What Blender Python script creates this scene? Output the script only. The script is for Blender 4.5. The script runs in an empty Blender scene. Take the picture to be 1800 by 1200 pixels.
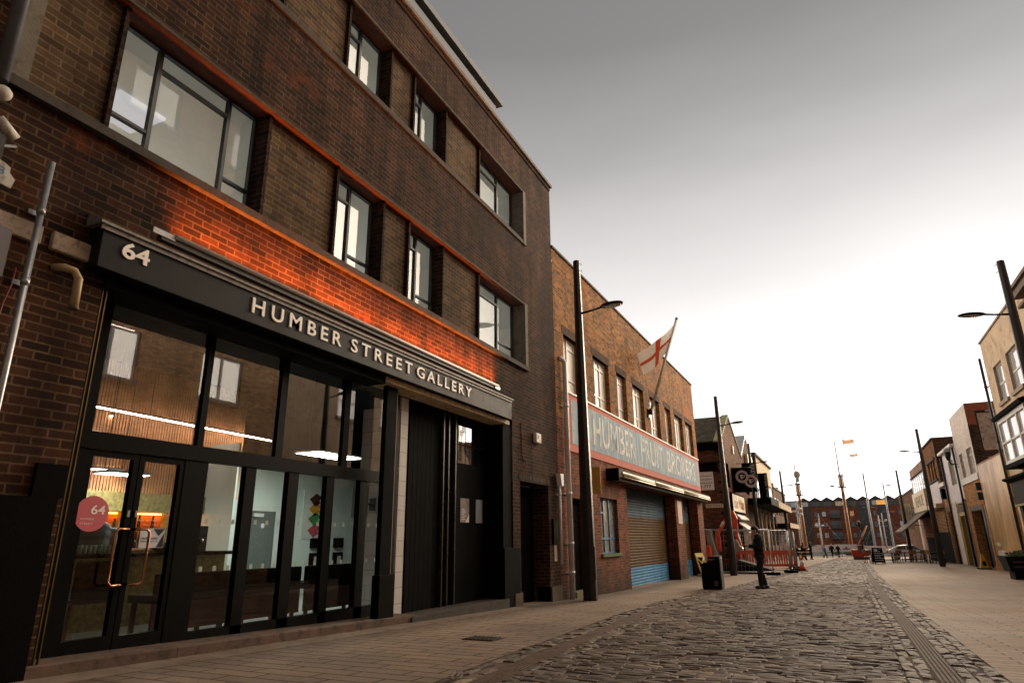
import bpy, bmesh, math, random
from mathutils import Vector, Matrix, Euler
R = math.radians
random.seed(7)
scene = bpy.context.scene
COL = scene.collection
OFF = {}

# ------------------------------------------------------------------ helpers
def tag(o, label=None, cat=None, group=None, kind=None):
    if label: o['label'] = label
    if cat: o['category'] = cat
    if group: o['group'] = group
    if kind: o['kind'] = kind
    return o

def thing(name, label, cat, loc=(0, 0, 0), rotz=0.0, group=None):
    o = bpy.data.objects.new(name, None)
    COL.objects.link(o)
    o.empty_display_size = 0.2
    o.location = loc
    o.rotation_euler = (0, 0, rotz)
    OFF[o] = Vector(loc) if rotz == 0 else Vector((0, 0, 0))
    return tag(o, label, cat, group)

def lthing(name, label, cat, group=None):
    """thing modelled in local coordinates, placed afterwards"""
    return thing(name, label, cat, group=group)

def place(o, loc, rotz=0.0):
    o.location = loc
    o.rotation_euler = (0, 0, rotz)
    return o

def copy_tree(o, parent=None):
    c = o.copy()
    COL.objects.link(c)
    c.parent = parent
    for ch in list(o.children):
        copy_tree(ch, c)
    return c

class Face:
    """a building front: s runs along the street, z up, d towards the street"""
    def __init__(f, ox, oy, yaw, side):
        f.o = Vector((ox, oy, 0)); f.yaw = R(yaw)
        f.t = Vector((math.sin(f.yaw), math.cos(f.yaw), 0))
        n = Vector((math.cos(f.yaw), -math.sin(f.yaw), 0))
        f.n = n if side == 'L' else -n
        f.side = side
    def p(f, s, z, d=0.0):
        v = f.o + f.t * s + f.n * d
        return (v.x, v.y, z)

class MB:
    def __init__(s):
        s.v = []; s.f = []; s.sm = []
    def add(s, vs, fs, smooth=False):
        b = len(s.v)
        s.v += [tuple(v) for v in vs]
        s.f += [tuple(i + b for i in f) for f in fs]
        s.sm += [smooth] * len(fs)
        return s
    def hexa(s, a):
        return s.add(a, [(0, 3, 2, 1), (4, 5, 6, 7), (0, 1, 5, 4), (1, 2, 6, 5), (2, 3, 7, 6), (3, 0, 4, 7)])
    def box(s, x0, x1, y0, y1, z0, z1):
        return s.hexa([(x0, y0, z0), (x1, y0, z0), (x1, y1, z0), (x0, y1, z0), (x0, y0, z1), (x1, y0, z1), (x1, y1, z1), (x0, y1, z1)])
    def fb(s, F, s0, s1, z0, z1, d0, d1):
        P = F.p
        return s.hexa([P(s0, z0, d0), P(s1, z0, d0), P(s1, z0, d1), P(s0, z0, d1), P(s0, z1, d0), P(s1, z1, d0), P(s1, z1, d1), P(s0, z1, d1)])
    def quad(s, a, b, c, d):
        return s.add([a, b, c, d], [(0, 1, 2, 3)])
    def fq(s, F, s0, s1, z0, z1, d=0.0):
        return s.quad(F.p(s0, z0, d), F.p(s1, z0, d), F.p(s1, z1, d), F.p(s0, z1, d))
    def poly(s, pts):
        return s.add(pts, [tuple(range(len(pts)))])
    def prism(s, pts, vec):
        n = len(pts); vec = Vector(vec)
        vs = [Vector(p) for p in pts] + [Vector(p) + vec for p in pts]
        fs = [tuple(range(n))[::-1], tuple(range(n, 2 * n))]
        fs += [(i, (i + 1) % n, n + (i + 1) % n, n + i) for i in range(n)]
        return s.add(vs, fs)
    def cyl(s, p0, p1, r0, r1=None, n=12, smooth=True, cap=True):
        if r1 is None: r1 = r0
        p0 = Vector(p0); p1 = Vector(p1)
        ax = (p1 - p0).normalized()
        u = ax.orthogonal().normalized(); w = ax.cross(u)
        vs = []
        for p, r in ((p0, r0), (p1, r1)):
            for i in range(n):
                a = 2 * math.pi * i / n
                vs.append(p + (u * math.cos(a) + w * math.sin(a)) * r)
        s.add(vs, [(i, (i + 1) % n, n + (i + 1) % n, n + i) for i in range(n)], smooth)
        if cap:
            s.add(vs[:n], [tuple(range(n))[::-1]]); s.add(vs[n:], [tuple(range(n))])
        return s
    def tube(s, pts, r, n=8, closed=False):
        pts = [Vector(p) for p in pts]; N = len(pts)
        vs = []; prev = None
        for i, p in enumerate(pts):
            a = pts[i - 1] if i > 0 else (pts[-1] if closed else pts[0])
            b = pts[(i + 1) % N] if (i < N - 1 or closed) else pts[-1]
            t = (b - a).normalized()
            u = t.orthogonal().normalized() if prev is None else (prev - t * prev.dot(t)).normalized()
            prev = u; w = t.cross(u)
            rr = r[i] if isinstance(r, (list, tuple)) else r
            vs += [p + (u * math.cos(2 * math.pi * k / n) + w * math.sin(2 * math.pi * k / n)) * rr for k in range(n)]
        fs = []
        for i in range(N if closed else N - 1):
            j = (i + 1) % N
            fs += [(i * n + k, i * n + (k + 1) % n, j * n + (k + 1) % n, j * n + k) for k in range(n)]
        s.add(vs, fs, True)
        if not closed:
            s.add(vs[:n], [tuple(range(n))[::-1]]); s.add(vs[-n:], [tuple(range(n))])
        return s
    def ell(s, c, rx, ry, rz, n=12, m=8, rot=None):
        vs = []; c = Vector(c)
        M = Euler(rot).to_matrix() if rot else Matrix.Identity(3)
        for j in range(m + 1):
            th = math.pi * j / m
            for i in range(n):
                ph = 2 * math.pi * i / n
                vs.append(c + M @ Vector((rx * math.sin(th) * math.cos(ph), ry * math.sin(th) * math.sin(ph), rz * math.cos(th))))
        fs = []
        for j in range(m):
            for i in range(n):
                fs.append((j * n + i, (j + 1) * n + i, (j + 1) * n + (i + 1) % n, j * n + (i + 1) % n))
        return s.add(vs, fs, True)
    def build(s, name, mat, parent=None, kind=None, remesh=0, bevel=0):
        off = OFF.get(parent, Vector((0, 0, 0))) if parent else Vector((0, 0, 0))
        me = bpy.data.meshes.new(name)
        me.from_pydata([(v[0] - off.x, v[1] - off.y, v[2] - off.z) for v in s.v], [], s.f)
        bm = bmesh.new(); bm.from_mesh(me)
        bmesh.ops.remove_doubles(bm, verts=bm.verts, dist=1e-5)
        bmesh.ops.recalc_face_normals(bm, faces=bm.faces)
        bm.to_mesh(me); bm.free()
        if len(me.polygons) == len(s.sm):
            me.polygons.foreach_set('use_smooth', s.sm)
        elif any(s.sm):
            me.polygons.foreach_set('use_smooth', [True] * len(me.polygons)) if all(s.sm) else None
        mats = mat if isinstance(mat, (list, tuple)) else [mat]
        for m in mats: me.materials.append(m)
        o = bpy.data.objects.new(name, me)
        COL.objects.link(o)
        if remesh:
            md = o.modifiers.new('r', 'REMESH'); md.mode = 'VOXEL'; md.voxel_size = remesh; md.use_smooth_shade = True
            md2 = o.modifiers.new('s', 'SMOOTH'); md2.iterations = 3; md2.factor = 0.5
            o = bake(o)
        if bevel:
            md = o.modifiers.new('b', 'BEVEL'); md.width = bevel; md.segments = 2; md.limit_method = 'ANGLE'
            o = bake(o)
        o.parent = parent
        OFF[o] = off
        if kind: o['kind'] = kind
        return o

def bake(o):
    dg = bpy.context.evaluated_depsgraph_get()
    me = bpy.data.meshes.new_from_object(o.evaluated_get(dg))
    old = o.data
    o.modifiers.clear()
    me.name = o.name
    mats = [m for m in old.materials]
    o.data = me
    if not me.materials:
        for m in mats: me.materials.append(m)
    bpy.data.meshes.remove(old)
    return o

def text_geo(body, size=1.0, spacing=1.0, depth=0.0, bold=0.0):
    cu = bpy.data.curves.new('txt', 'FONT')
    cu.body = body; cu.size = size; cu.space_character = spacing
    cu.extrude = depth / 2; cu.offset = bold
    cu.resolution_u = 3
    o = bpy.data.objects.new('txt', cu); COL.objects.link(o)
    dg = bpy.context.evaluated_depsgraph_get()
    me = bpy.data.meshes.new_from_object(o.evaluated_get(dg))
    vs = [v.co.copy() for v in me.vertices]; fs = [tuple(p.vertices) for p in me.polygons]
    bpy.data.objects.remove(o); bpy.data.meshes.remove(me); bpy.data.curves.remove(cu)
    return vs, fs

def face_text(mb, F, body, s0, s1, z0, z1, d, depth=0.01, spacing=1.0, bold=0.0):
    """text stretched to fill s0..s1 x z0..z1 on a front, readable from the street"""
    vs, fs = text_geo(body, 1.0, spacing, 0.02, bold)
    xs = [v.x for v in vs]; ys = [v.y for v in vs]
    ax, bx, ay, by = min(xs), max(xs), min(ys), max(ys)
    out = []
    for v in vs:
        u = (v.x - ax) / (bx - ax); w = (v.y - ay) / (by - ay)
        s = s0 + (s1 - s0) * u if F.side == 'L' else s1 - (s1 - s0) * u
        out.append(F.p(s, z0 + (z1 - z0) * w, d + (depth if v.z > 0 else 0)))
    mb.add(out, fs)

def plane_text(mb, body, o, u, w, width, height, spacing=1.0, bold=0.0, n=None, lift=0.004):
    """flat text from corner o along vectors u (right) and w (up)"""
    vs, fs = text_geo(body, 1.0, spacing, 0.0, bold)
    xs = [v.x for v in vs]; ys = [v.y for v in vs]
    ax, bx, ay, by = min(xs), max(xs), min(ys), max(ys)
    o = Vector(o); u = Vector(u).normalized(); w = Vector(w).normalized()
    nn = u.cross(w)
    mb.add([o + u * (width * (v.x - ax) / (bx - ax)) + w * (height * (v.y - ay) / (by - ay)) + nn * lift for v in vs], fs)

def wall_sheet(mb, F, s0, s1, z0, z1, holes, d=0.0, zb=None):
    """front sheet with rectangular holes (s0,s1,z0,z1)"""
    ss = sorted({s0, s1} | {h[0] for h in holes} | {h[1] for h in holes})
    zs = sorted({z0, z1} | {h[2] for h in holes} | {h[3] for h in holes})
    ss = [s for s in ss if s0 <= s <= s1]; zs = [z for z in zs if z0 <= z <= z1]
    for a, b in zip(ss, ss[1:]):
        for c, e in zip(zs, zs[1:]):
            m = ((a + b) / 2, (c + e) / 2)
            if any(h[0] < m[0] < h[1] and h[2] < m[1] < h[3] for h in holes): continue
            mb.fq(F, a, b, c, e, d)

def reveal(mb, F, h, d0, d1):
    s0, s1, z0, z1 = h
    P = F.p
    mb.quad(P(s0, z0, d0), P(s0, z1, d0), P(s0, z1, d1), P(s0, z0, d1))
    mb.quad(P(s1, z0, d0), P(s1, z1, d0), P(s1, z1, d1), P(s1, z0, d1))
    mb.quad(P(s0, z1, d0), P(s1, z1, d0), P(s1, z1, d1), P(s0, z1, d1))
    mb.quad(P(s0, z0, d0), P(s1, z0, d0), P(s1, z0, d1), P(s0, z0, d1))

GP = [(-60, 0.9), (0, -.88), (18, -1.42), (33, -1.67), (52, -1.85), (75, -2.25), (105, -2.9), (4000, -2.9)]
def gz(y):
    for (a, b), (c, d) in zip(GP, GP[1:]):
        if y <= c: return b + (d - b) * (y - a) / (c - a)
    return GP[-1][1]
def interp(tab, y):
    if y <= tab[0][0]: return tab[0][1]
    for (a, b), (c, d) in zip(tab, tab[1:]):
        if y <= c: return b + (d - b) * (y - a) / (c - a)
    return tab[-1][1]

# ------------------------------------------------------------------ materials
def hexc(h):
    h = h.lstrip('#')
    c = [int(h[i:i + 2], 16) / 255 for i in (0, 2, 4)]
    return tuple(x / 12.92 if x <= .04045 else ((x + .055) / 1.055) ** 2.4 for x in c) + (1,)

class NT:
    def __init__(s, name):
        s.m = bpy.data.materials.new(name); s.m.use_nodes = True
        s.t = s.m.node_tree; s.t.nodes.clear()
        s.out = s.n('ShaderNodeOutputMaterial')
    def n(s, typ, **kw):
        nd = s.t.nodes.new(typ)
        for k, v in kw.items(): setattr(nd, k, v)
        return nd
    def l(s, a, b): s.t.links.new(a, b)
    def val(s, sock, v):
        if hasattr(v, 'is_linked') or hasattr(v, 'links'): s.l(v, sock)
        else: sock.default_value = v
    def math(s, op, a, b=None, c=None, clamp=False):
        nd = s.n('ShaderNodeMath', operation=op); nd.use_clamp = clamp
        s.val(nd.inputs[0], a)
        if b is not None: s.val(nd.inputs[1], b)
        if c is not None: s.val(nd.inputs[2], c)
        return nd.outputs[0]
    def mix(s, f, a, b, blend='MIX'):
        nd = s.n('ShaderNodeMix', data_type='RGBA', blend_type=blend)
        s.val(nd.inputs[0], f); s.val(nd.inputs[6], a); s.val(nd.inputs[7], b)
        return nd.outputs[2]
    def noise(s, vec, scale, detail=4, rough=.55):
        nd = s.n('ShaderNodeTexNoise'); nd.inputs['Scale'].default_value = scale
        nd.inputs['Detail'].default_value = detail; nd.inputs['Roughness'].default_value = rough
        if vec is not None: s.l(vec, nd.inputs['Vector'])
        return nd.outputs['Fac']
    def ramp(s, fac, stops, interp='LINEAR'):
        nd = s.n('ShaderNodeValToRGB'); cr = nd.color_ramp; cr.interpolation = interp
        while len(cr.elements) > 1: cr.elements.remove(cr.elements[-1])
        for i, (p, c) in enumerate(stops):
            e = cr.elements[0] if i == 0 else cr.elements.new(p)
            e.position = p
            e.color = c if isinstance(c, tuple) else (c, c, c, 1)
        s.l(fac, nd.inputs[0])
        return nd.outputs[0]
    def pos(s): return s.n('ShaderNodeNewGeometry').outputs['Position']
    def sep(s, v):
        nd = s.n('ShaderNodeSeparateXYZ'); s.l(v, nd.inputs[0]); return nd.outputs
    def comb(s, x, y, z=0.0):
        nd = s.n('ShaderNodeCombineXYZ')
        s.val(nd.inputs[0], x); s.val(nd.inputs[1], y); s.val(nd.inputs[2], z)
        return nd.outputs[0]
    def scale(s, v, k):
        nd = s.n('ShaderNodeVectorMath', operation='MULTIPLY'); s.l(v, nd.inputs[0]); nd.inputs[1].default_value = k
        return nd.outputs[0]
    def bump(s, h, strength=.3, dist=.01, normal=None):
        nd = s.n('ShaderNodeBump'); nd.inputs['Strength'].default_value = strength; nd.inputs['Distance'].default_value = dist
        s.l(h, nd.inputs['Height'])
        if normal is not None: s.l(normal, nd.inputs['Normal'])
        return nd.outputs[0]
    def bsdf(s, color, rough=.6, metal=0.0, spec=.5, normal=None, emis=None, emis_s=0.0):
        b = s.n('ShaderNodeBsdfPrincipled')
        s.val(b.inputs['Base Color'], color); s.val(b.inputs['Roughness'], rough); s.val(b.inputs['Metallic'], metal)
        s.val(b.inputs['Specular IOR Level'], spec)
        if normal is not None: s.l(normal, b.inputs['Normal'])
        if emis is not None:
            s.val(b.inputs['Emission Color'], emis); b.inputs['Emission Strength'].default_value = emis_s
        s.l(b.outputs[0], s.out.inputs[0])
        return b
    def schlick(s):
        g = s.n('ShaderNodeNewGeometry'); d = s.n('ShaderNodeVectorMath', operation='DOT_PRODUCT')
        s.l(g.outputs['Incoming'], d.inputs[0]); s.l(g.outputs['True Normal'], d.inputs[1])
        c = s.math('SUBTRACT', 1.0, s.math('ABSOLUTE', d.outputs['Value']), clamp=True)
        return s.math('MULTIPLY_ADD', s.math('POWER', c, 5.0), .96, .04)
    def wallvec(s):
        """(u, v): along the wall and up, in metres, from world position and facing"""
        g = s.n('ShaderNodeNewGeometry')
        p = s.sep(g.outputs['Position']); nn = s.sep(g.outputs['Normal'])
        ax = s.math('ABSOLUTE', nn[0]); ay = s.math('ABSOLUTE', nn[1])
        isx = s.math('GREATER_THAN', ax, ay)
        u = s.math('ADD', s.math('MULTIPLY', p[1], isx), s.math('MULTIPLY', p[0], s.math('SUBTRACT', 1.0, isx)))
        return s.comb(u, p[2], 0.0), g.outputs['Position'], p

MATS = {}
def simple(name, color, rough=.6, metal=0.0, spec=.5, var=.25, scale=3.0, bump=.0, bscale=60.0, dirt=None):
    if name in MATS: return MATS[name]
    t = NT(name); c = hexc(color) if isinstance(color, str) else color
    P = t.pos()
    f = t.noise(P, scale, 6, .6)
    k = t.ramp(f, [(.3, 1 - var), (.7, 1 + var * .6)])
    col = t.mix(1.0, c, k, 'MULTIPLY')
    if dirt:
        f2 = t.ramp(t.noise(P, scale * 2.7, 8, .7), [(.5, 0.0), (.68, 1.0)])
        col = t.mix(f2, col, hexc(dirt))
    rr = t.math('ADD', t.math('MULTIPLY', f, .25), rough - .12, clamp=True)
    nrm = t.bump(t.noise(P, bscale, 5), bump, .01) if bump else None
    t.bsdf(col, rr, metal, spec, nrm)
    MATS[name] = t.m
    return t.m

def emit(name, color, strength):
    if name in MATS: return MATS[name]
    t = NT(name); e = t.n('ShaderNodeEmission'); e.inputs[0].default_value = hexc(color); e.inputs[1].default_value = strength
    t.l(e.outputs[0], t.out.inputs[0]); MATS[name] = t.m
    return t.m

def brick(name, c1, c2, mortar, w=.225, h=.075, mort=.010, stain=.45, patch=None, patch_at=(.55, .65), patch_scale=.8, bump=.6, third=None, soldier=False, streak=.25, grime=None, k=.66, tv=.8):
    if name in MATS: return MATS[name]
    c1, c2, mortar, third, patch = [None if c is None else tuple(v * k for v in hexc(c)[:3]) + (1,) for c in (c1, c2, mortar, third, patch)]
    t = NT(name)
    uv, P, p = t.wallvec()
    if soldier:
        q = t.sep(uv); uv = t.comb(q[1], q[0])
    b = t.n('ShaderNodeTexBrick'); b.offset = .5; b.squash = 1
    # slightly wavy courses
    wob = t.noise(P, 9, 2)
    nd = t.n('ShaderNodeVectorMath', operation='ADD'); t.l(uv, nd.inputs[0])
    t.l(t.comb(t.math('MULTIPLY', t.math('SUBTRACT', wob, .5), .012), t.math('MULTIPLY', t.math('SUBTRACT', t.noise(P, 14, 2), .5), .008)), nd.inputs[1])
    t.l(nd.outputs[0], b.inputs['Vector'])
    b.inputs['Scale'].default_value = 1; b.inputs['Brick Width'].default_value = w; b.inputs['Row Height'].default_value = h
    b.inputs['Mortar Size'].default_value = mort; b.inputs['Mortar Smooth'].default_value = .25; b.inputs['Bias'].default_value = -.1
    b.inputs['Color1'].default_value = c1; b.inputs['Color2'].default_value = c2; b.inputs['Mortar'].default_value = mortar
    col = b.outputs['Color']
    # brick-to-brick tone
    def rnd(shift):
        q = t.n('ShaderNodeTexBrick'); q.offset = .5
        sh = t.n('ShaderNodeVectorMath', operation='ADD'); t.l(nd.outputs[0], sh.inputs[0]); sh.inputs[1].default_value = (w * shift, h * shift, 0)
        t.l(sh.outputs[0], q.inputs['Vector']); q.inputs['Scale'].default_value = 1; q.inputs['Brick Width'].default_value = w; q.inputs['Row Height'].default_value = h
        q.inputs['Mortar Size'].default_value = 0; q.inputs['Color1'].default_value = (0, 0, 0, 1); q.inputs['Color2'].default_value = (1, 1, 1, 1); q.inputs['Bias'].default_value = 0
        return t.sep(q.outputs['Color'])[0]
    tone = t.ramp(rnd(40), [(0, .6), (.5, 1.0), (1, 1.4)])
    col = t.mix(tv, col, t.mix(1.0, col, tone, 'MULTIPLY'))
    if third:
        f = t.ramp(rnd(92), [(.86, 0.0), (.92, 1.0)])
        col = t.mix(t.math('MULTIPLY', f, t.math('SUBTRACT', 1.0, b.outputs['Fac'])), col, third)
    big = t.noise(P, .55, 6, .62)
    col = t.mix(1.0, col, t.ramp(big, [(.3, 1 - stain), (.72, 1 + stain * .55)]), 'MULTIPLY')
    st = t.noise(t.scale(P, (2.2, 2.2, .22)), 1.6, 5, .6)
    col = t.mix(1.0, col, t.ramp(st, [(.35, 1 - streak), (.6, 1.05)]), 'MULTIPLY')
    fine = t.noise(P, 45, 5, .7)
    col = t.mix(1.0, col, t.ramp(fine, [(.25, .72), (.75, 1.2)]), 'MULTIPLY')
    if patch:
        f = t.ramp(t.noise(P, patch_scale, 8, .68), [(patch_at[0], 0.0), (patch_at[1], 1.0)])
        col = t.mix(t.math('MULTIPLY', f, .85), col, t.mix(.8, patch, t.mix(1.0, patch, t.ramp(fine, [(.3, .5), (.7, 1.4)]), 'MULTIPLY')))
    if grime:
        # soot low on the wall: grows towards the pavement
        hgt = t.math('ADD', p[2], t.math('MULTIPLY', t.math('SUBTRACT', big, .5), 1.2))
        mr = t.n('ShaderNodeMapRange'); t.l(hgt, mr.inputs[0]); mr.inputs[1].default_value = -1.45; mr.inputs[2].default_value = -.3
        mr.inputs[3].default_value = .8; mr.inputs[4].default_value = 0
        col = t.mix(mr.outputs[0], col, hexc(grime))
    hgt = t.math('ADD', t.math('MULTIPLY', t.math('SUBTRACT', 1.0, b.outputs['Fac']), 1.0), t.math('MULTIPLY', fine, .5))
    nrm = t.bump(hgt, bump, .012)
    t.bsdf(col, .9, 0, .12, nrm)
    MATS[name] = t.m
    return t.m

def glass(name, tint='#e8efea', refl=.08, rough=.015, wavy=.0):
    if name in MATS: return MATS[name]
    t = NT(name)
    tr = t.n('ShaderNodeBsdfTransparent'); tr.inputs[0].default_value = hexc(tint)
    gl = t.n('ShaderNodeBsdfGlossy'); gl.inputs['Roughness'].default_value = rough
    fr = t.schlick()
    if wavy:
        nb = t.bump(t.noise(t.pos(), 1.3, 2), wavy, .05)
        t.l(nb, gl.inputs['Normal'])
    mx = t.n('ShaderNodeMixShader')
    t.l(t.math('ADD', t.math('MULTIPLY', fr, 1.25), refl, clamp=True), mx.inputs[0])
    t.l(tr.outputs[0], mx.inputs[1]); t.l(gl.outputs[0], mx.inputs[2])
    t.l(mx.outputs[0], t.out.inputs[0])
    MATS[name] = t.m
    return t.m

def mirror_glass(name, base='#14161a', refl=.35):
    """windows of rooms too dark to see into"""
    if name in MATS: return MATS[name]
    t = NT(name)
    df = t.n('ShaderNodeBsdfDiffuse'); df.inputs[0].default_value = hexc(base)
    gl = t.n('ShaderNodeBsdfGlossy'); gl.inputs['Roughness'].default_value = .03
    t.l(t.bump(t.noise(t.pos(), 1.1, 2), .25, .04), gl.inputs['Normal'])
    fr = t.schlick()
    mx = t.n('ShaderNodeMixShader'); t.l(t.math('ADD', fr, refl, clamp=True), mx.inputs[0])
    t.l(df.outputs[0], mx.inputs[1]); t.l(gl.outputs[0], mx.inputs[2]); t.l(mx.outputs[0], t.out.inputs[0])
    MATS[name] = t.m
    return t.m

# palette
M_brick1 = brick('gallery_brick', '#563726', '#3d291d', '#745a45', third='#33251c', stain=.6, patch='#7c4022', patch_at=(.60, .70), patch_scale=.9, bump=.7, streak=.45, k=.64)
M_panel = brick('panel_brick', '#6f5841', '#5b4833', '#85705a', stain=.25, bump=.5, third='#5d4c3e', k=.66)
M_brick2 = brick('warehouse_brick', '#94602f', '#6f4727', '#9a7c58', third='#4d3622', stain=.35, patch='#a9602f', patch_at=(.56, .66), patch_scale=.5, bump=.7, k=.95)
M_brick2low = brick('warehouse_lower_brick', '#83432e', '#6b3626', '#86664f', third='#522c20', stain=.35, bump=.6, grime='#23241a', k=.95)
M_soldier = brick('soldier_brick', '#563b2b', '#40291d', '#7a5f49', soldier=True, bump=.6)
M_soldier2 = brick('soldier_brick_red', '#8a4c39', '#6d3d2e', '#8d6f5c', soldier=True, bump=.6)
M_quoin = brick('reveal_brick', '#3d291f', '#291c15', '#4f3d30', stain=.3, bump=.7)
M_conc = simple('weathered_concrete', '#6d665b', .85, 0, .3, .3, 2.5, .35, 45, '#4a4238')
M_concd = simple('dark_concrete', '#453f38', .85, 0, .3, .35, 2.5, .35, 45, '#2e2925')
M_redoxide = simple('red_oxide_soffit', '#5d3424', .8, 0, .3, .35, 4, .3, 40)
M_black = simple('black_gloss_paint', '#080807', .5, 0, .06, .3, 5, .08, 30)
M_blackm = simple('black_matt_paint', '#090908', .8, 0, .05, .3, 4, .15, 40)
M_soffit = simple('black_soffit', '#111413', .5, 0, .4, .3, 3)
M_frame = simple('dark_steel_frame', '#1c1d1f', .45, .0, .5, .15, 6)
M_blind = simple('whitewashed_pane', '#e3ddd6', .35, 0, .6, .06, 2)
M_whitep = simple('white_paint', '#d8d6d0', .55, 0, .4, .12, 4, .05, 50)
M_whited = simple('grubby_white_paint', '#bdb8ae', .65, 0, .4, .25, 3, .15, 40, '#7d7468')
M_zinc = simple('zinc_cladding', '#66686b', .6, 0, .2, .12, 2)
M_galv = simple('galvanised_steel', '#9b9da0', .38, .75, .5, .2, 14)
M_lead = simple('lead_flashing', '#7c7670', .6, .2, .5, .35, 5, .3, 30, '#3a3632')
M_cream = simple('cream_render', '#b99f7c', .8, 0, .3, .22, 1.2, .25, 30, '#8d7457')
M_creamb = simple('cream_board', '#d5c6a6', .6, 0, .4, .15, 2, .08, 40)
M_mirror = mirror_glass('dark_window_glass')
M_glass = glass('shop_glass', '#e6ece8', .03)
M_glasst = glass('shop_transom_glass', '#e6e8e2', .17)
M_glassu = glass('upper_glass', '#e9e8e4', .07)
M_roomfill = emit('room_fill_panel', '#f4f6f2', 5)
M_lightl = emit('linear_light', '#ffe9dc', 38.0)
M_iron = simple('cast_iron_black', '#171614', .5, .3, .5, .3, 8, .1, 60)
M_copper = simple('copper_rod', '#a8765c', .25, 1.0, .5, .1, 10)
M_orange = simple('orange_plastic', '#d9481c', .5, 0, .5, .15, 5, .05)
M_letters = simple('white_letters', '#f6f0e8', .5, 0, .4, .05, 6)
M_skin = simple('skin', '#b98a72', .55, 0, .4, .08, 12)
M_hair = simple('dark_hair', '#231a14', .6, 0, .4, .2, 60)
M_cloth = simple('black_cloth', '#17171a', .85, 0, .25, .25, 14, .2, 90)
M_cloth2 = simple('charcoal_cloth', '#202126', .85, 0, .25, .25, 14, .2, 90)
M_shoe = simple('black_leather', '#141414', .4, 0, .5, .1, 10)
M_wood = simple('plain_wood', '#8d643e', .6, 0, .4, .25, 9, .1, 30)

# ------------------------------------------------------------------ ground
def mat_paver(name, base, w, h, joint, dark, alt, swap=False, worn=.35, edge=None):
    t = NT(name)
    P = t.pos(); p = t.sep(P)
    uv = t.comb(p[1], p[0]) if swap else t.comb(p[0], p[1])
    b = t.n('ShaderNodeTexBrick'); b.offset = .37; b.offset_frequency = 2
    wob = t.n('ShaderNodeVectorMath', operation='ADD'); t.l(uv, wob.inputs[0])
    t.l(t.comb(0.0, t.math('MULTIPLY', t.math('SUBTRACT', t.noise(P, 2.5, 2), .5), .02)), wob.inputs[1])
    t.l(wob.outputs[0], b.inputs['Vector'])
    b.inputs['Scale'].default_value = 1; b.inputs['Brick Width'].default_value = w; b.inputs['Row Height'].default_value = h
    b.inputs['Mortar Size'].default_value = joint; b.inputs['Mortar Smooth'].default_value = .3
    b.inputs['Color1'].default_value = hexc(base); b.inputs['Color2'].default_value = hexc(alt); b.inputs['Mortar'].default_value = hexc(dark)
    def rnd(sx, sy):
        q = t.n('ShaderNodeTexBrick'); q.offset = .37; q.offset_frequency = 2
        sh = t.n('ShaderNodeVectorMath', operation='ADD'); t.l(wob.outputs[0], sh.inputs[0]); sh.inputs[1].default_value = (w * sx, h * sy, 0)
        t.l(sh.outputs[0], q.inputs['Vector']); q.inputs['Scale'].default_value = 1; q.inputs['Brick Width'].default_value = w; q.inputs['Row Height'].default_value = h
        q.inputs['Mortar Size'].default_value = 0; q.inputs['Color1'].default_value = (0, 0, 0, 1); q.inputs['Color2'].default_value = (1, 1, 1, 1)
        return t.sep(q.outputs['Color'])[0]
    tone = t.ramp(rnd(0, 0), [(0, .72), (.5, 1), (1, 1.28)])
    col = t.mix(1.0, b.outputs['Color'], tone, 'MULTIPLY')
    big = t.noise(P, .35, 7, .65)
    col = t.mix(1.0, col, t.ramp(big, [(.3, 1 - worn), (.7, 1.15)]), 'MULTIPLY')
    fine = t.noise(P, 30, 6, .7)
    col = t.mix(1.0, col, t.ramp(fine, [(.25, .75), (.75, 1.2)]), 'MULTIPLY')
    spots = t.ramp(t.noise(P, 6, 3, .5), [(.70, 0.0), (.74, 1.0)])
    col = t.mix(t.math('MULTIPLY', spots, .5), col, hexc('#2c2520'))
    pale = t.ramp(t.noise(P, 1.1, 7, .7), [(.6, 0.0), (.75, 1.0)])
    col = t.mix(t.math('MULTIPLY', pale, .35), col, hexc('#b09a88'))
    if edge is not None:      # contact shade painted into the colour along the foot of the walls
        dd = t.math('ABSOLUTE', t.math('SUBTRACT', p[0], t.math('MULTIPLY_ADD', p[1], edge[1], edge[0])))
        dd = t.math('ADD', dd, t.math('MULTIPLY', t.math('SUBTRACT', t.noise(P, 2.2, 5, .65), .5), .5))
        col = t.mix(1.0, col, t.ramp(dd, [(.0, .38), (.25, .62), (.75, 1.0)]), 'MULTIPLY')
    stain = t.ramp(t.noise(P, .9, 8, .72), [(.56, 1.0), (.70, .62)])
    col = t.mix(1.0, col, stain, 'MULTIPLY')
    col = t.mix(1.0, col, (1.12, 1.12, 1.12, 1), 'MULTIPLY')
    hgt = t.math('ADD', t.math('SUBTRACT', 1.0, b.outputs['Fac']), t.math('MULTIPLY', fine, .3))
    hgt = t.math('ADD', hgt, t.math('MULTIPLY', rnd(40, 60), .4))
    t.bsdf(col, t.ramp(big, [(.3, .72), (.7, .9)]), 0, .2, t.bump(hgt, .7, .010))
    return t.m

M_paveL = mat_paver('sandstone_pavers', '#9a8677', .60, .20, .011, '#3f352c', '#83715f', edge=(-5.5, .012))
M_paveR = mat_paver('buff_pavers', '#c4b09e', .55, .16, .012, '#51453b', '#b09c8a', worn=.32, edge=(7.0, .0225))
M_square = mat_paver('square_pavers', '#97806e', .5, .3, .006, '#5a4637', '#8a705b', worn=.2)

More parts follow.
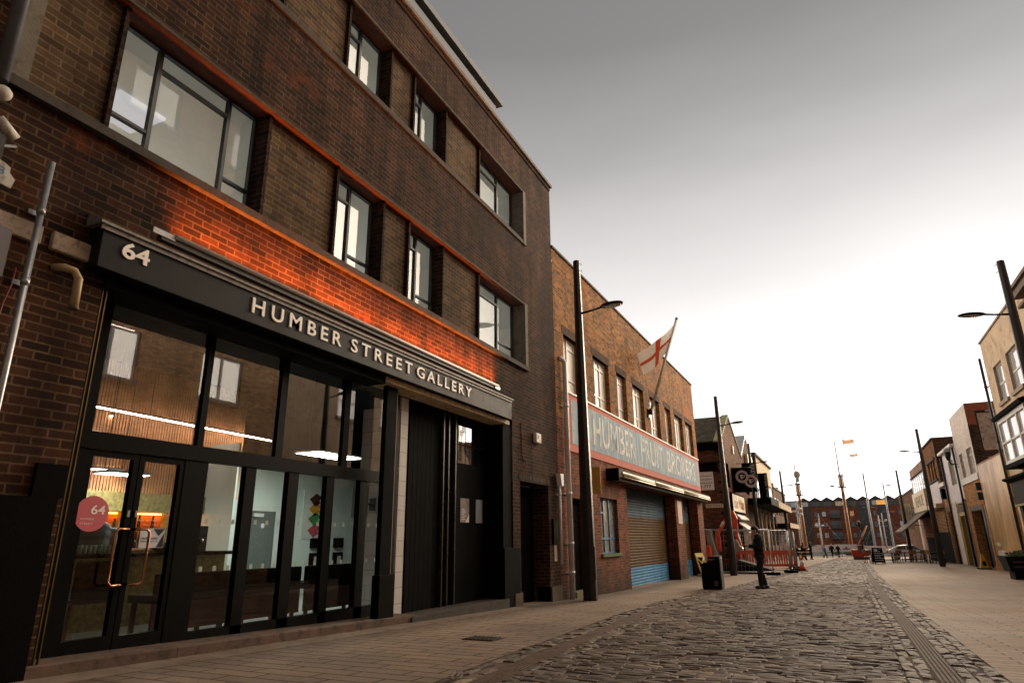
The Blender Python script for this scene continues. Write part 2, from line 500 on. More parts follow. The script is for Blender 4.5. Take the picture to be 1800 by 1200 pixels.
def mat_setts():
    t = NT('granite_setts')
    g = t.n('ShaderNodeNewGeometry'); P = g.outputs['Position']; ri = g.outputs['Random Per Island']
    col = t.ramp(ri, [(0, hexc('#5d5148')), (.35, hexc('#89796b')), (.6, hexc('#72665f')), (.85, hexc('#9c8b7b')), (.965, hexc('#a3937f')), (1, hexc('#c7b9a2'))])
    big = t.noise(P, .6, 5, .6)
    col = t.mix(1.0, col, t.ramp(big, [(.3, .62), (.7, 1.15)]), 'MULTIPLY')
    fine = t.noise(P, 55, 6, .7)
    col = t.mix(1.0, col, t.ramp(fine, [(.25, .65), (.75, 1.25)]), 'MULTIPLY')
    pale = t.ramp(t.noise(t.scale(P, (.6, 1.6, 1)), 1.2, 4, .6), [(.68, 0.0), (.74, 1.0)])
    col = t.mix(t.math('MULTIPLY', pale, .6), col, hexc('#b5a691'))
    col = t.mix(1.0, col, (.92, .92, .92, 1), 'MULTIPLY')
    t.bsdf(col, t.ramp(fine, [(.2, .6), (.8, .85)]), 0, .25, t.bump(fine, .5, .006))
    return t.m
M_setts = mat_setts()
M_sand = simple('sett_joint_grit', '#64554a', .95, 0, .2, .4, 6, .8, 70)
M_chan = simple('steel_channel', '#6a5648', .8, 0, .15, .35, 5, .2, 40, '#3a2c24')

DL = [(-20, -1.2), (0, -2.05), (2, -2.25), (4.9, -2.5), (6.3, -2.63), (8.2, -2.76), (10.9, -2.98), (14.9, -3.18), (18.9, -3.05), (24.7, -2.43), (33.8, -1.89), (41.5, -1.3), (52, -.6), (68, .35), (104, 1.4)]
DR = [(-20, .5), (2, .62), (6.5, .74), (10.8, .88), (18.4, 1.1), (33.6, 1.57), (55, 2.2), (68, 2.5), (104, 3.3)]
YS = [-20, -10, -4, 0, 1.5, 3, 4.5, 6, 8, 10, 12, 15, 18, 21, 25, 29, 33, 37, 41, 46, 52, 60, 68, 75, 85, 95, 105]

def strip(mb, fl, fr, ys, dz=0.0, nx=1):
    for a, b in zip(ys, ys[1:]):
        for i in range(nx):
            def X(y, k): return fl(y) + (fr(y) - fl(y)) * k / nx
            mb.quad((X(a, i), a, gz(a) + dz), (X(a, i + 1), a, gz(a) + dz), (X(b, i + 1), b, gz(b) + dz), (X(b, i), b, gz(b) + dz))
xl = lambda y: interp(DL, y)
xr = lambda y: interp(DR, y)
LW, RW = .34, .40      # sett borders outside the drains

m = MB(); strip(m, lambda y: -9.5, lambda y: xl(y) - LW, YS)
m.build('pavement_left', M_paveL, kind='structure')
m = MB(); strip(m, lambda y: xr(y) + RW, lambda y: 16, YS)
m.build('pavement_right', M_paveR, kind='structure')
m = MB(); strip(m, lambda y: xl(y) - LW - .4, lambda y: xr(y) + RW + .4, YS, -.0055)
m.build('road_bed', M_sand, kind='structure')
# quay, dock and the far bank
m = MB()
m.quad((-300, 105, -2.9), (300, 105, -2.9), (300, 113, -2.9), (-300, 113, -2.9))
m.quad((-300, 113, -2.9), (300, 113, -2.9), (300, 113, -7), (-300, 113, -7))
m.build('quay', M_square, kind='structure')
m = MB(); m.quad((-2500, 203, -2.9), (2500, 203, -2.9), (2500, 3000, -2.9), (-2500, 3000, -2.9))
m.quad((-2500, 203, -2.9), (2500, 203, -2.9), (2500, 203, -7), (-2500, 203, -7))
m.build('far_bank_ground', M_square, kind='structure')
m = MB()
for x0, x1 in ((-400, -9.5), (16, 400)):
    ys = [-60] + YS
    for a, b in zip(ys, ys[1:]):
        m.quad((x0, a, gz(a) - .03), (x1, a, gz(a) - .03), (x1, b, gz(b) - .03), (x0, b, gz(b) - .03))
m.quad((-9.5, -60, gz(-60) - .03), (16, -60, gz(-60) - .03), (16, -20, gz(-20) - .03), (-9.5, -20, gz(-20) - .03))
m.build('ground', M_square, kind='structure')
t = NT('dock_water'); t.bsdf(hexc('#2a2f30'), .08, 0, .5, t.bump(t.noise(t.pos(), 1.5, 3), .4, .05)); M_water = t.m
m = MB(); m.quad((-400, 112.9, -4.2), (400, 112.9, -4.2), (400, 203.1, -4.2), (-400, 203.1, -4.2)); m.build('dock_water', M_water, kind='structure')

def sett(mb, x0, x1, y0, y1, jit, rng, zoff=0.0, dome=.008):
    g = .0045
    x0 += g; x1 -= g; y0 += g; y1 -= g
    if x1 - x0 < .02 or y1 - y0 < .02: return
    zb = gz((y0 + y1) / 2) + zoff
    h = rng.uniform(-jit, jit)
    tx, ty = rng.uniform(-.006, .006), rng.uniform(-.006, .006)
    j = lambda: rng.uniform(-.005, .005)
    cx, cy = (x0 + x1) / 2, (y0 + y1) / 2
    hx, hy = (x1 - x0) / 2, (y1 - y0) / 2
    sl = (gz(cy + .5) - gz(cy - .5))
    C = [(-1, -1), (1, -1), (1, 1), (-1, 1)]
    vs = []
    for a, b in C: vs.append((cx + a * hx, cy + b * hy, zb - .03))
    for a, b in C: vs.append((cx + a * hx + j(), cy + b * hy + j(), zb + h - .0035 + a * tx + b * ty + sl * b * hy))
    k = .76
    for a, b in C: vs.append((cx + a * hx * (1 - .016 / hx if hx > .05 else k) + j(), cy + b * hy * (1 - .013 / hy if hy > .03 else .6) + j(), zb + h + a * tx + b * ty + sl * b * hy + rng.uniform(-.003, .003)))
    vs.append((cx + j(), cy + j(), zb + h + dome * .5))
    fs = []
    for i in range(4):
        n_ = (i + 1) % 4
        fs += [(i, n_, 4 + n_, 4 + i), (4 + i, 4 + n_, 8 + n_, 8 + i), (8 + i, 8 + n_, 12)]
    mb.add(vs, fs, False)

rng = random.Random(3)
m = MB(); y = 1.2
while y < 60:
    dy = rng.uniform(.085, .108) if y < 26 else rng.uniform(.14, .18)
    a, b = xl(y) + .12, xr(y) - .30
    x = a - rng.uniform(0, .15)
    while x < b:
        L = rng.uniform(.15, .29)
        sett(m, max(x, a), min(x + L, b), y, y + dy, .0042, rng)
        x += L
    y += dy
while y < 104:
    dy = .35; a, b = xl(y) + .12, xr(y) - .30; x = a
    while x < b:
        L = rng.uniform(.3, .5); sett(m, x, min(x + L, b), y, y + dy, .008, rng); x += L
    y += dy
# rows of setts beside the drains
def rows(fx, offs, w, L0, L1, y0, y1, jit):
    for o in offs:
        y = y0 + rng.uniform(0, .1)
        while y < y1:
            L = rng.uniform(L0, L1) * (1 if y < 30 else 2)
            x = fx(y) + o
            sett(m, x, x + w, y, y + L, jit, rng); y += L
rows(xr, (-.30, -.195), .10, .12, .22, 1.2, 104, .008)
rows(xr, (.09, .195, .30), .104, .14, .26, 1.2, 104, .008)
rows(xl, (-.33, -.215), .112, .12, .24, 1.2, 104, .014)
rows(xl, (.10, .0 + .215), .10, .12, .24, 1.2, 40, .006)
m.build('cobbled_road', M_setts, kind='structure')
# slotted drain channels
for nm, fx, lo, hi in (('drain_channel', xl, -.10, .10), ('drain_channel', xr, -.085, .085)):
    m = MB()
    strip(m, lambda y: fx(y) + lo, lambda y: fx(y) + hi, [q for q in YS if q >= 0], -.016)
    ys = [q for q in YS if q >= 0]
    for k in range(5):
        c = lo + (hi - lo) * (k + .5) / 5; w = (hi - lo) / 5 * .29
        for a, b in zip(ys, ys[1:]):
            P = [(fx(a) + c - w, a, gz(a)), (fx(a) + c + w, a, gz(a)), (fx(b) + c + w, b, gz(b)), (fx(b) + c - w, b, gz(b))]
            m.hexa([(p[0], p[1], p[2] - .02) for p in P] + [(p[0], p[1], p[2] - .002) for p in P])
    m.build(nm, M_chan, kind='structure')
# concrete cross band and repair strip in the road
m = MB(); strip(m, lambda y: xl(y) - .2, lambda y: xr(y) - .1, [43.2, 43.9], .006); m.build('road_band', M_conc, kind='structure')

# ------------------------------------------------------------------ gallery building
F1 = Face(-5.6, 0, 0, 'L')
GB = thing('gallery_building', 'dark brick gallery building with black shopfront and orange lit brick band', 'building', (-5.6, 7, gz(7)))
S0, S1 = -16.0, 14.69
OPEN = [(3.17, 5.05), (6.40, 7.47), (8.23, 9.30), (10.74, 12.81)]
PAN = [(2.42, 3.17), (5.05, 6.40), (7.47, 8.23), (9.30, 10.74)]
LV = [(3.69, 5.17), (6.80, 8.10)]
shop = (3.36, 12.12, -2.5, 2.42)
door = (12.48, 14.06, -2.5, 1.17)
holes = [shop, door] + [(2.42, 12.81, z0, z1) for z0, z1 in LV]
m = MB()
wall_sheet(m, F1, S0, S1, -2.5, 9.19, holes)
# end walls, back
P = F1.p
m.quad(P(S1, 5.6, 0), P(S1, 9.19, 0), P(S1, 9.19, -14), P(S1, 5.6, -14))
m.quad(P(S0, -2.5, 0), P(S0, 9.19, 0), P(S0, 9.19, -14), P(S0, -2.5, -14))
m.quad(P(S0, -2.5, -14), P(S1, -2.5, -14), P(S1, 9.19, -14), P(S0, 9.19, -14))
m.quad(P(S0, 9.0, 0), P(S1, 9.0, 0), P(S1, 9.0, -14), P(S0, 9.0, -14))
reveal(m, F1, door, 0, -.45)
wall = m.build('wall', M_brick1, GB)
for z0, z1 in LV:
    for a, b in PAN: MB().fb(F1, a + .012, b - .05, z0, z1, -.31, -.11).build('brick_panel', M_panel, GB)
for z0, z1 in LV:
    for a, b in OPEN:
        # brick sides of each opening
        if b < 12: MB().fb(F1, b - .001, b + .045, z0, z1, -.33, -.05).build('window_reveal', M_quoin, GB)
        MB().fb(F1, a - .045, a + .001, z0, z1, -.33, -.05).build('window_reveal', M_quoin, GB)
# sills, lintels, surrounds
m = MB()
m.fb(F1, S0, 12.95, 3.60, 3.692, -.33, .075)
m.fb(F1, S0, 12.95, 6.70, 6.795, -.33, .035)
m.build('sill_band', M_concd, GB)
m = MB()
m.fb(F1, 2.3, 12.95, 5.165, 5.20, -.02, .03); m.fb(F1, 2.3, 12.95, 8.095, 8.14, -.02, .03)
m.build('lintel_band', M_concd, GB)
m = MB()
m.fb(F1, 2.3, 12.81, 5.172, 5.24, -.34, -.02); m.fb(F1, 2.3, 12.81, 8.10, 8.17, -.34, -.02)
m.build('lintel_soffit', M_redoxide, GB)
for z0, z1 in LV:
    MB().fb(F1, 12.81, 12.95, z0 - .09, z1 + .03, -.33, .04).build('window_surround', M_conc, GB)
    MB().fb(F1, 2.28, 2.42, z0 - .09, z1 + .03, -.33, .04).build('window_surround', M_conc, GB)
m = MB()
m.fb(F1, S0 - .05, S1 + .04, 9.19, 9.27, -.3, .07)
m.build('coping', M_conc, GB)
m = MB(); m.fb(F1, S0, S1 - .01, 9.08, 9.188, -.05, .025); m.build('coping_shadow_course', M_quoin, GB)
# set back rooftop storey with stepped metal eaves
m = MB()
m.fb(F1, S0, 14.3, 9.0, 11.55, -9, -1.9)
m.build('rooftop_storey', M_zinc, GB)
m = MB()
m.fb(F1, S0, 14.15, 11.50, 11.66, -9, -1.55)
m.fb(F1, S0, 14.40, 11.80, 12.10, -9, -1.47)
m.fb(F1, S0, 14.65, 12.24, 12.42, -9, -1.36)
m.build('rooftop_eaves', M_zinc, GB)
m = MB(); m.fb(F1, S0, 14.1, 11.66, 11.80, -9, -1.62); m.fb(F1, S0, 14.32, 12.10, 12.24, -9, -1.54)
m.build('eaves_shadow_gap', M_black, GB)

# upper windows
def steel_window(s0, s1, z0, z1, d, lights, bars, name='window', parent=GB, fm=M_frame, gm=M_glassu, t=.028, F=F1):
    m = MB()
    for a, b, c, e in ((s0, s1, z0, z0 + t), (s0, s1, z1 - t, z1), (s0, s0 + t, z0 + t, z1 - t), (s1 - t, s1, z0 + t, z1 - t)):
        m.fb(F, a, b, c, e, d - .03, d + .03)
    for x in lights: m.fb(F, x - t * .8, x + t * .8, z0 + t, z1 - t, d - .028, d + .034)
    for a, b, z in bars: m.fb(F, a, b, z - t * .6, z + t * .6, d - .026, d + .029)
    w = m.build(name, fm, parent)
    m = MB(); m.fq(F, s0 + t / 2, s1 - t / 2, z0 + t / 2, z1 - t / 2, d)
    m.build('pane', gm, w)
    return w
WD = -.30
for lv, (z0, z1) in enumerate(LV):
    h = z1 - z0
    for i, (a, b) in enumerate(OPEN):
        if i in (0, 3):
            q = (b - a)
            mA, mB = a + q * .28, a + q * .775
            if i == 3: mA, mB = a + q * .17, a + q * .60
            steel_window(a, b, z0, z1, WD, [mA, mB], [(mA, mB, z0 + h * .83), (a, mA, z0 + h * .28), (mB, b, z0 + h * .28)])
        else:
            mA = a + (b - a) * .48
            steel_window(a, b, z0, z1, WD, [mA], [(a, mA, z0 + h * .80), (mA, b, z0 + h * .25)])

# rooms behind the upper windows
M_roomc = simple('office_ceiling', '#eef1ee', .9, 0, .2, .04, 1)
M_roomw = simple('office_wall', '#eae7e2', .9, 0, .2, .05, 1)
for (z0, z1) in ((3.2, 5.24), (6.4, 8.17)):
    m = MB()
    x0, x1 = -.36, -6.2
    m.quad(P(2.3, z1, x0), P(14.4, z1, x0), P(14.4, z1, x1), P(2.3, z1, x1))
    m.build('office_ceiling', M_roomc, GB)
    m = MB()
    m.quad(P(2.3, z0, x1), P(14.4, z0, x1), P(14.4, z1, x1), P(2.3, z1, x1))
    for s in (2.3, 5.9, 10.2, 14.4): m.quad(P(s, z0, x0), P(s, z1, x0), P(s, z1, x1), P(s, z0, x1))
    m.quad(P(2.3, z0, x0), P(14.4, z0, x0), P(14.4, z0, x1), P(2.3, z0, x1))
    # roller blind panels and a short wall return inside the narrow windows
    m.build('office_wall', M_roomw, GB)
    m = MB()
    m.fb(F1, 3.96, 4.58, z1 - .05, z1 - .015, -2.05, -1.38)
    m.build('ceiling_light_and_fill', emit('soft_light_panel', '#eeeff4', .75), GB)
    for q in ((2.6, 3.6), (4.4, 5.6), (6.2, 7.6), (8.4, 9.8), (10.6, 12.0), (12.4, 14.0)):
        MB().fb(F1, q[0], q[1], z1 - .05, z1 - .015, -5.6, -3.9).build('ceiling_light_and_fill', M_roomfill, GB)  # fill panels added deep in the rooms to brighten them

# fascia sign
m = MB()
m.fb(F1, 3.17, 11.72, 2.31, 2.70, .0, .18)
fas = m.build('fascia_sign', simple('fascia_board', '#121110', .6, 0, .2, .25, 3, .1, 25), GB, bevel=.006)
m = MB()
face_text(m, F1, '64', 3.36, 3.63, 2.47, 2.63, .181, .012, bold=.022)
face_text(m, F1, 'HUMBER', 4.885, 6.40, 2.425, 2.605, .181, .014, 1.45, .012)
face_text(m, F1, 'STREET', 6.60, 8.07, 2.425, 2.605, .181, .014, 1.45, .012)
face_text(m, F1, 'GALLERY', 8.20, 9.985, 2.425, 2.605, .181, .014, 1.4, .012)
m.build('sign_lettering', M_letters, fas)
m = MB()
m.prism([P(3.12, 2.70, .0), P(3.12, 2.70, .22), P(3.12, 2.725, .22), P(3.12, 2.83, .0)], F1.t * 8.62)
m.fb(F1, 3.14, 11.70, 2.655, 2.70, .18, .20)
m.build('fascia_cornice', M_lead, GB)
m = MB(); m.fb(F1, 3.36, 7.6, 2.20, 2.31, -.3, .05); m.build('shopfront_beam', M_blackm, GB)
m = MB(); m.fb(F1, 7.6, 11.86, 2.235, 2.31, -.3, .06); m.build('steel_lintel', simple('cream_lintel', '#cdb893', .8, 0, .3, .3, 4, .4, 40, '#5f5444'), GB)
m = MB(); m.fb(F1, 7.0, 11.9, 2.312, 2.42, -.3, -.01); m.fb(F1, 3.36, 7.0, 2.312, 2.42, -.3, -.01); m.build('shopfront_header', M_blackm, GB)

# shopfront
SD = -.35
T = lambda s: -.885 - .028 * (s - 3.6)           # top of the threshold
def smem(mb, a, b, z0, z1, d0=SD - .05, d1=SD + .035): mb.fb(F1, a, b, z0, z1, d0, d1)
sf = MB()
for a, b in ((3.36, 3.70), (4.72, 5.0), (5.53, 5.68), (6.21, 6.38), (6.91, 7.06), (7.62, 7.79), (8.19, 8.52)):
    smem(sf, a, b, T(b) - .02, .83)
for a, b in ((3.36, 3.70), (4.83, 4.905), (5.95, 6.06), (7.18, 7.30), (8.19, 8.52)):
    smem(sf, a, b, .985, 2.30, SD - .05, SD + .03)
smem(sf, 3.36, 8.52, .83, .985, SD - .05, SD + .05)
smem(sf, 3.36, 8.52, 2.25, 2.31, SD - .05, SD + .04)
smem(sf, 5.0, 8.19, T(8.2) - .02, T(5) + .07)
sf.fb(F1, 3.363, 3.365 + .01, -1.0, 2.3, -.3, -.004)
SF = sf.build('shopfront', M_black, GB)
# slim dark corner beads by the brick jamb
m = MB(); m.fb(F1, 3.372, 3.385, -1.0, 2.3, -.03, -.005); m.fb(F1, 3.41, 3.42, -1.0, 2.3, -.03, -.005)
m.build('corner_bead', simple('brass_bead', '#6d5a34', .4, .7, .5, .2, 8), SF)
m = MB()
for a, b in ((3.70, 4.83), (4.905, 5.95), (6.06, 7.18), (7.30, 8.19)): m.fq(F1, a, b, .985, 2.25, SD)
m.build('transom_glazing', M_glasst, SF)
m = MB()
for a, b in ((5.0, 5.53), (5.68, 6.21), (6.38, 6.91), (7.06, 7.62), (7.79, 8.19)): m.fq(F1, a, b, T(b), .83, SD)
m.build('shop_glazing', M_glass, SF)
# frosted squares on the panes
m = MB()
for a, b in ((5.0, 5.53), (5.68, 6.21), (6.38, 6.91), (7.06, 7.62), (7.79, 8.19)):
    n = max(2, int((b - a) / .15))
    for k in range(n):
        s = a + (b - a) * (k + .5) / n
        for z in (.22, -.26): m.fq(F1, s - .022, s + .022, z - .025, z + .025, SD + .004)
m.build('frosted_dots', simple('frosted_film', '#a9b5ac', .8, 0, .3, .02, 2), SF)
# double door
def leaf(a, b, side):
    m = MB()
    for q in ((a, a + .055, T(b) + .005, .825), (b - .055, b, T(b) + .005, .825), (a + .055, b - .055, .77, .825), (a + .055, b - .055, T(b) + .005, T(b) + .12)):
        m.fb(F1, *q, SD - .03, SD + .03)
    d = m.build('door', M_black, GB)
    m = MB(); m.fq(F1, a + .05, b - .05, T(b) + .1, .775, SD); m.build('door_pane', M_glass, d)
    m = MB(); e = b if side > 0 else a
    x0 = e - side * .035; x1 = e - side * .165
    m.tube([P(x0, .13, SD + .03), P(x0, .13, SD + .08), P(x1 + side * .03, .13, SD + .09), P(x1, .10, SD + .09), P(x1, -.33, SD + .09), P(x1 + side * .03, -.36, SD + .09), P(x0, -.36, SD + .08), P(x0, -.36, SD + .03)], .0125, 10)
    m.build('handle', M_copper, d)
    m = MB(); m.fb(F1, e - side * .035 - .012, e - side * .035 + .012, .24, .30, SD + .03, SD + .045); m.build('lock', M_galv, d)
    return d
L1 = leaf(3.70, 4.205, 1)
L2 = leaf(4.215, 4.72, -1)
M_pink = simple('pink_sticker', '#c8606c', .6, 0, .4, .04, 3)
m = MB(); m.poly([P(3.83 + .155 * math.cos(2 * math.pi * k / 40), .26 + .155 * math.sin(2 * math.pi * k / 40), SD + .033) for k in range(40)])
st_ = m.build('round_sticker', M_pink, L1)
m = MB()
face_text(m, F1, '64', 3.815, 3.945, .255, .335, SD + .0345, .001, bold=.015)
face_text(m, F1, 'HUMBER', 3.735, 3.855, .205, .222, SD + .0345, .001, 1.3)
face_text(m, F1, 'STREET', 3.735, 3.845, .165, .182, SD + .0345, .001, 1.3)
m.build('sticker_lettering', M_letters, st_)
m = MB()
face_text(m, F1, '64 CAFE + BAR', 4.30, 4.64, .265, .292, SD + .003, .001, 1.5)
face_text(m, F1, 'Open  9am - 6pm', 4.30, 4.51, .205, .222, SD + .003, .001, 1.2)
face_text(m, F1, '10am - 11pm', 4.37, 4.53, .165, .182, SD + .003, .001, 1.2)
m.build('door_lettering', M_letters, L2)
m = MB(); m.fb(F1, 4.345, 4.61, -.04, .14, SD + .004, SD + .008)
nt = m.build('closed_notice', simple('notice_paper', '#c6c9d0', .7, 0, .3, .02, 2), L2)
m = MB()
m.poly([P(4.48, .136, SD + .0095), P(4.605, .136, SD + .0095), P(4.545, .07, SD + .0095)])
m.poly([P(4.605, .10, SD + .0095), P(4.605, -.036, SD + .0095), P(4.53, -.036, SD + .0095), P(4.575, .05, SD + .0095)])
face_text(m, F1, 'GALLERY CLOSED', 4.355, 4.535, .04, .057, SD + .009, .001)
face_text(m, F1, 'OPENS AGAIN AT 10', 4.355, 4.54, .014, .025, SD + .009, .001)
m.build('notice_print', simple('dark_print', '#2b2a3a', .7, 0, .3, .02, 2), nt)

# stone threshold
m = MB()
for k in range(4):
    a = 3.30 + k * 1.33; b = a + 1.325
    m.prism([P(a, T(a) - .25, -.55), P(a, T(a) - .25, .03), P(a, T(a) - .012, .03), P(a, T(a), .0), P(a, T(a), -.55)], Vector(P(b, T(b), 0)) - Vector(P(a, T(a), 0)))
m.build('threshold', simple('threshold_stone', '#66544a', .85, 0, .2, .35, 3, .3, 40, '#3a302a'), GB)
m = MB()
for k in range(6):
    a = 3.1 + k * 1.5; b = a + 1.49; 
    m.prism([P(a, gz(a) - .2, .032), P(a, gz(a) - .2, .36), P(a, gz(a) + .006, .36), P(a, gz(a) + .012, .032)], Vector(P(b, gz(b), 0)) - Vector(P(a, gz(a), 0)))
m.build('kerb_slab', simple('pale_slab', '#7f6f62', .85, 0, .2, .3, 2.5, .3, 40, '#5c4d41'), GB)
# cast iron column and white block pier
m = MB()
m.fb(F1, 7.79, 8.07, T(8.3) - .35, 2.23, -.13, -.05)
m.fb(F1, 7.74, 8.12, T(8.3) - .35, -.45, -.13, .0)
m.build('pillar', M_blackm, GB, bevel=.015)
m = MB(); m.fb(F1, 8.075, 8.10, -1.1, 2.2, -.12, -.07); m.fb(F1, 8.12, 8.14, -1.1, 2.2, -.16, -.10)
m.build('timber_bead', simple('bare_timber_edge', '#8a7350', .7, 0, .3, .4, 10, .2, 40), GB)
def mat_blocks(name, base):
    t = NT(name); uv, Pp, p = t.wallvec()
    b = t.n('ShaderNodeTexBrick'); t.l(uv, b.inputs['Vector']); b.inputs['Scale'].default_value = 1
    b.inputs['Brick Width'].default_value = .44; b.inputs['Row Height'].default_value = .225; b.inputs['Mortar Size'].default_value = .006; b.inputs['Mortar Smooth'].default_value = .3
    c = hexc(base); b.inputs['Color1'].default_value = c; b.inputs['Color2'].default_value = tuple(x * .93 for x in c[:3]) + (1,); b.inputs['Mortar'].default_value = tuple(x * .6 for x in c[:3]) + (1,)
    t.bsdf(b.outputs['Color'], .7, 0, .3, t.bump(t.math('SUBTRACT', 1.0, b.outputs['Fac']), .5, .008))
    return t.m
M_blocks = mat_blocks('white_blockwork', '#c6c2c0')
m = MB(); m.fb(F1, 8.60, 8.80, -1.2, 2.23, -.5, -.34); m.build('block_pier', M_blocks, GB)
# black boarded bay with a door
m = MB()
m.fb(F1, 8.92, 12.3, -1.5, 2.3, -.6, -.42)
for k in range(24):
    s = 8.95 + k * .135
    if 10.5 < s < 11.55: continue
    m.fb(F1, s, s + .125, -1.4, 2.25, -.42, -.405)
m.build('boarded_bay', M_blackm, GB)
m = MB()
for s in (9.95, 10.13, 10.38): m.fb(F1, s, s + .03, -1.3, 2.2, -.405, -.34)
m.build('bay_rail', simple('worn_black_paint', '#2b261c', .3, 0, .6, .4, 9, .1), GB)
m = MB()
m.fb(F1, 10.45, 11.62, -1.35, 2.2, -.405, -.37)
dd = m.build('boarded_door', M_blackm, GB)
m = MB()
for a, b in ((10.50, 10.78), (10.80, 11.02), (11.12, 11.32), (11.34, 11.52)):
    for z0, z1 in ((1.37, 1.70), (1.72, 2.06)): m.fq(F1, a, b, z0, z1, -.366)
m.build('door_window', M_mirror, dd)
m = MB(); m.fb(F1, 10.62, 10.95, .31, .74, -.37, -.362); po = m.build('poster', simple('poster_paper', '#7f7470', .6, 0, .4, .5, 9), dd)
m = MB(); m.poly([P(10.80, .315, -.3605), P(10.945, .315, -.3605), P(10.945, .46, -.3605)]); 
for k in range(7): m.fq(F1, 10.66, 10.66 + random.uniform(.1, .24), .36 + k * .03, .37 + k * .03, -.3605)
m.build('poster_print', M_whitep, po)
m = MB(); m.fb(F1, 11.22, 11.48, .31, .74, -.37, -.362); m.build('blank_poster', simple('grey_card', '#7f828c', .6, 0, .4, .05, 3), dd)
m = MB()
m.fb(F1, 11.70, 12.12, -1.5, 2.235, -.42, -.02); m.fb(F1, 11.66, 12.4, -1.5, -.15, -.42, .03)
m.build('bay_jamb', M_blackm, GB, bevel=.01)
m = MB(); m.fb(F1, 8.5, 11.8, -1.6, -1.06, -.6, .06)
m.build('bay_step', M_concd, GB)
m = MB(); m.quad(P(3.3, 2.24, -.40), P(8.6, 2.24, -.40), P(8.6, 2.24, -.01), P(3.3, 2.24, -.01)); m.build('shopfront_soffit', M_soffit, GB)
# entrance at the right end
m = MB()
m.fb(F1, 12.50, 14.04, 1.03, 1.12, -.44, -.36); m.fb(F1, 12.50, 12.56, -1.4, 1.03, -.44, -.36); m.fb(F1, 13.0, 13.16, -1.4, 1.03, -.44, -.34); m.fb(F1, 12.56, 13.0, .74, .80, -.44, -.36); m.fb(F1, 12.56, 13.0, -1.4, -1.22, -.44, -.36)
m.fb(F1, 13.16, 14.04, -1.4, 1.03, -.44, -.385)
ed = m.build('entrance_door', M_black, GB)
m = MB(); m.fq(F1, 12.56, 13.0, .80, 1.03, -.40); m.fq(F1, 12.56, 13.0, -1.22, .74, -.40); m.build('door_pane', M_mirror, ed)
m = MB()
face_text(m, F1, 'CAFE + BAR', 12.62, 12.9, -.12, -.08, -.398, .001)
m.poly([P(12.80 + .045 * math.cos(k * .4), -.62 + .06 * math.sin(k * .4), -.397) for k in range(16)])
m.poly([P(12.76, .28, -.397), P(12.93, .28, -.397), P(12.86, .18, -.397), P(12.93, .05, -.397), P(12.76, .05, -.397)])
m.build('door_print', simple('door_vinyl', '#b9a9a4', .7, 0, .3, .05, 3), ed)
m = MB(); m.fb(F1, 12.42, 14.12, 1.172, 1.31, -.06, .006); m.build('tile_lintel', brick('tile_course', '#7a6a58', '#4d3c30', '#2e2620', w=.075, h=.3, mort=.012, soldier=False, bump=.8), GB)
M_moss = simple('mossy_plinth', '#5c5142', .9, 0, .3, .4, 4, .4, 30, '#30331f')
MB().fb(F1, 14.06, 14.68, -1.6, -1.0, -.3, .04).build('plinth', M_moss, GB); MB().fb(F1, 12.12, 12.48, -1.7, -1.0, -.3, .04).build('plinth', M_moss, GB)
# stone lintels of the door left of the shopfront
M_stone = simple('pale_sandstone', '#a8998a', .85, 0, .3, .25, 5, .4, 35, '#6e6053')
m = MB(); m.fb(F1, 2.86, 3.35, 2.37, 2.53, -.1, .05); m.fb(F1, 2.3, 2.78, 2.37, 2.53, -.1, .045); m.build('stone_lintel', M_stone, GB, bevel=.012)
m = MB(); m.fb(F1, -12, 3.30, -2.4, .36, .0, .045); m.fb(F1, 3.10, 3.34, .36, .62, .0, .04); m.build('black_painted_plinth', M_blackm, GB)

# ------------------------------------------------------------------ inside the gallery cafe
M_dark = simple('black_ceiling', '#1d2120', .8, 0, .3, .2, 2)
M_tile = simple('pale_floor', '#8b8d88', .35, 0, .5, .12, 2)
M_pal = simple('cafe_wall', '#d3dcd4', .8, 0, .3, .05, 1.5)
FZ = -1.12
m = MB(); m.quad(P(3.2, FZ + .12, -.42), P(16, FZ + .12, -.42), P(16, FZ, -7), P(3.2, FZ, -7)); m.build('cafe_floor', M_tile, GB)
m = MB(); m.quad(P(3.2, 3.0, -.42), P(16, 3.0, -.42), P(16, 3.0, -7), P(3.2, 3.0, -7)); m.build('cafe_ceiling', M_dark, GB)
m = MB()
m.quad(P(3.2, FZ, -.42), P(3.2, 3, -.42), P(3.2, 3, -7), P(3.2, FZ, -7))
m.quad(P(3.2, FZ, -6.2), P(8.9, FZ, -6.2), P(8.9, 3, -6.2), P(3.2, 3, -6.2))
m.quad(P(8.9, FZ, -6.3), P(16, FZ, -6.3), P(16, 3, -6.3), P(8.9, 3, -6.3)); m.quad(P(16, FZ, -.42), P(16, 3, -.42), P(16, 3, -6.3), P(16, FZ, -6.3))
m.build('cafe_side_wall', simple('cafe_dark_wall', '#6a6f68', .8, 0, .3, .1, 2), GB)
m = MB(); m.fb(F1, 8.7, 16, FZ, 1.75, -5.4, -5.0); m.fb(F1, 8.66, 8.70, FZ, 1.75, -5.6, -3.9); m.build('partition', M_pal, GB)
m = MB(); m.fb(F1, 9.05, 9.30, FZ, 2.2, -1.45, -.62); m.build('block_wall', M_blocks, GB)
m = MB(); m.fb(F1, 10.1, 10.78, FZ, .62, -5.0, -4.95)
idoor = m.build('inner_door', simple('grey_door', '#5c6461', .6, 0, .4, .06, 2), GB)
m = MB(); m.fb(F1, 10.0, 10.1, FZ, .72, -5.0, -4.93); m.fb(F1, 10.78, 10.88, FZ, .72, -5.0, -4.93); m.fb(F1, 10.0, 10.88, .62, .72, -5.0, -4.932); m.build('door_frame', M_whitep, idoor)
m = MB()
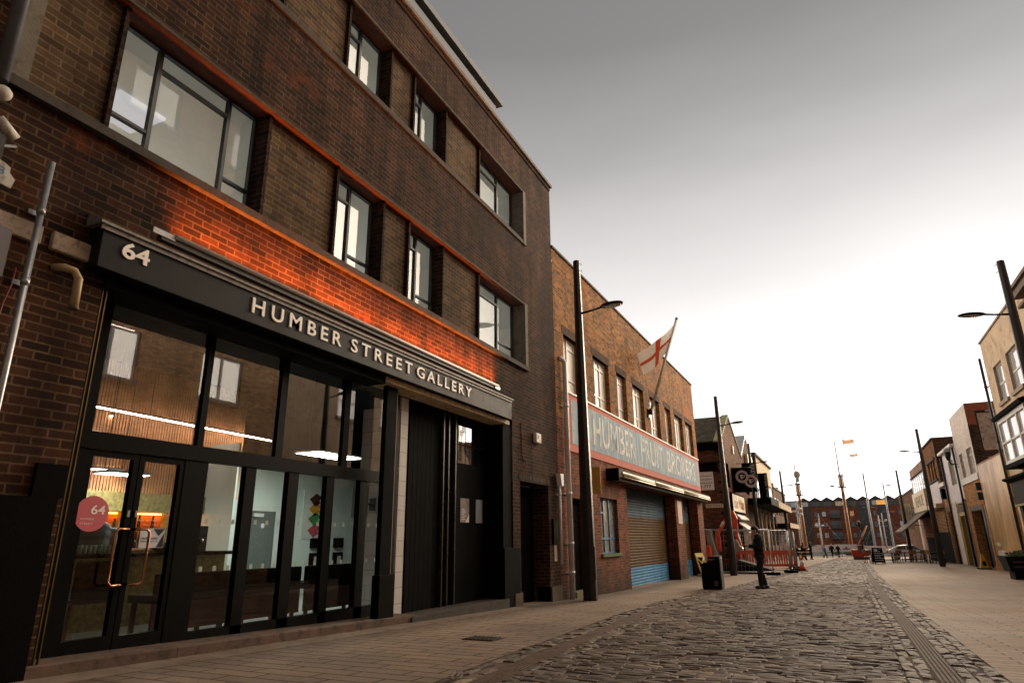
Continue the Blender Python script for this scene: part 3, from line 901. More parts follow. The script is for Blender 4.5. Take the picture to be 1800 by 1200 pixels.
m.poly([P(10.44 + .05 * math.cos(k * .4), .33 + .05 * math.sin(k * .4), -4.945) for k in range(16)])
m.fb(F1, 10.15, 10.4, .5, .57, -4.95, -4.9); m.build('door_sign', M_whitep, idoor)
# slatted timber bulkhead
M_slat = simple('warm_timber_slat', '#cf9566', .55, 0, .4, .35, 3, .1, 30)
m = MB(); m.fb(F1, 6.0, 9.4, .80, 2.9, -4.75, -4.68); bh = m.build('timber_bulkhead', simple('timber_backing', '#5e4028', .8, 0, .3, .3, 4), GB)
m = MB(); s = 6.0
while s < 9.38:
    m.fb(F1, s, s + .034, .80, 2.88, -4.68, -4.64); s += .052
m.build('timber_slat', M_slat, bh)
# warm shelf unit behind the bar
M_gold = simple('gold_flake_board', '#9c8650', .5, .1, .5, .55, 16, .1, 60)
m = MB()
m.fb(F1, 5.6, 9.0, .50, .80, -4.80, -4.60)
for s in (5.6, 6.35, 7.15, 7.95, 8.85): m.fb(F1, s, s + .12, -1.1, .50, -4.80, -4.62)
bb = m.build('back_bar', M_gold, GB)
m = MB(); m.fq(F1, 5.6, 9.0, -1.1, .5, -4.95); m.build('back_panel', simple('amber_panel', '#a5652a', .6, 0, .4, .35, 5), bb)
m = MB()
for z in (-.45, -.1, .22): m.fb(F1, 5.6, 9.0, z, z + .03, -4.93, -4.66)
m.build('shelf', M_wood, bb)
m = MB(); m.fb(F1, 5.65, 8.9, .47, .492, -4.90, -4.84); m.build('shelf_light', emit('amber_light', '#ff9a3c', 18), bb)
m = MB()
for z in (-.42, -.07, .25):
    s = 5.75
    while s < 8.8:
        if random.random() < .75:
            h = random.uniform(.12, .22); m.cyl(P(s, z, -4.78), P(s, z + h, -4.78), .028, .02, 8)
        s += random.uniform(.07, .16)
m.build('bottle_row', simple('bottle_glass', '#3a2c14', .15, 0, .6, .6, 9), bb)
# lights
def light_panel(s0, s1, d0, d1, z, label):
    t = thing('ceiling_light', label, 'ceiling light', P(s0, z, d0))
    m = MB(); m.fb(F1, s0, s1, z, z + .04, d0, d1); m.build('housing', M_whitep, t)
    m = MB(); m.fq(F1, 0, 0, 0, 0) if False else m.quad(P(s0 + .02, z - .003, d0 + .02), P(s1 - .02, z - .003, d0 + .02), P(s1 - .02, z - .003, d1 - .02), P(s0 + .02, z - .003, d1 - .02))
    m.build('diffuser', emit('cafe_light_panel', '#f0f8f0', 42), t)
    m = MB()
    for a in (s0 + .05, s1 - .05): m.cyl(P(a, z + .04, (d0 + d1) / 2), P(a, 3.0, (d0 + d1) / 2), .006, n=6)
    m.build('hanger', M_frame, t)
light_panel(9.1, 10.4, -3.0, -2.4, 1.55, 'large square white ceiling light panel in the right cafe panes')
light_panel(8.95, 9.75, -3.75, -3.5, 1.42, 'narrow white ceiling light left of the large square panel')
light_panel(6.3, 7.0, -4.3, -3.9, 1.02, 'small white light panel hanging over the bar end')
def linear(a, b, label):
    t = thing('linear_light', label, 'linear light', a)
    m = MB(); m.cyl(a, b, .016, n=8); m.build('tube', M_lightl, t)
    m = MB(); a_ = Vector(a); b_ = Vector(b); m.cyl(a_ + Vector((0, 0, .02)), b_ + Vector((0, 0, .02)), .02, n=8)
    for q in (a_, b_): m.cyl(q, (q.x, q.y, 3.0), .004, n=5)
    m.build('housing', M_frame, t)
linear((-9.80, 6.1, 2.0), (-10.1, 10.0, 2.0), 'long slim linear light across the timber slats')
linear((-10.2, 6.65, 1.98), (-11.0, 6.72, 1.98), 'short slim linear light at the top left of the cafe window')
linear((-10.1, 6.9, 1.12), (-10.3, 6.2, 1.12), 'low slim linear light behind the left door leaf')
# bar counter, glasses, fruit
bc = thing('bar_counter', 'dark bar counter with gold flecked front inside the cafe', 'bar counter', P(6.4, FZ, -3))
m = MB(); m.fb(F1, 5.1, 7.75, FZ, -.17, -3.35, -2.95); m.build('front_panel', M_gold, bc)
m = MB(); m.fb(F1, 5.0, 7.85, -.17, -.12, -3.45, -2.85); m.build('counter_top', M_blackm, bc)
m = MB(); m.fb(F1, 7.05, 7.5, -.12, .25, -3.4, -3.1); cm = lthing('coffee_machine', 'dark coffee machine standing on the end of the bar counter', 'coffee machine')
m.build('machine_body', M_frame, cm)
m = MB(); m.cyl(P(7.15, -.02, -3.08), P(7.15, .06, -3.08), .03); m.cyl(P(7.38, -.02, -3.08), P(7.38, .06, -3.08), .03); m.build('group_head', M_galv, cm)
M_glassw = simple('drinking_glass', '#9fb3ac', .08, 0, .8, .1, 5)
g0 = None
k = 0
for r in range(2):
    for c in range(12):
        if g0 is None:
            g0 = lthing('drinking_glass', 'clear drinking glass in the rows set out on the bar counter', 'glass', 'glasses on the bar counter')
            MB().tube([(0, 0, 0), (0, 0, .012), (0, 0, .10)], [.022, .026, .031], 10).build('bowl', M_glassw, g0)
            MB().cyl((0, 0, .10), (0, 0, .104), .0315, n=10).build('rim', M_galv, g0)
            o = g0
        else: o = copy_tree(g0)
        o.location = P(5.28 + c * .062, -.118, -2.96 - r * .075)
fb_ = lthing('fruit_bowl', 'bowl of oranges and limes on the bar counter', 'fruit bowl')
MB().tube([(0, 0, 0), (0, 0, .05), (0, 0, .08)], [.05, .12, .15], 14).build('bowl', M_blackm, fb_)
M_org = simple('orange_fruit', '#c9812c', .5, 0, .4, .1, 9)
for a, b, c in ((-.06, .03, .1), (.05, .05, .1), (0, -.06, .1), (.01, 0, .15)):
    MB().ell((a, b, c), .04, .04, .04).build('fruit', M_org, fb_)
place(fb_, P(6.62, -.118, -2.98))
# benches and chairs by the window
M_bw = simple('dark_bench_wood', '#4a2d22', .4, 0, .5, .3, 4, .05)
def bench(s0, s1, d, label):
    t = thing('window_bench', label, 'bench', P(s0, FZ, d), group='benches behind the shop glass')
    m = MB(); m.fb(F1, s0, s1, -.60, -.52, d - .42, d); m.build('seat', M_blackm, t)
    m = MB(); m.fb(F1, s0, s1, -.88, -.60, d - .03, d); m.build('front_board', M_bw, t)
    m = MB(); m.fb(F1, s0, s1, -.52, -.31, d - .05, d + .01); m.build('backrest', M_blackm, t, bevel=.015)
    for s in (s0 + .06, s1 - .1):
        for q in (d - .04, d - .4): MB().fb(F1, s, s + .04, FZ, -.60, q - .02, q + .02).build('leg', M_bw, t)
bench(4.95, 5.95, -.8, 'dark bench behind the narrow panes next to the door')
bench(6.1, 7.1, -.8, 'dark bench in the middle of the shop window')
bench(7.2, 8.15, -.8, 'dark bench at the right end of the shop window')
def chair(loc, rz, label):
    t = lthing('cafe_chair', label, 'chair', 'cafe chairs inside the gallery')
    m = MB(); m.box(-.21, .21, -.21, .21, .43, .48); m.build('seat', M_blackm, t, bevel=.02)
    m = MB(); m.box(-.21, -.17, -.2, .2, .48, .85); m.build('backrest', M_blackm, t, bevel=.015)
    for a in (-.17, .17):
        for b in (-.17, .17): MB().cyl((a, b, .43), (a * 1.15, b * 1.15, 0), .016, .011, 8).build('leg', M_wood, t)
    place(t, loc, rz)
chair(P(4.0, FZ + .1, -1.3), R(200), 'black cafe chair seen through the left door leaf')
chair(P(4.75, FZ + .1, -1.5), R(150), 'black cafe chair seen through the right door leaf')
# notice board, hand dryers and boxes on the pale wall
nb = thing('wall_poster', 'white poster of four coloured paper shapes on the cafe wall', 'poster', P(11.6, 0, -4.98))
m = MB(); m.fb(F1, 11.62, 12.72, .07, 1.15, -4.995, -4.97); m.build('board', M_whitep, nb)
for col, z in (('#4a241c', .93), ('#d9953a', .72), ('#4d8a55', .50), ('#b94f52', .25)):
    m = MB(); m.poly([P(11.80, z, -4.965), P(12.02, z + .14, -4.965), P(12.22, z + .06, -4.965), P(12.12, z - .02, -4.965), P(12.2, z - .06, -4.965), P(12.0, z - .16, -4.965)])
    m.build('paper_shape', simple('paper' + col, col, .7, 0, .3, .04, 4), nb)
for s, lab in ((11.95, 'dark leaflet rack on the cafe wall, left of the pair'), (12.75, 'dark leaflet rack on the cafe wall, right of the pair')):
    t = thing('leaflet_rack', lab, 'leaflet rack', P(s, -.5, -4.98), group='leaflet racks on the cafe wall')
    m = MB(); m.fb(F1, s, s + .26, -.14, .08, -5.0, -4.9); m.build('tray', M_blackm, t)
    m = MB(); m.fb(F1, s, s + .26, -.58, -.24, -5.0, -4.9); m.build('tray', M_blackm, t)
    m = MB(); m.fb(F1, s + .06, s + .2, -.5, -.32, -4.9, -4.895); m.build('leaflet', M_whited, t)
sp = thing('wall_speaker', 'grey speaker on a bracket at the right of the shop window', 'speaker', P(8.6, .5, -1.2))
m = MB(); m.fb(F1, 8.62, 8.80, .36, .86, -1.25, -1.05); m.build('cabinet', simple('speaker_grey', '#8f9791', .5, 0, .4, .1, 4), sp, bevel=.01)
m = MB(); m.tube([P(8.8, .6, -1.15), P(8.95, .58, -1.15), P(9.05, .56, -1.15)], .014); m.fb(F1, 9.02, 9.05, .48, .68, -1.2, -1.1); m.build('bracket', M_frame, sp)

# ------------------------------------------------------------------ fittings on the gallery front
lb = thing('lighting_strip', 'long white lighting strip on a perforated tray washing the brick orange', 'lighting strip', P(3.8, 2.86, .18))
m = MB(); m.cyl(P(3.84, 2.868, .222), P(11.02, 2.858, .222), .024, n=10); m.build('tube', M_whitep, lb)
m = MB(); m.fb(F1, 3.70, 11.10, 2.79, 2.845, .13, .205)
m.build('tray', simple('perforated_tray', '#3d3b38', .5, .5, .5, .35, 30, .3, 40), lb)
m = MB(); m.fb(F1, 3.60, 3.84, 2.82, 2.875, .205, .215); m.build('end_bracket', M_galv, lb)
m = MB(); m.fb(F1, 10.9, 11.10, 2.79, 2.845, .205, .22); m.build('end_bracket', M_galv, lb)
m = MB(); m.quad(P(3.9, 2.847, .14), P(11.0, 2.847, .14), P(11.0, 2.847, .16), P(3.9, 2.847, .16)); m.build('emitter', emit('orange_led', '#ff5a10', .5), lb)
ld = bpy.data.lights.new('orange_led_strip', 'AREA'); ld.shape = 'RECTANGLE'; ld.size = 7.3; ld.size_y = .03; ld.energy = 135; ld.color = (1.0, .22, .04); ld.spread = R(80)
lo = bpy.data.objects.new('orange_led_strip', ld); COL.objects.link(lo)
zax = -Vector((-.36, 0, 1)).normalized(); xax = Vector((0, 1, 0)); yax = zax.cross(xax)
lo.matrix_world = Matrix.Translation(Vector(P(7.62, 2.88, .15))) @ Matrix((xax, yax, zax)).transposed().to_4x4()
lo.parent = lb; lo.matrix_parent_inverse = Matrix.Translation(-Vector(P(3.8, 2.86, .18)))

al = thing('alarm_box', 'white alarm box on the brick above the gallery entrance door', 'alarm box', P(13.36, 2.1, .03))
m = MB(); m.fb(F1, 13.22, 13.5, 2.05, 2.27, 0, .09); m.build('cover', M_whitep, al, bevel=.02)
m = MB(); m.fb(F1, 13.29, 13.36, 2.14, 2.22, .09, .092); m.build('badge', simple('navy_print', '#2a3150', .5), al)
m = MB(); m.fb(F1, 13.36, 13.46, 2.10, 2.13, .09, .092); m.build('badge', simple('orange_print', '#d9773a', .5), al)
kp = thing('intercom_panel', 'dark intercom panel with brass plate right of the entrance door', 'intercom', P(14.4, .1, 0))
m = MB(); m.fb(F1, 14.22, 14.4, -.1, .45, 0, .05); m.build('case', M_blackm, kp)
m = MB(); m.fb(F1, 14.40, 14.56, 0, .42, 0, .04); m.build('brass_plate', simple('brass_plate', '#6e5a2a', .35, .8, .5, .2, 9), kp)
pl = thing('wall_plaque', 'small pale plaque under the intercom by the entrance door', 'plaque', P(14.38, -.3, 0))
m = MB(); m.fb(F1, 14.30, 14.46, -.48, -.13, 0, .02); m.build('plate', simple('pale_plaque', '#c9b4a6', .5), pl)
def downpipe(F, s, z0, z1, d, r, mat, label, elbow=None, clips=(), name='drainpipe', group=None):
    t = thing(name, label, 'drainpipe', F.p(s, z0, d), group=group)
    pts = [F.p(s, z0, d), F.p(s, z1, d)]
    if elbow: pts = [F.p(s, z0, d), F.p(s, z1 - .12, d), F.p(s - .03, z1 - .03, d * .8), F.p(s - .10, z1, d * .4), F.p(s - .14, z1, 0)]
    MB().tube(pts, r, 12).build('pipe', mat, t)
    for z in clips:
        m = MB(); m.cyl(F.p(s, z - .03, d), F.p(s, z + .03, d), r * 1.22, n=12); m.fb(F, s - r * 2.2, s + r * 2.2, z - .02, z + .02, 0, .03); m.build('bracket', mat, t)
    return t
M_pipew = simple('white_painted_pipe', '#dcd9d6', .5, 0, .4, .12, 4, .08, 40)
downpipe(F1, 2.70, -1.0, 3.08, .10, .026, M_galv, 'thin galvanised conduit pipe climbing the dark brick at the far left', clips=(2.0, 2.62, .6))
vp = thing('vent_pipe', 'short buff bent vent pipe on the dark brick left of the shopfront', 'vent pipe', P(3.08, 1.9, .1))
MB().tube([P(2.93, 2.23, .0), P(2.97, 2.23, .08), P(3.04, 2.22, .11), P(3.08, 2.16, .12), P(3.085, 1.9, .12)], .034, 12).build('pipe', simple('buff_plastic', '#a8916b', .5, 0, .4, .2, 5), vp)
MB().cyl(P(3.085, 1.885, .12), P(3.085, 1.915, .12), .04, n=12).build('collar', M_conc, vp)
downpipe(F1, 2.21, 3.55, 9.0, .10, .055, simple('grey_pipe', '#5d6068', .5, 0, .4, .2, 5), 'grey pipe at the top left corner of the gallery wall', name='drainpipe')
fl = thing('floodlight', 'pale round wall light at the left edge of the gallery wall', 'wall light', P(2.2, 3.5, .1))
MB().ell(P(2.22, 3.42, .16), .06, .07, .06).build('lamp', M_whited, fl)
MB().tube([P(2.22, 3.42, .12), P(2.22, 3.42, 0)], .02).build('arm', M_frame, fl)
cv = thing('security_camera', 'small pale camera on a short rod at the far left wall', 'camera', P(2.3, 3.1, .1))
MB().cyl(P(2.18, 3.12, .3), P(2.32, 3.02, .28), .035, .045).build('housing', M_whited, cv)
MB().tube([P(2.25, 3.06, .26), P(2.28, 3.0, .1), P(2.46, 3.12, 0)], .014).build('arm', M_galv, cv)
sg3 = thing('hanging_sign', 'small white shaped sign with a blue 3 at the far left wall', 'sign', P(2.25, 2.7, .2))
m = MB(); m.prism([P(2.14, 2.62, .30), P(2.36, 2.60, .30), P(2.375, 2.68, .30), P(2.33, 2.72, .30), P(2.33, 2.76, .30), P(2.29, 2.78, .30), P(2.14, 2.82, .30)], F1.n * .012); m.build('board', M_whited, sg3)
m = MB(); face_text(m, F1, '3', 2.255, 2.295, 2.68, 2.745, .3135, .001, bold=.02); m.build('sign_lettering', simple('blue_print', '#3f6f9c', .5), sg3)
m = MB(); m.fb(F1, 2.18, 2.26, 2.78, 3.0, .29, .30); m.build('hanger', M_frame, sg3)
gs = thing('grey_sign', 'plain grey sign panel at the left edge under the stone lintel', 'sign', P(2.4, 2.2, .1))
m = MB(); m.fb(F1, 2.2, 2.56, 2.0, 2.40, .02, .05); m.build('board', simple('grey_sign_board', '#7d7c84', .5, 0, .4, .08, 3), gs)
rc = thing('red_cable', 'thin red cable hanging down the dark brick at the far left', 'cable', P(2.6, 1.6, 0))
MB().tube([P(2.655, 2.12, .015), P(2.65, 1.98, .02), P(2.62, 1.8, .018), P(2.60, 1.5, .02), P(2.6, 1.0, .015)], .007, 6).build('sheath', simple('red_cable_skin', '#8c2a22', .5), rc)
cb = thing('wall_cable', 'black cable running down the brick beside the alarm box', 'cable', P(12.9, 1.8, 0))
MB().tube([P(12.55, 2.4, .01), P(12.56, 1.8, .012), P(12.6, 1.62, .012), P(12.8, 1.58, .012)], .008, 6).build('sheath', M_blackm, cb)

# ------------------------------------------------------------------ warehouse
F2 = Face(-5.6, 14.69, 1.29, 'L'); Q = F2.p
WH = thing('fruit_warehouse', 'brown brick warehouse with faded blue and red painted sign and steel shutters', 'building', Q(9, gz(23), 0))
WW = [(.67, 1.85), (2.98, 4.5), (5.3, 6.38), (7.15, 8.62), (9.5, 10.98), (11.9, 12.95), (13.7, 15.32), (15.95, 17.55)]
WZ = (3.70, 5.20)
sh1 = (5.65, 12.45, -3, 1.66); sh2 = (13.9, 17.1, -3, 1.70); sw = (3.05, 4.62, -.40, 1.10); wd = (.92, 1.95, -3, .98)
m = MB()
wall_sheet(m, F2, .02, 18.35, 2.9, 7.42, [(a, b) + WZ for a, b in WW])
m.quad(Q(18.35, -3, 0), Q(18.35, 7.42, 0), Q(18.35, 7.42, -14), Q(18.35, -3, -14))
m.quad(Q(.02, 7.0, 0), Q(18.35, 7.0, 0), Q(18.35, 7.0, -14), Q(.02, 7.0, -14))
m.build('wall', M_brick2, WH)
m = MB()
wall_sheet(m, F2, .02, 18.35, -3, 2.9, [sh1, sh2, sw, wd])
for h in (sh1, sh2): reveal(m, F2, h, 0, -.5)
reveal(m, F2, sw, 0, -.2); reveal(m, F2, wd, 0, -.3)
m.build('lower_wall', M_brick2low, WH)
for a, b in WW: 
    m = MB(); reveal(m, F2, (a, b) + WZ, 0.0, -.22); m.build('window_reveal', M_brick2, WH)
    m = MB(); m.fb(F2, a - .1, b + .1, WZ[1], WZ[1] + .24, -.1, .006); m.build('window_lintel', M_soldier, WH)
m = MB(); m.fb(F2, .0, 18.40, 7.42, 7.48, -.3, .04); m.build('coping', M_concd, WH)
M_wfr = simple('white_window_frame', '#cfccc6', .5, 0, .4, .12, 6)
for i, (a, b) in enumerate(WW):
    lights = [a + (b - a) * k for k in ((.36, .66) if b - a > 1.2 else (.5,))]
    h = WZ[1] - WZ[0]
    steel_window(a, b, WZ[0], WZ[1], -.17, lights, [(a, b, WZ[0] + h * .26), (lights[0], b, WZ[0] + h * .84)], parent=WH, fm=M_wfr, gm=M_blind, t=.045, F=F2)
# painted sign
def mat_ghost(name, base, worn, rust, amount):
    t = NT(name); Pp = t.pos()
    a = t.noise(t.scale(Pp, (3, 3, .7)), 2.2, 8, .7)
    f = t.ramp(a, [(.5 - amount, 0.0), (.5 + .12 - amount, 1.0)])
    col = t.mix(f, hexc(base), hexc(worn))
    b = t.ramp(t.noise(t.scale(Pp, (1, 1, .45)), 3.2, 8, .72), [(.58, 0.0), (.68, 1.0)])
    col = t.mix(t.math('MULTIPLY', b, .8), col, hexc(rust))
    col = t.mix(1.0, col, t.ramp(t.noise(Pp, 30, 6, .7), [(.3, .75), (.7, 1.15)]), 'MULTIPLY')
    t.bsdf(col, .8, 0, .3, t.bump(a, .3, .01)); return t.m
M_sgred = mat_ghost('faded_red_border', '#b85f4b', '#b07260', '#8c5a4a', -.1)
M_sgblue = mat_ghost('faded_blue_panel', '#76909f', '#a9aeae', '#8d8a84', .02)
M_sglet = mat_ghost('worn_letter_paint', '#d6d2ca', '#8ea2ae', '#b06e52', .045)
m = MB(); m.fb(F2, .62, 18.2, 2.13, 3.62, .0, .03); ps = m.build('painted_sign', M_sgred, WH)
m = MB(); m.fb(F2, .95, 18.0, 2.33, 3.48, .03, .036); m.build('sign_panel', M_sgblue, ps)
m = MB(); m.fb(F2, .60, 18.22, 3.62, 3.66, .0, .06); m.build('sign_capping', M_whitep, ps)
m = MB()
face_text(m, F2, 'HUMBER', 2.65, 6.9, 2.50, 3.36, .0365, .004, 1.0, .01)
face_text(m, F2, 'FRUIT', 7.6, 10.8, 2.50, 3.36, .0365, .004, 1.0, .01)
face_text(m, F2, 'BROKERS', 11.5, 17.1, 2.50, 3.36, .0365, .004, 1.0, .01)
m.build('sign_lettering', M_sglet, ps)
# shutters
def mat_shutter():
    t = NT('painted_shutter'); Pp = t.pos(); z = t.math('ADD', t.sep(Pp)[2], t.math('MULTIPLY', t.math('SUBTRACT', t.noise(Pp, .8, 3), .5), .12))
    col = t.ramp(t.math('MULTIPLY_ADD', z, .25, .5), [(.0, hexc('#5f93b5')), (.263, hexc('#4f87b0')), (.27, hexc('#573f22')), (.66, hexc('#5a4426')), (.70, hexc('#607685')), (.9, hexc('#3d4850'))])
    col = t.mix(1.0, col, t.ramp(t.noise(Pp, 2.5, 7, .7), [(.3, .65), (.7, 1.2)]), 'MULTIPLY')
    t.bsdf(col, .7, 0, .08); return t.m
M_shut = mat_shutter()
for h, nm in ((sh1, 'roller_shutter'), (sh2, 'roller_shutter')):
    m = MB(); z = -1.75
    a, b = h[0] + .02, h[1] - .02; d = -.46
    while z < h[3]:
        m.prism([Q(a, z, d - .03), Q(a, z, d), Q(a, z + .025, d + .022), Q(a, z + .065, d + .022), Q(a, z + .09, d), Q(a, z + .09, d - .03)], F2.t * (b - a))
        z += .092
    s_ = m.build(nm, M_shut, WH)
    for q in (h[0], h[1] - .07): MB().fb(F2, q, q + .07, -2, h[3], -.44, -.40).build('guide_rail', M_blackm, s_)
# canopy over the shutters
m = MB(); m.fb(F2, 3.75, 18.30, 1.70, 1.93, .0, .36); m.fb(F2, 3.75, 18.30, 1.62, 1.70, .0, .30)
cn = m.build('canopy', simple('grimy_canopy', '#4a4036', .8, 0, .3, .4, 3, .3, 30), WH)
for a in (4.1, 8.0, 12.6):
    b = a + (3.8, 4.5, 5.9)[(4.1, 8.0, 12.6).index(a)]
    m = MB()
    for z in (1.72, 1.79): m.cyl(Q(a, z, .385), Q(b - .06, z, .385), .024, n=8)
    m.fb(F2, a, b - .06, 1.83, 1.87, .36, .39); m.build('tube_light', simple('cream_tube', '#c4b798', .4, 0, .4, .1, 5), cn)
m = MB(); m.fb(F2, 3.72, 3.76, 1.6, 1.95, .0, .38); m.build('canopy_end', M_blackm, cn)
# small blue window and dark door
w_ = steel_window(3.05, 4.62, -.40, 1.10, -.13, [3.6, 4.1], [(3.05, 4.62, -.0), (3.05, 3.6, .7)], parent=WH, fm=simple('blue_frame', '#3c6f96', .5, 0, .4, .2, 6), gm=simple('frosted_pane', '#8d8c84', .25, 0, .5, .25, 4), t=.04, F=F2)
m = MB(); m.fb(F2, 2.95, 4.72, -.48, -.40, -.15, .06); m.build('window_sill', simple('mossy_sill', '#5c6a3c', .9, 0, .3, .4, 9, .4, 40), WH)
m = MB(); m.fb(F2, 2.92, 4.75, 1.10, 1.42, -.1, .006); m.build('window_lintel', M_soldier2, WH)
m = MB(); m.fb(F2, .80, 2.05, .98, 1.30, -.1, .006); m.build('door_lintel', M_soldier2, WH)
m = MB(); m.fb(F2, .94, 1.93, -1.5, .97, -.25, -.2); wdr = m.build('door', M_black, WH)
m = MB()
for z0, z1 in ((-1.2, -.5), (-.35, .3), (.4, .85)): m.fb(F2, 1.05, 1.82, z0, z1, -.2, -.185)
m.build('door_panel', M_blackm, wdr)
m = MB(); m.fb(F2, .9, 2.0, -1.7, -1.22, -.3, .04); m.build('door_step', simple('green_step', '#6a6547', .9, 0, .3, .4, 5, .3), WH)
downpipe(F2, .42, -1.33, 4.42, .11, .062, M_pipew, 'white drainpipe between the gallery and the warehouse', elbow=True, clips=(3.2, 1.05, -.1, -.75))
dp = downpipe(F1, 14.60, -.55, 1.45, .07, .03, M_pipew, 'thin white pipe with angled hopper beside the white drainpipe', clips=(1.0,))
m = MB(); m.prism([P(14.5, 1.48, .02), P(14.72, 1.48, .02), P(14.72, 1.2, .02), P(14.58, 1.2, .02)], F1.n * .12); m.build('hopper', M_pipew, dp)
# notice on the brick pier
nq = thing('pier_notice', 'pale notice fixed on the brick pier between the two shutters', 'notice', Q(13.2, .8, 0))
m = MB(); m.fb(F2, 12.75, 13.55, .55, 1.45, 0, .02); m.build('plate', simple('pinkish_plate', '#b79d8e', .6, 0, .4, .08, 3), nq)
# flagpole
fp = thing('flagpole', 'leaning white flagpole with red cross flag on the warehouse front', 'flagpole', Q(9.2, 4.45, 0))
B0, B1 = Vector(Q(9.15, 4.42, .06)), Vector(Q(9.35, 8.02, 1.3))
pole = lambda k: B0 + (B1 - B0) * k
MB().cyl(B0, B1, .05, .042, 12).build('pole', M_whited, fp)
m = MB(); m.fb(F2, 9.0, 9.3, 4.28, 4.62, 0, .05); m.cyl(pole(0), pole(.05), .075, n=10); m.build('bracket', M_iron, fp)
MB().cyl(pole(1), pole(1.02), .05, n=10).build('finial', M_conc, fp)
m = MB(); m.tube([pole(.99) + Vector((.06, 0, 0)), pole(.5) + Vector((.05, -.05, -.05)), pole(.06) + Vector((.06, 0, 0))], .006, 5); m.build('halyard', M_whited, fp)
E_ = Vector(Q(8.2, 6.55, .02)); E2 = Vector(Q(8.3, 5.75, .12))
nu, nv = 26, 14; fv = []; ff = []; mi = []
for j in range(nv + 1):
    for i in range(nu + 1):
        u, v = i / nu, j / nv
        h0 = pole(.96 - .30 * v); h1 = E_ + (E2 - E_) * v
        q = h0 + (h1 - h0) * u
        sag = math.sin(u * math.pi) * .10 + u * u * .06 * v
        q += F2.t * (.10 * math.sin(u * 11 + v * 2.5) * u) + Vector((0, 0, -sag - .06 * math.sin(u * 7 + v * 4) * u))
        fv.append(q)
for j in range(nv):
    for i in range(nu):
        ff.append((j * (nu + 1) + i, j * (nu + 1) + i + 1, (j + 1) * (nu + 1) + i + 1, (j + 1) * (nu + 1) + i))
        mi.append(1 if (10 <= i <= 13 or 6 <= j <= 7) else 0)
m = MB(); m.add(fv, ff, True)
def mat_cloth(name, col):
    t = NT(name); d = t.n('ShaderNodeBsdfDiffuse'); d.inputs[0].default_value = hexc(col); tr = t.n('ShaderNodeBsdfTranslucent'); tr.inputs[0].default_value = hexc(col)
    mx = t.n('ShaderNodeMixShader'); mx.inputs[0].default_value = .45; t.l(d.outputs[0], mx.inputs[1]); t.l(tr.outputs[0], mx.inputs[2]); t.l(mx.outputs[0], t.out.inputs[0]); return t.m
M_flw, M_flr = mat_cloth('white_flag_cloth', '#c9c0b6'), mat_cloth('red_flag_cloth', '#a84a34')
fo = m.build('flag', [M_flw, M_flr], fp)
fo.data.polygons.foreach_set('material_index', mi)

# ------------------------------------------------------------------ people
def hand(mb_list, o, fwd, side, up, k=1.0, curl=.5):
    """palm, four unequal fingers and a thumb; o = wrist; fwd = towards finger tips, side = towards the thumb, up = back of the hand"""
    o = Vector(o); f = Vector(fwd).normalized(); s = Vector(side).normalized(); u = Vector(up).normalized()
    m = MB()
    for q in (-.028, -.009, .009, .028):
        m.tube([o + s * q * .7 * k, o + f * .045 * k + s * q * k, o + f * .085 * k + s * q * k], [.014 * k, .016 * k, .013 * k], 8)
    for q, L in ((.030, .066), (.010, .076), (-.010, .070), (-.029, .054)):
        a = o + f * .085 * k + s * q * k
        b = a + (f * math.cos(curl * .7) - u * math.sin(curl * .7)) * L * .45 * k
        c = b + (f * math.cos(curl * 1.6) - u * math.sin(curl * 1.6)) * L * .35 * k
        d = c + (f * math.cos(curl * 2.3) - u * math.sin(curl * 2.3)) * L * .25 * k
        m.tube([a, b, c, d], [.0105 * k, .0095 * k, .0085 * k, .007 * k], 7)
    a = o + f * .03 * k + s * .03 * k
    m.tube([a, a + (f * .5 + s * .7 - u * .3) * .035 * k, a + (f * 1.2 + s * .8 - u * .6) * .045 * k], [.013 * k, .011 * k, .008 * k], 7)
    return m

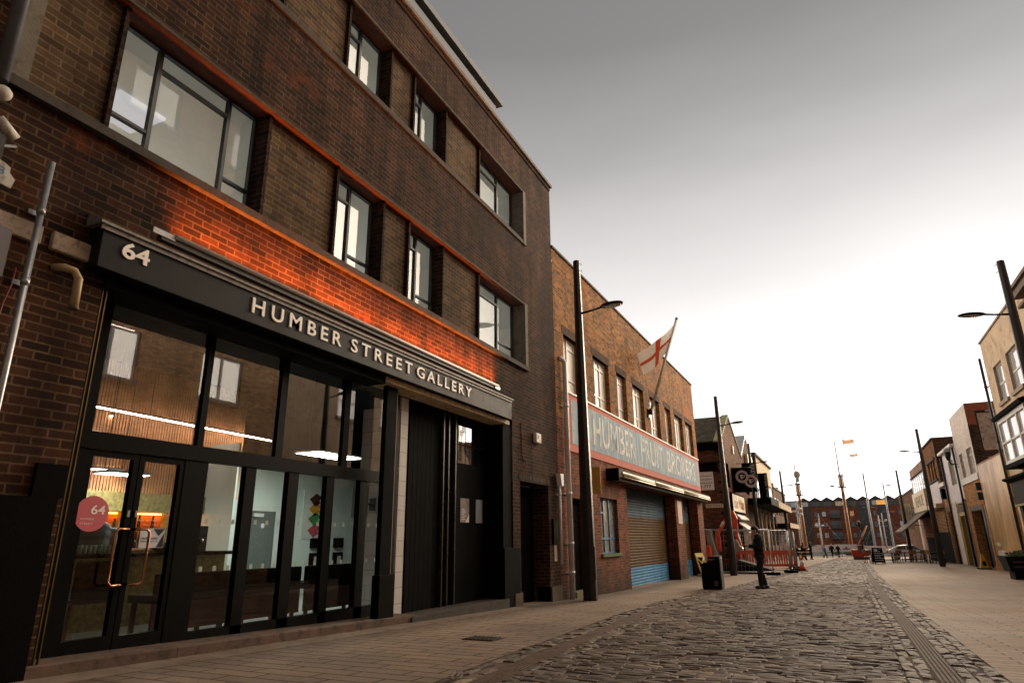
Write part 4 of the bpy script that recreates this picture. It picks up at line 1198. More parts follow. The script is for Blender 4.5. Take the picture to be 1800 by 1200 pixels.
def person(label, loc, rz, H=1.75, pose='stand', jacket=M_cloth, trousers=M_cloth2, shoe=M_shoe, hair=M_hair, skin=M_skin, group=None, vox=.02, hold=False, bald=False, long_coat=False, name='person', hat=None):
    """faces local +X"""
    t = lthing(name, label, 'person', group)
    k = H / 1.75
    V = lambda x, y, z: Vector((x * k, y * k, z * k))
    lean = .0
    hipz, seat = .92, 0
    if pose == 'walk': LG = [((0, .09, .92), (.16, .09, .50), (.20, .09, .09), .20), ((0, -.09, .92), (.03, -.09, .50), (-.22, -.09, .13), -.22)]
    elif pose == 'sit': 
        seat = -.40
        LG = [((0, .10, .55), (.42, .13, .52), (.40, .13, .09), .40), ((0, -.10, .55), (.42, -.11, .52), (.46, -.11, .09), .46)]
    else: LG = [((0, .095, .92), (.05, .105, .50), (.06, .115, .09), .06), ((0, -.095, .92), (.0, -.105, .50), (-.10, -.12, .09), -.10)]
    zo = seat if pose == 'sit' else 0
    m = MB()
    for hp, kn, an, fx in LG:
        m.tube([V(*hp), V(*(hp[i] * .5 + kn[i] * .5 for i in range(3))), V(*kn), V(*(kn[i] * .6 + an[i] * .4 for i in range(3))), V(*an)], [.112 * k, .102 * k, .080 * k, .076 * k, .064 * k], 10)
    m.ell(V(-.01, 0, .96 + zo), .125 * k, .165 * k, .13 * k)
    tr = m.build('trousers', trousers, t, remesh=vox)
    m = MB()
    for hp, kn, an, fx in LG:
        for dx, r in ((-.05, .043), (.01, .047), (.07, .047), (.12, .040)): m.ell(V(fx + dx, an[1], max(.040, an[2] - .045)), .058 * k, r * k, .050 * k, 10, 6)
    sh = m.build('shoe_pair', shoe, t, remesh=vox * .8)
    # torso and sleeves
    m = MB()
    hem = .62 if long_coat else .90
    for z, rx, ry, x in ((hem, .155, .19, 0), (.98, .15, .185, -.005), (1.10, .15, .19, 0), (1.22, .155, .205, -.005), (1.34, .15, .215, -.015), (1.43, .115, .185, -.02)):
        m.ell(V(x, 0, z + zo), rx * k, ry * k, .115 * k, 14, 8)
    m.ell(V(-.005, 0, 1.47 + zo), .072 * k, .085 * k, .07 * k)
    AR = []
    for sd in (1, -1):
        shd = V(-.01, sd * .195, 1.43 + zo)
        if hold: el, wr = V(.02, sd * .25, 1.15 + zo), V(.27, sd * .085, 1.185 + zo + (.02 if sd > 0 else 0))
        elif pose == 'point' and sd > 0: el, wr = V(.25, sd * .22, 1.36 + zo), V(.52, sd * .18, 1.34 + zo)
        elif pose == 'sit': el, wr = V(.06, sd * .25, 1.16 + zo), V(.30, sd * .16, 1.14 + zo)
        elif pose == 'walk': el, wr = V(-.03 - sd * .10, sd * .25, 1.16), V(.06 - sd * .16, sd * .25, .92)
        else: el, wr = V(-.02, sd * .245, 1.15), V(.05, sd * .235, .90)
        m.tube([shd, (shd + el) / 2, el, (el + wr) / 2, wr], [.080 * k, .072 * k, .064 * k, .056 * k, .044 * k], 10)
        AR.append((sd, el, wr))
    jk = m.build('jacket', jacket, t, remesh=vox)
    for sd, el, wr in AR:
        f = (wr - el).normalized()
        up = Vector((0, 0, 1)) if hold or pose in ('sit',) else Vector((0, sd, 0))
        if abs(f.dot(up)) > .9: up = Vector((1, 0, 0))
        s_ = f.cross(up) * (1 if sd > 0 else -1) if not hold else Vector((0, -sd, .4))
        hand(None, wr, f, s_, up, k, .75 if hold else .45).build('hand', skin, t, remesh=.0075 if vox <= .02 else .012)
    # head: skull, jaw, nose, ears, neck
    hx, hz = (.055, 1.615 + zo) if hold else (.03, 1.63 + zo)
    tilt = .38 if hold else .05
    m = MB()
    def Hd(x, y, z):     # head-local to body
        c, s_ = math.cos(tilt), math.sin(tilt)
        return V(hx + x * c + z * s_, y, hz - x * s_ + z * c)
    m.tube([V(-.01, 0, 1.46 + zo), Hd(-.01, 0, -.07)], [.058 * k, .054 * k], 10)
    m.ell(Hd(-.01, 0, .03), .098 * k, .076 * k, .10 * k, 14, 10)
    m.ell(Hd(.035, 0, -.045), .062 * k, .058 * k, .075 * k, 12, 8)
    m.tube([Hd(.088, 0, .02), Hd(.108, 0, -.018), Hd(.092, 0, -.028)], [.011 * k, .016 * k, .013 * k], 8)
    m.ell(Hd(.086, 0, -.062), .016 * k, .028 * k, .010 * k)
    m.ell(Hd(.075, 0, -.095), .022 * k, .026 * k, .020 * k)
    for sd in (1, -1):
        m.ell(Hd(-.01, sd * .078, -.005), .022 * k, .012 * k, .032 * k)
        m.ell(Hd(.075, sd * .034, .035), .02 * k, .026 * k, .010 * k)
    m.build('head', skin, t, remesh=min(vox * .55, .014))
    m = MB()
    for sd in (1, -1): m.ell(Hd(.088, sd * .032, .016), .010 * k, .013 * k, .008 * k)
    m.build('eye_pair', M_shoe, t)
    if hat:
        m = MB(); m.ell(Hd(-.015, 0, .075), .108 * k, .088 * k, .075 * k, 14, 8); m.build('hat', hat, t, remesh=vox * .6)
    elif not bald:
        m = MB()
        m.ell(Hd(-.022, 0, .060), .100 * k, .083 * k, .088 * k, 14, 10); m.ell(Hd(-.055, 0, .01), .062 * k, .076 * k, .085 * k, 12, 8)
        m.ell(Hd(.02, 0, .10), .06 * k, .06 * k, .035 * k)
        m.build('hair', hair, t, remesh=min(vox * .6, .015))
    if hold:
        c = (AR[0][2] + AR[1][2]) / 2 + Vector((.10 * k, 0, .035 * k))
        m = MB(); m.box(c.x - .04, c.x + .045, c.y - .075, c.y + .075, c.z - .005, c.z + .006); m.build('held_leaflet', M_whited, t, bevel=.002)
    place(t, loc, rz)
    return t

person('man in black jacket and trousers looking down at his hands beside the litter bin', (-1.89, 21.97, gz(21.97)), R(192), 1.80, hold=True, vox=.016)
ppl = 'people walking at the end of the street'
M_blue = simple('blue_anorak', '#1d4f93', .8, 0, .3, .15, 9)
person('walker in a blue top striding past the white quay banner', (-.30, 105, -2.9), R(5), 1.75, 'walk', jacket=M_blue, vox=.03, group=ppl)
person('walker in dark clothes, left one of the pair by the banner', (.62, 104.6, -2.88), R(60), 1.85, 'walk', vox=.03, group=ppl, bald=True)
person('walker in dark clothes, right one of the pair by the banner', (1.42, 104.9, -2.9), R(50), 1.82, 'walk', vox=.03, group=ppl, hair=simple('grey_hair', '#8b8681', .7))
person('person in a long black coat walking with arm stretched forward', (-1.55, 78.0, gz(78)), R(10), 1.78, 'point', vox=.03, group=ppl, long_coat=True, hair=simple('fair_hair', '#a9805a', .7))
person('person in dark clothes walking behind the long black coat', (-2.30, 79.0, gz(79)), R(15), 1.72, 'walk', vox=.03, group=ppl)
person('person in black sitting on the far picnic bench', (-2.75, 72.6, gz(72.6)), R(-80), 1.75, 'sit', vox=.03, group='people seated at the far picnic table')
person('person in dark coat sitting at the end of the picnic bench', (-2.1, 73.0, gz(73)), R(-100), 1.72, 'sit', vox=.03, group='people seated at the far picnic table')
person('barman in grey shirt seen from behind the bar', (-9.45, 6.22, -1.19), R(165), 1.72, 'stand', jacket=simple('grey_shirt', '#7f8586', .85, 0, .3, .12, 12), vox=.02)

# ------------------------------------------------------------------ street lamps
def lamp_tree(height, arm_z, label):
    t = lthing('street_lamp', label, 'street lamp', 'dark street lamps along the street')
    hs = .56 * height
    m = MB()
    def ring(z, r): return [(r * math.cos(math.pi / 4 * i + math.pi / 8), r * math.sin(math.pi / 4 * i + math.pi / 8), z) for i in range(8)]
    prof = [(0, .165), (1.2, .160), (hs, .125), (height - .02, .088), (height, .080)]
    vs = []; fs = []
    for z, r in prof: vs += ring(z, r)
    for j in range(len(prof) - 1):
        for i in range(8): fs.append((j * 8 + i, j * 8 + (i + 1) % 8, (j + 1) * 8 + (i + 1) % 8, (j + 1) * 8 + i))
    fs.append(tuple(range(len(vs) - 8, len(vs))))
    m.add(vs, fs); m.build('column', M_lampcol, t)
    m = MB()
    m.tube([(.08, 0, arm_z - .02), (.4, 0, arm_z + .02), (.62, 0, arm_z + .06)], [.032, .026, .030], 8)
    m.build('arm', M_lampcol, t)
    m = MB(); m.ell((.88, 0, arm_z + .085), .31, .21, .05, 18, 8, rot=(0, R(-4), 0)); m.ell((.86, 0, arm_z + .125), .06, .06, .02)
    hd = m.build('lantern', M_lampcol, t)
    m = MB(); m.ell((.90, 0, arm_z + .048), .22, .14, .02, 16, 6, rot=(0, R(-4), 0)); m.build('lens', simple('lamp_lens', '#b9bcbc', .15, 0, .8, .1, 4), hd)
    m = MB()
    for z in (height - .1, arm_z + 1.15, arm_z + .18):
        m.tube([(.085, 0, z), (.125, 0, z + .02), (.14, 0, z - .02), (.11, 0, z - .04)], .007, 5)
    m.build('hook', M_galv, t)
    m = MB(); m.box(.150, .162, -.05, .05, .45, 1.15); m.build('access_panel', M_lampcol, t)
    return t
M_lampcol = simple('dark_lamp_paint', '#25211d', .42, .25, .5, .2, 3, .05, 40)
L0 = lamp_tree(8.28, 6.84, 'dark street lamp at the joint of the gallery and the warehouse')
place(L0, (-4.96, 14.85, gz(14.85)))
ln = thing('lamp_notice', 'yellow notice strapped to the nearest left street lamp', 'notice', (-4.8, 14.85, 1.3))
m = MB(); m.box(-4.80, -4.60, 14.86, 14.875, 1.0, 1.62); m.build('card', simple('yellow_card', '#cf9c45', .6, 0, .4, .12, 6), ln)
for x, y, rz, lab, sc in ((-3.98, 32.46, 0, 'dark street lamp behind the litter bin near the corner', 1.0), (-4.15, 49.6, 0, 'dark street lamp by the round pub signs', 1.0), (-3.16, 69.0, 0, 'farthest dark street lamp on the left side', 1.0),
                          (5.11, 19.5, 180, 'nearest dark street lamp on the right, cut by the frame', 1.0), (6.18, 48.0, 180, 'dark street lamp before the right hand terrace', 1.0), (7.12, 73.5, 180, 'farthest dark street lamp on the right side', 1.0)):
    c = copy_tree(L0); c['label'] = lab; place(c, (x, y, gz(y)), R(rz))

# ------------------------------------------------------------------ litter bin
b = lthing('litter_bin', 'black litter bin standing on the left pavement near the man', 'litter bin')
m = MB(); m.prism([(-.27, -.25, .03), (.27, -.25, .03), (.27, -.25, .80), (.20, -.25, .86), (-.27, -.25, .72)], (0, .5, 0)); m.build('body', M_black, b, bevel=.02)
m = MB(); m.box(.265, .30, -.26, .26, .02, .90); m.build('side_panel', simple('bin_side', '#3a3128', .5, .2, .5, .2, 5), b, bevel=.012)
m = MB(); m.box(-.05, .28, -.255, .255, .865, .925); m.build('lid', M_blackm, b, bevel=.02)
m = MB(); m.box(.10, .30, -.12, .26, .925, .945); m.build('stub_plate', M_galv, b)
m = MB(); m.box(-.25, .24, -.23, .23, 0, .03); m.build('base', M_blackm, b)
m = MB()
for z in (.12, .17, .22): m.tube([(.08, -.257, z), (.13, -.257, z + .012), (.19, -.257, z)], .006, 5)
m.build('logo', M_whited, b)
place(b, (-3.22, 21.15, gz(21.15)))

# ------------------------------------------------------------------ works area at the corner
def heras(p0, p1, label):
    a = Vector((p0[0], p0[1], gz(p0[1]))); c = Vector((p1[0], p1[1], gz(p1[1])))
    t = thing('mesh_fence_panel', label, 'fence panel', tuple(a), group='mesh fence panels round the works')
    u = (c - a); L = u.length; u.normalize(); z = Vector((0, 0, 1))
    m = MB()
    m.tube([a + z * .08, a + z * 2.0], .024); m.tube([c + z * .08, c + z * 2.0], .024)
    m.tube([a + z * 2.0, c + z * 2.0], .024); m.tube([a + z * .14, c + z * .14], .022)
    m.build('frame', M_galv, t)
    m = MB(); n = int(L / .16)
    for i in range(1, n): q = a + u * (L * i / n); m.tube([q + z * .14, q + z * 2.0], .0045, 4)
    for i in range(1, 7): m.tube([a + z * (.14 + i * .27), c + z * (.14 + i * .27)], .0045, 4)
    m.build('wire_mesh', M_galv, t)
    for q in (a, c):
        m = MB(); m.box(q.x - .30, q.x + .30, q.y - .11, q.y + .11, q.z, q.z + .13); m.build('rubber_block', M_blackm, t, bevel=.02)
heras((-5.35, 32.95), (-2.35, 33.35), 'mesh fence panel along the pavement behind the bin')
heras((-4.35, 35.6), (-1.75, 36.3), 'mesh fence panel behind the man')
heras((-1.70, 36.4), (-1.78, 38.9), 'mesh fence panel end-on at the road edge, the nearer')
heras((-1.55, 39.1), (-1.75, 42.3), 'mesh fence panel end-on at the road edge, the farther')
heras((-1.65, 42.6), (-2.6, 48.0), 'mesh fence panel running away down the street')
def plastic_barrier(x, y, rz, lab):
    t = lthing('plastic_barrier', lab, 'barrier', 'orange plastic barriers round the works')
    m = MB()
    for z0, z1 in ((.78, 1.0), (.10, .24)): m.box(-1.0, 1.0, -.025, .025, z0, z1)
    for i in range(15): x0 = -.98 + i * .136; m.box(x0, x0 + .07, -.018, .018, .24, .78)
    m.build('panel', M_orange, t)
    for q in (-.7, .7): MB().box(q - .06, q + .06, -.28, .28, 0, .10).build('foot', M_blackm, t)
    place(t, (x, y, gz(y)), rz)
plastic_barrier(-4.35, 42.6, R(3), 'orange plastic barrier left of the man')
plastic_barrier(-2.75, 43.0, R(12), 'orange plastic barrier behind the man')
tp = lthing('rubber_sheet', 'heap of black rubber sheets lying inside the fence', 'rubber sheet')
m = MB()
m.prism([(-1.0, -.4, 0), (1.1, -.4, 0), (1.05, -.4, .10), (.1, -.4, .52), (-.25, -.4, .58), (-.45, -.4, .42), (-1.0, -.4, .2)], (0, .9, 0))
m.build('sheet', simple('black_rubber', '#19191a', .8, 0, .1, .3, 4, .3, 12), tp, bevel=.05)
m = MB(); m.prism([(-.3, -.5, .50), (1.25, -.5, .12), (1.3, -.5, .20), (-.2, -.5, .63)], (0, 1.0, 0)); m.build('top_sheet', simple('grey_rubber', '#2c2d2f', .8, 0, .1, .3, 4, .2, 12), tp, bevel=.02)
place(tp, (-3.75, 35.2, gz(35.2)), R(-4))
cn_ = lthing('traffic_cone', 'orange and white traffic cone at the edge of the cobbles', 'cone')
MB().cyl((0, 0, .04), (0, 0, .30), .155, .115, 18).build('cone_body', M_orange, cn_)
MB().cyl((0, 0, .30), (0, 0, .54), .115, .070, 18).build('reflective_sleeve', M_whitep, cn_)
MB().cyl((0, 0, .54), (0, 0, .74), .070, .032, 18).build('cone_tip', M_orange, cn_)
MB().box(-.22, .22, -.22, .22, 0, .04).build('cone_base', M_blackm, cn_, bevel=.01)
place(cn_, (-1.28, 38.95, gz(38.95)))
# folded yellow frame
yf = lthing('folding_barrier', 'pale yellow folding barrier leaning by the second shutter', 'barrier')
M_yel = simple('pale_yellow_paint', '#cdb565', .55, 0, .4, .2, 6)
m = MB()
for x in (-.35, .30): m.hexa([(x, 0, .05), (x + .05, 0, .05), (x + .05, .04, .05), (x, .04, .05), (x + .0, .28, .98), (x + .05, .28, .98), (x + .05, .32, .98), (x, .32, .98)])
m.hexa([(-.35, .22, .80), (.35, .22, .80), (.35, .25, .80), (-.35, .25, .80), (-.35, .27, .98), (.35, .27, .98), (.35, .30, .98), (-.35, .30, .98)])
m.hexa([(-.35, .02, .12), (.35, .02, .12), (.35, .05, .12), (-.35, .05, .12), (-.35, .07, .30), (.35, .07, .30), (.35, .10, .30), (-.35, .10, .30)])
m.build('frame', M_yel, yf)
m = MB(); m.tube([(-.33, .08, .30), (.33, .23, .80)], .025); m.tube([(.33, .08, .30), (-.33, .23, .80)], .025); m.build('cross_brace', M_yel, yf)
m = MB(); m.box(-.4, -.2, -.05, .2, 0, .1); m.build('foot', M_yel, yf); m = MB(); m.box(.1, .45, -.05, .35, 0, .08); m.build('rubber_foot', M_blackm, yf)
place(yf, (-5.0, 31.2, gz(31.2)), R(70))
# mini digger
dg_ = lthing('mini_digger', 'orange digger with folded boom and grey bucket inside the fence', 'digger')
M_dor = simple('digger_orange', '#d4451c', .4, .0, .5, .25, 4, .05)
def plate(mb, pts, w0, w1):
    """side profile (x, z) thickened across y"""
    mb.prism([(x, w0, z) for x, z in pts], (0, w1 - w0, 0))
m = MB(); plate(m, [(-5.80, -.1), (-5.74, .36), (-5.48, .56), (-4.92, 1.40), (-4.72, 1.46), (-4.68, 1.28), (-4.86, 1.16), (-5.28, .52), (-5.50, .20), (-5.52, -.8), (-5.74, -.8)], -.13, .13)
m.build('boom', M_dor, dg_, bevel=.03)
m = MB(); plate(m, [(-4.86, 1.52), (-4.62, 1.46), (-4.46, 1.05), (-4.50, .2), (-4.30, -.75), (-4.45, -.8), (-4.72, .2), (-4.76, 1.0)], -.11, .11)
m.build('dipper_arm', M_dor, dg_, bevel=.03)
m = MB(); m.tube([(-5.55, 0, .05), (-5.05, 0, .80)], .05); m.tube([(-4.44, 0, 1.0), (-4.34, 0, .1)], .05)
cyl_ = m.build('ram_cylinder', M_blackm, dg_)
m = MB(); m.tube([(-5.42, -.14, .58), (-5.22, -.14, .88)], .075, 8); m.tube([(-5.06, -.14, 1.10), (-4.9, -.14, 1.33)], .075, 8); m.build('warning_stripe', M_whitep, dg_)
m = MB(); m.tube([(-4.55, 0, .30), (-4.62, 0, -.25)], .04); m.build('ram_rod', M_galv, dg_)
m = MB(); plate(m, [(-4.95, -.20), (-4.62, -.10), (-4.45, -.45), (-4.30, -.62), (-4.42, -.80), (-4.75, -.78), (-4.98, -.55)], -.30, .30)
m.build('bucket', simple('worn_steel', '#8b8680', .4, .7, .5, .3, 5), dg_, bevel=.03)
m = MB(); plate(m, [(-6.30, .36), (-5.98, .40), (-5.70, -1.0), (-6.1, -1.0)], -.5, .5)
cab = m.build('cab_post', simple('digger_grey', '#8c8b87', .5, .2, .5, .2, 4), dg_, bevel=.03)
m = MB(); m.box(-8.2, -6.0, -.75, .75, .36, .46); m.build('cab_roof', M_whited, dg_, bevel=.03)
m = MB(); m.box(-8.1, -6.0, -.8, .8, -1.25, -.45); m.build('engine_housing', M_dor, dg_, bevel=.08)
m = MB()
for s_ in (-.85, .55): 
    m.box(-8.3, -5.6, s_, s_ + .30, -1.74, -1.35)
m.build('track_pair', M_blackm, dg_, bevel=.12)
place(dg_, (0, 40.6, 0))

# ------------------------------------------------------------------ corner pub with gable to the street
F3 = Face(-5.03, 41.0, 1.29, 'L'); U = F3.p
PB = thing('gable_pub', 'brown brick pub with mossy slate roof and gable to the street', 'building', U(4.6, gz(45), 0))
M_brick3 = brick('pub_brick', '#86583a', '#63422d', '#8d745c', third='#45312a', stain=.35, bump=.6, patch='#9a6646', patch_at=(.6, .7))
M_brick3s = brick('pub_side_brick', '#7c4f42', '#5f3c33', '#94806c', third='#40302c', stain=.4, bump=.6, patch='#8f6a5c', patch_at=(.55, .68), patch_scale=1.6)
M_slate = brick('mossy_slate', '#5d564a', '#4b463c', '#35312a', w=.28, h=.20, mort=.01, stain=.35, bump=.7, patch='#5f5f3c', patch_at=(.55, .7), patch_scale=1.2)
gw, ap, ez = 9.1, 4.35, 5.62; rz_ = 7.75
PBh = [(1.35, 2.45, 2.95, 4.45), (3.4, 4.5, 2.95, 4.35), (1.5, 3.2, -3, .9), (4.6, 6.2, -3, 1.0)]
m = MB()
wall_sheet(m, F3, 0, gw, -3, ez, PBh)
m.poly([U(0, ez, 0), U(gw, ez, 0), U(ap, rz_, 0)])
m.build('gable_wall', M_brick3, PB)
for q_ in (0, gw): MB().quad(U(q_, -3, 0), U(q_, ez, 0), U(q_, ez, -16), U(q_, -3, -16)).build('side_wall', M_brick3s, PB)
for i in range(24):     # toothed brick quoins at the corner
    if i % 2 == 0: MB().hexa([U(-.012, -1.7 + i * .3, -.34), U(0, -1.7 + i * .3, -.34), U(0, -1.7 + i * .3, .002), U(-.012, -1.7 + i * .3, .002), U(-.012, -1.55 + i * .3, -.34), U(0, -1.55 + i * .3, -.34), U(0, -1.55 + i * .3, .002), U(-.012, -1.55 + i * .3, .002)]).build('quoin', M_quoin, PB)
m = MB()
def slope(mb, s0, z0, s1, z1, d0, d1, th=.10):
    a = [U(s0, z0, d0), U(s1, z1, d0), U(s1, z1, d1), U(s0, z0, d1)]
    mb.hexa([(q[0], q[1], q[2]) for q in a] + [(q[0], q[1], q[2] + th) for q in a])
slope(m, -.15, ez - .10, ap, rz_, -.25, -16); slope(m, gw + .15, ez - .10, ap, rz_, -.25, -16)
m.build('roof', M_slate, PB)
m = MB(); slope(m, -.28, ez - .16, ap, rz_ + .02, -.36, .06, .16); slope(m, gw + .2, ez - .14, ap, rz_ + .02, -.3, .06, .14); m.build('verge_coping', simple('lichen_coping', '#8d8a72', .85, 0, .3, .35, 4, .3, 30, '#6a6b3c'), PB)
m = MB(); m.fb(F3, -.3, .02, ez - .55, ez - .1, -16, -.02); m.build('eaves_board', M_blackm, PB)
for h in PBh[:2]:
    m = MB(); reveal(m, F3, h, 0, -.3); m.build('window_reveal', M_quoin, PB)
    steel_window(h[0], h[1], h[2], h[3], -.22, [(h[0] + h[1]) / 2], [(h[0], h[1], (h[2] + h[3]) / 2)], parent=PB, fm=M_wfr, gm=M_mirror, t=.06, F=F3)
for h in PBh[2:]:
    m = MB(); reveal(m, F3, h, 0, -.5); m.build('door_reveal', M_quoin, PB)
    m = MB(); m.fb(F3, h[0], h[1], -3, h[3], -.5, -.42); m.build('door', M_black, PB)
m = MB(); m.fb(F3, 4.75, 5.05, 5.35, 5.85, 0, .10); m.build('wall_light', M_whitep, PB)
m = MB(); m.fb(F3, 1.7, 7.6, 1.55, 2.62, .02, .12)
cs_ = m.build('shop_sign', simple('cream_sign', '#e8dcc2', .6, 0, .4, .1, 3), PB)
m = MB()
for q in ((1.7, 7.6, 1.50, 1.56), (1.7, 7.6, 2.61, 2.67), (1.66, 1.74, 1.5, 2.67), (7.56, 7.64, 1.5, 2.67)): m.fb(F3, *q, .02, .15)
m.build('sign_frame', M_blackm, cs_)
m = MB(); face_text(m, F3, 'Butler Whites', 2.3, 7.0, 1.74, 2.45, .121, .01, .9, .02); m.build('sign_lettering', simple('gold_letters', '#9a6a2c', .45, .2, .5, .1, 5), cs_)
m = MB(); m.prism([U(1.9, 1.35, .02), U(1.9, 1.35, .25), U(1.9, 1.10, .5), U(1.9, 1.05, .5), U(1.9, 1.05, .02)], F3.t * 4.0); m.build('awning_cassette', M_whited, PB)
m = MB(); m.prism([U(2.0, 1.0, .12), U(2.0, .45, .85), U(2.0, .38, .85), U(2.0, .92, .12)], F3.t * 3.4); m.prism([U(2.0, .45, .85), U(2.0, .25, .86), U(2.0, .25, .84), U(2.0, .45, .83)], F3.t * 3.4); m.build('awning', M_whited, PB)
wbd = thing('white_notice_board', 'white board of small text and 3 777 on the pub side wall', 'sign', U(-.05, 3.2, -1))
W0 = lambda x, z: (x, 40.93, z)
m = MB(); m.box(-7.4, -5.62, 40.94, 40.985, 2.72, 3.80); m.build('board', simple('cool_white_board', '#e9eef5', .6, 0, .3, .05, 3), wbd)
m = MB()
plane_text(m, '3 777', (-6.42, 40.938, 2.86), (1, 0, 0), (0, 0, 1), .62, .17)
for z in (3.12, 3.33, 3.54):
    x = -6.95
    while x < -5.75:
        L_ = random.uniform(.05, .14)
        m.quad(W0(x, z), W0(x + L_, z), W0(x + L_, z + .035), W0(x, z + .035)); x += L_ + .03
m.build('sign_lettering', simple('black_print', '#26262a', .6), wbd)
m = MB(); m.box(-7.4, -5.30, 40.9, 40.99, 3.80, 4.36); m.build('dark_header', M_blackm, wbd)
m = MB(); m.box(-7.4, -5.30, 40.88, 40.99, 4.36, 4.42); m.build('header_capping', M_concd, wbd)
psn = thing('street_name_sign', 'white PIER STREET name plate low on the pub side wall', 'street sign', (-5.7, 40.95, 1.8))
m = MB(); m.box(-6.22, -5.22, 40.95, 40.985, 1.69, 1.92); m.build('plate', simple('name_plate', '#cfc9c3', .5, 0, .4, .05, 4), psn)
m = MB(); plane_text(m, 'PIER STREET', (-6.16, 40.948, 1.735), (1, 0, 0), (0, 0, 1), .88, .14); m.build('sign_lettering', MATS['black_print'], psn)
# projecting signs, the far left row
def disc(c, r, mb, n=28): mb.poly([(c[0] + r * math.cos(2 * math.pi * k / n), c[1], c[2] + r * math.sin(2 * math.pi * k / n)) for k in range(n)])
rs = thing('round_pub_sign', 'black hanging sign with two white rings holding jug emblems', 'sign', (-4.5, 44.6, 3.4))
m = MB(); m.box(-4.95, -3.80, 44.62, 44.70, 2.75, 4.25); m.build('board', M_blackm, rs)
m = MB(); m.tube([(-4.95, 44.66, 4.28), (-3.75, 44.66, 4.28)], .03); m.build('bracket', M_iron, rs)
for cx_, cz_, dy in ((-4.33, 3.72, 0), (-3.83, 3.42, .03)):
    m = MB(); m.cyl((cx_, 44.58 + dy, cz_), (cx_, 44.62 + dy, cz_), .40, n=32); rg = m.build('ring', simple('ring_grey', '#b9b4b4', .5, 0, .4, .05, 4), rs)
    m = MB(); m.cyl((cx_, 44.572 + dy, cz_), (cx_, 44.581 + dy, cz_), .245, n=28); m.build('ring_centre', M_blackm, rg)
    m = MB(); y_ = 44.569 + dy
    m.poly([(cx_ - .13, y_, cz_ + .12), (cx_ + .03, y_, cz_ + .13), (cx_ + .05, y_, cz_ - .14), (cx_ - .08, y_, cz_ - .15)])
    m.tube([(cx_ + .03, y_, cz_ + .09), (cx_ + .13, y_, cz_ + .10), (cx_ + .15, y_, cz_ - .02), (cx_ + .06, y_, cz_ - .08)], .022, 6); m.build('jug_emblem', simple('emblem_pale', '#d0c9c2', .5), rg)
def banner(x0, x1, y, z0, z1, txt, label):
    t = thing('vertical_banner', label, 'banner', (x0, y, z0), group='black vertical banners on the left row')
    m = MB(); m.box(x0, x1, y, y + .05, z0, z1); b_ = m.build('cloth', M_blackm, t)
    m = MB(); plane_text(m, txt, (x0 + (x1 - x0) * .68, y - .002, z1 - .12), (0, 0, -1), (1, 0, 0), (z1 - z0) * .82, (x1 - x0) * .30); m.build('banner_lettering', MATS['emblem_pale'], b_)
    m = MB(); 
    for z in (z0 + .02, z1 - .02): m.tube([(x0 - .35, y + .02, z), (x1, y + .02, z)], .022)
    m.build('arm', M_iron, t)
banner(-4.55, -3.72, 47.3, 2.9, 4.85, 'BREWERY', 'black banner reading BREWERY above the round signs')
banner(-4.15, -3.45, 54.6, 2.6, 4.75, 'HUMBER WHARF', 'black banner reading HUMBER WHARF beyond the lamp')

F4 = Face(-4.82, 50.1, 1.29, 'L'); 
B2 = thing('tin_roof_house', 'brick gabled house with pale metal roof next to the pub', 'building', F4.p(3, gz(53), 0))
m = MB(); wall_sheet(m, F4, 0.02, 7.6, -3, 5.6, [(1.0, 3.0, 3.0, 4.4)]); m.poly([F4.p(0.02, 5.6, 0), F4.p(7.6, 5.6, 0), F4.p(3.9, 7.55, 0)])
m.quad(F4.p(.02, -3, 0), F4.p(.02, 5.6, 0), F4.p(.02, 5.6, -12), F4.p(.02, -3, -12)); m.quad(F4.p(7.6, -3, 0), F4.p(7.6, 5.6, 0), F4.p(7.6, 5.6, -12), F4.p(7.6, -3, -12)); m.build('wall', M_brick3, B2)
m = MB()
for s0, s1 in ((-.05, 3.9), (7.7, 3.9)):
    a = [F4.p(s0, 5.55, .05), F4.p(s1, 7.6, .05), F4.p(s1, 7.6, -12), F4.p(s0, 5.55, -12)]; m.hexa([tuple(q) for q in a] + [(q[0], q[1], q[2] + .08) for q in a])
m.build('roof', simple('pale_tin', '#a9a9ad', .4, .4, .5, .1, 2), B2)
m = MB(); m.fb(F4, 1.0, 3.0, 3.0, 4.4, -.3, -.2); m.build('window', M_mirror, B2)
m = MB(); m.fb(F4, 2.2, 5.0, 5.05, 6.05, .05, .25); m.build('lit_white_sign', simple('white_sign', '#d9cfbf', .6), B2)
m = MB(); m.fb(F4, .8, 3.2, -2.5, .6, -.02, .03); m.fb(F4, 4.2, 6.8, -2.5, .6, -.02, .03); m.build('shop_window', M_mirror, B2)
F5 = Face(-4.62, 57.9, 1.29, 'L')
B3 = thing('cream_top_building', 'modern dark building with cream top storey and canopy', 'building', F5.p(7, gz(64), 0))
m = MB(); m.fb(F5, 0, 14.2, -3, 4.7, -12, 0); m.build('wall', simple('dark_cladding', '#3b3630', .6, 0, .4, .2, 2), B3)
m = MB(); m.fb(F5, .4, 14.0, 4.7, 6.6, -9, .08); m.build('top_storey', M_cream, B3)
m = MB(); m.fb(F5, .2, 14.3, 6.6, 6.78, -9, .25); m.fb(F5, .1, .4, 4.6, 6.8, -1, .2); m.build('roof_edge', M_concd, B3)
for s in (1.0, 4.2, 7.4, 10.6): MB().fb(F5, s, s + 2.4, 2.7, 4.4, -.1, .04).build('window', M_mirror, B3)
m = MB(); m.fb(F5, -6.6, 14.0, 2.28, 2.72, .0, 1.55); m.build('canopy', M_blackm, B3)
m = MB(); m.fb(F5, -.4, 14.0, 2.24, 2.78, 1.55, 1.62); m.build('canopy_fascia', M_cream, B3)
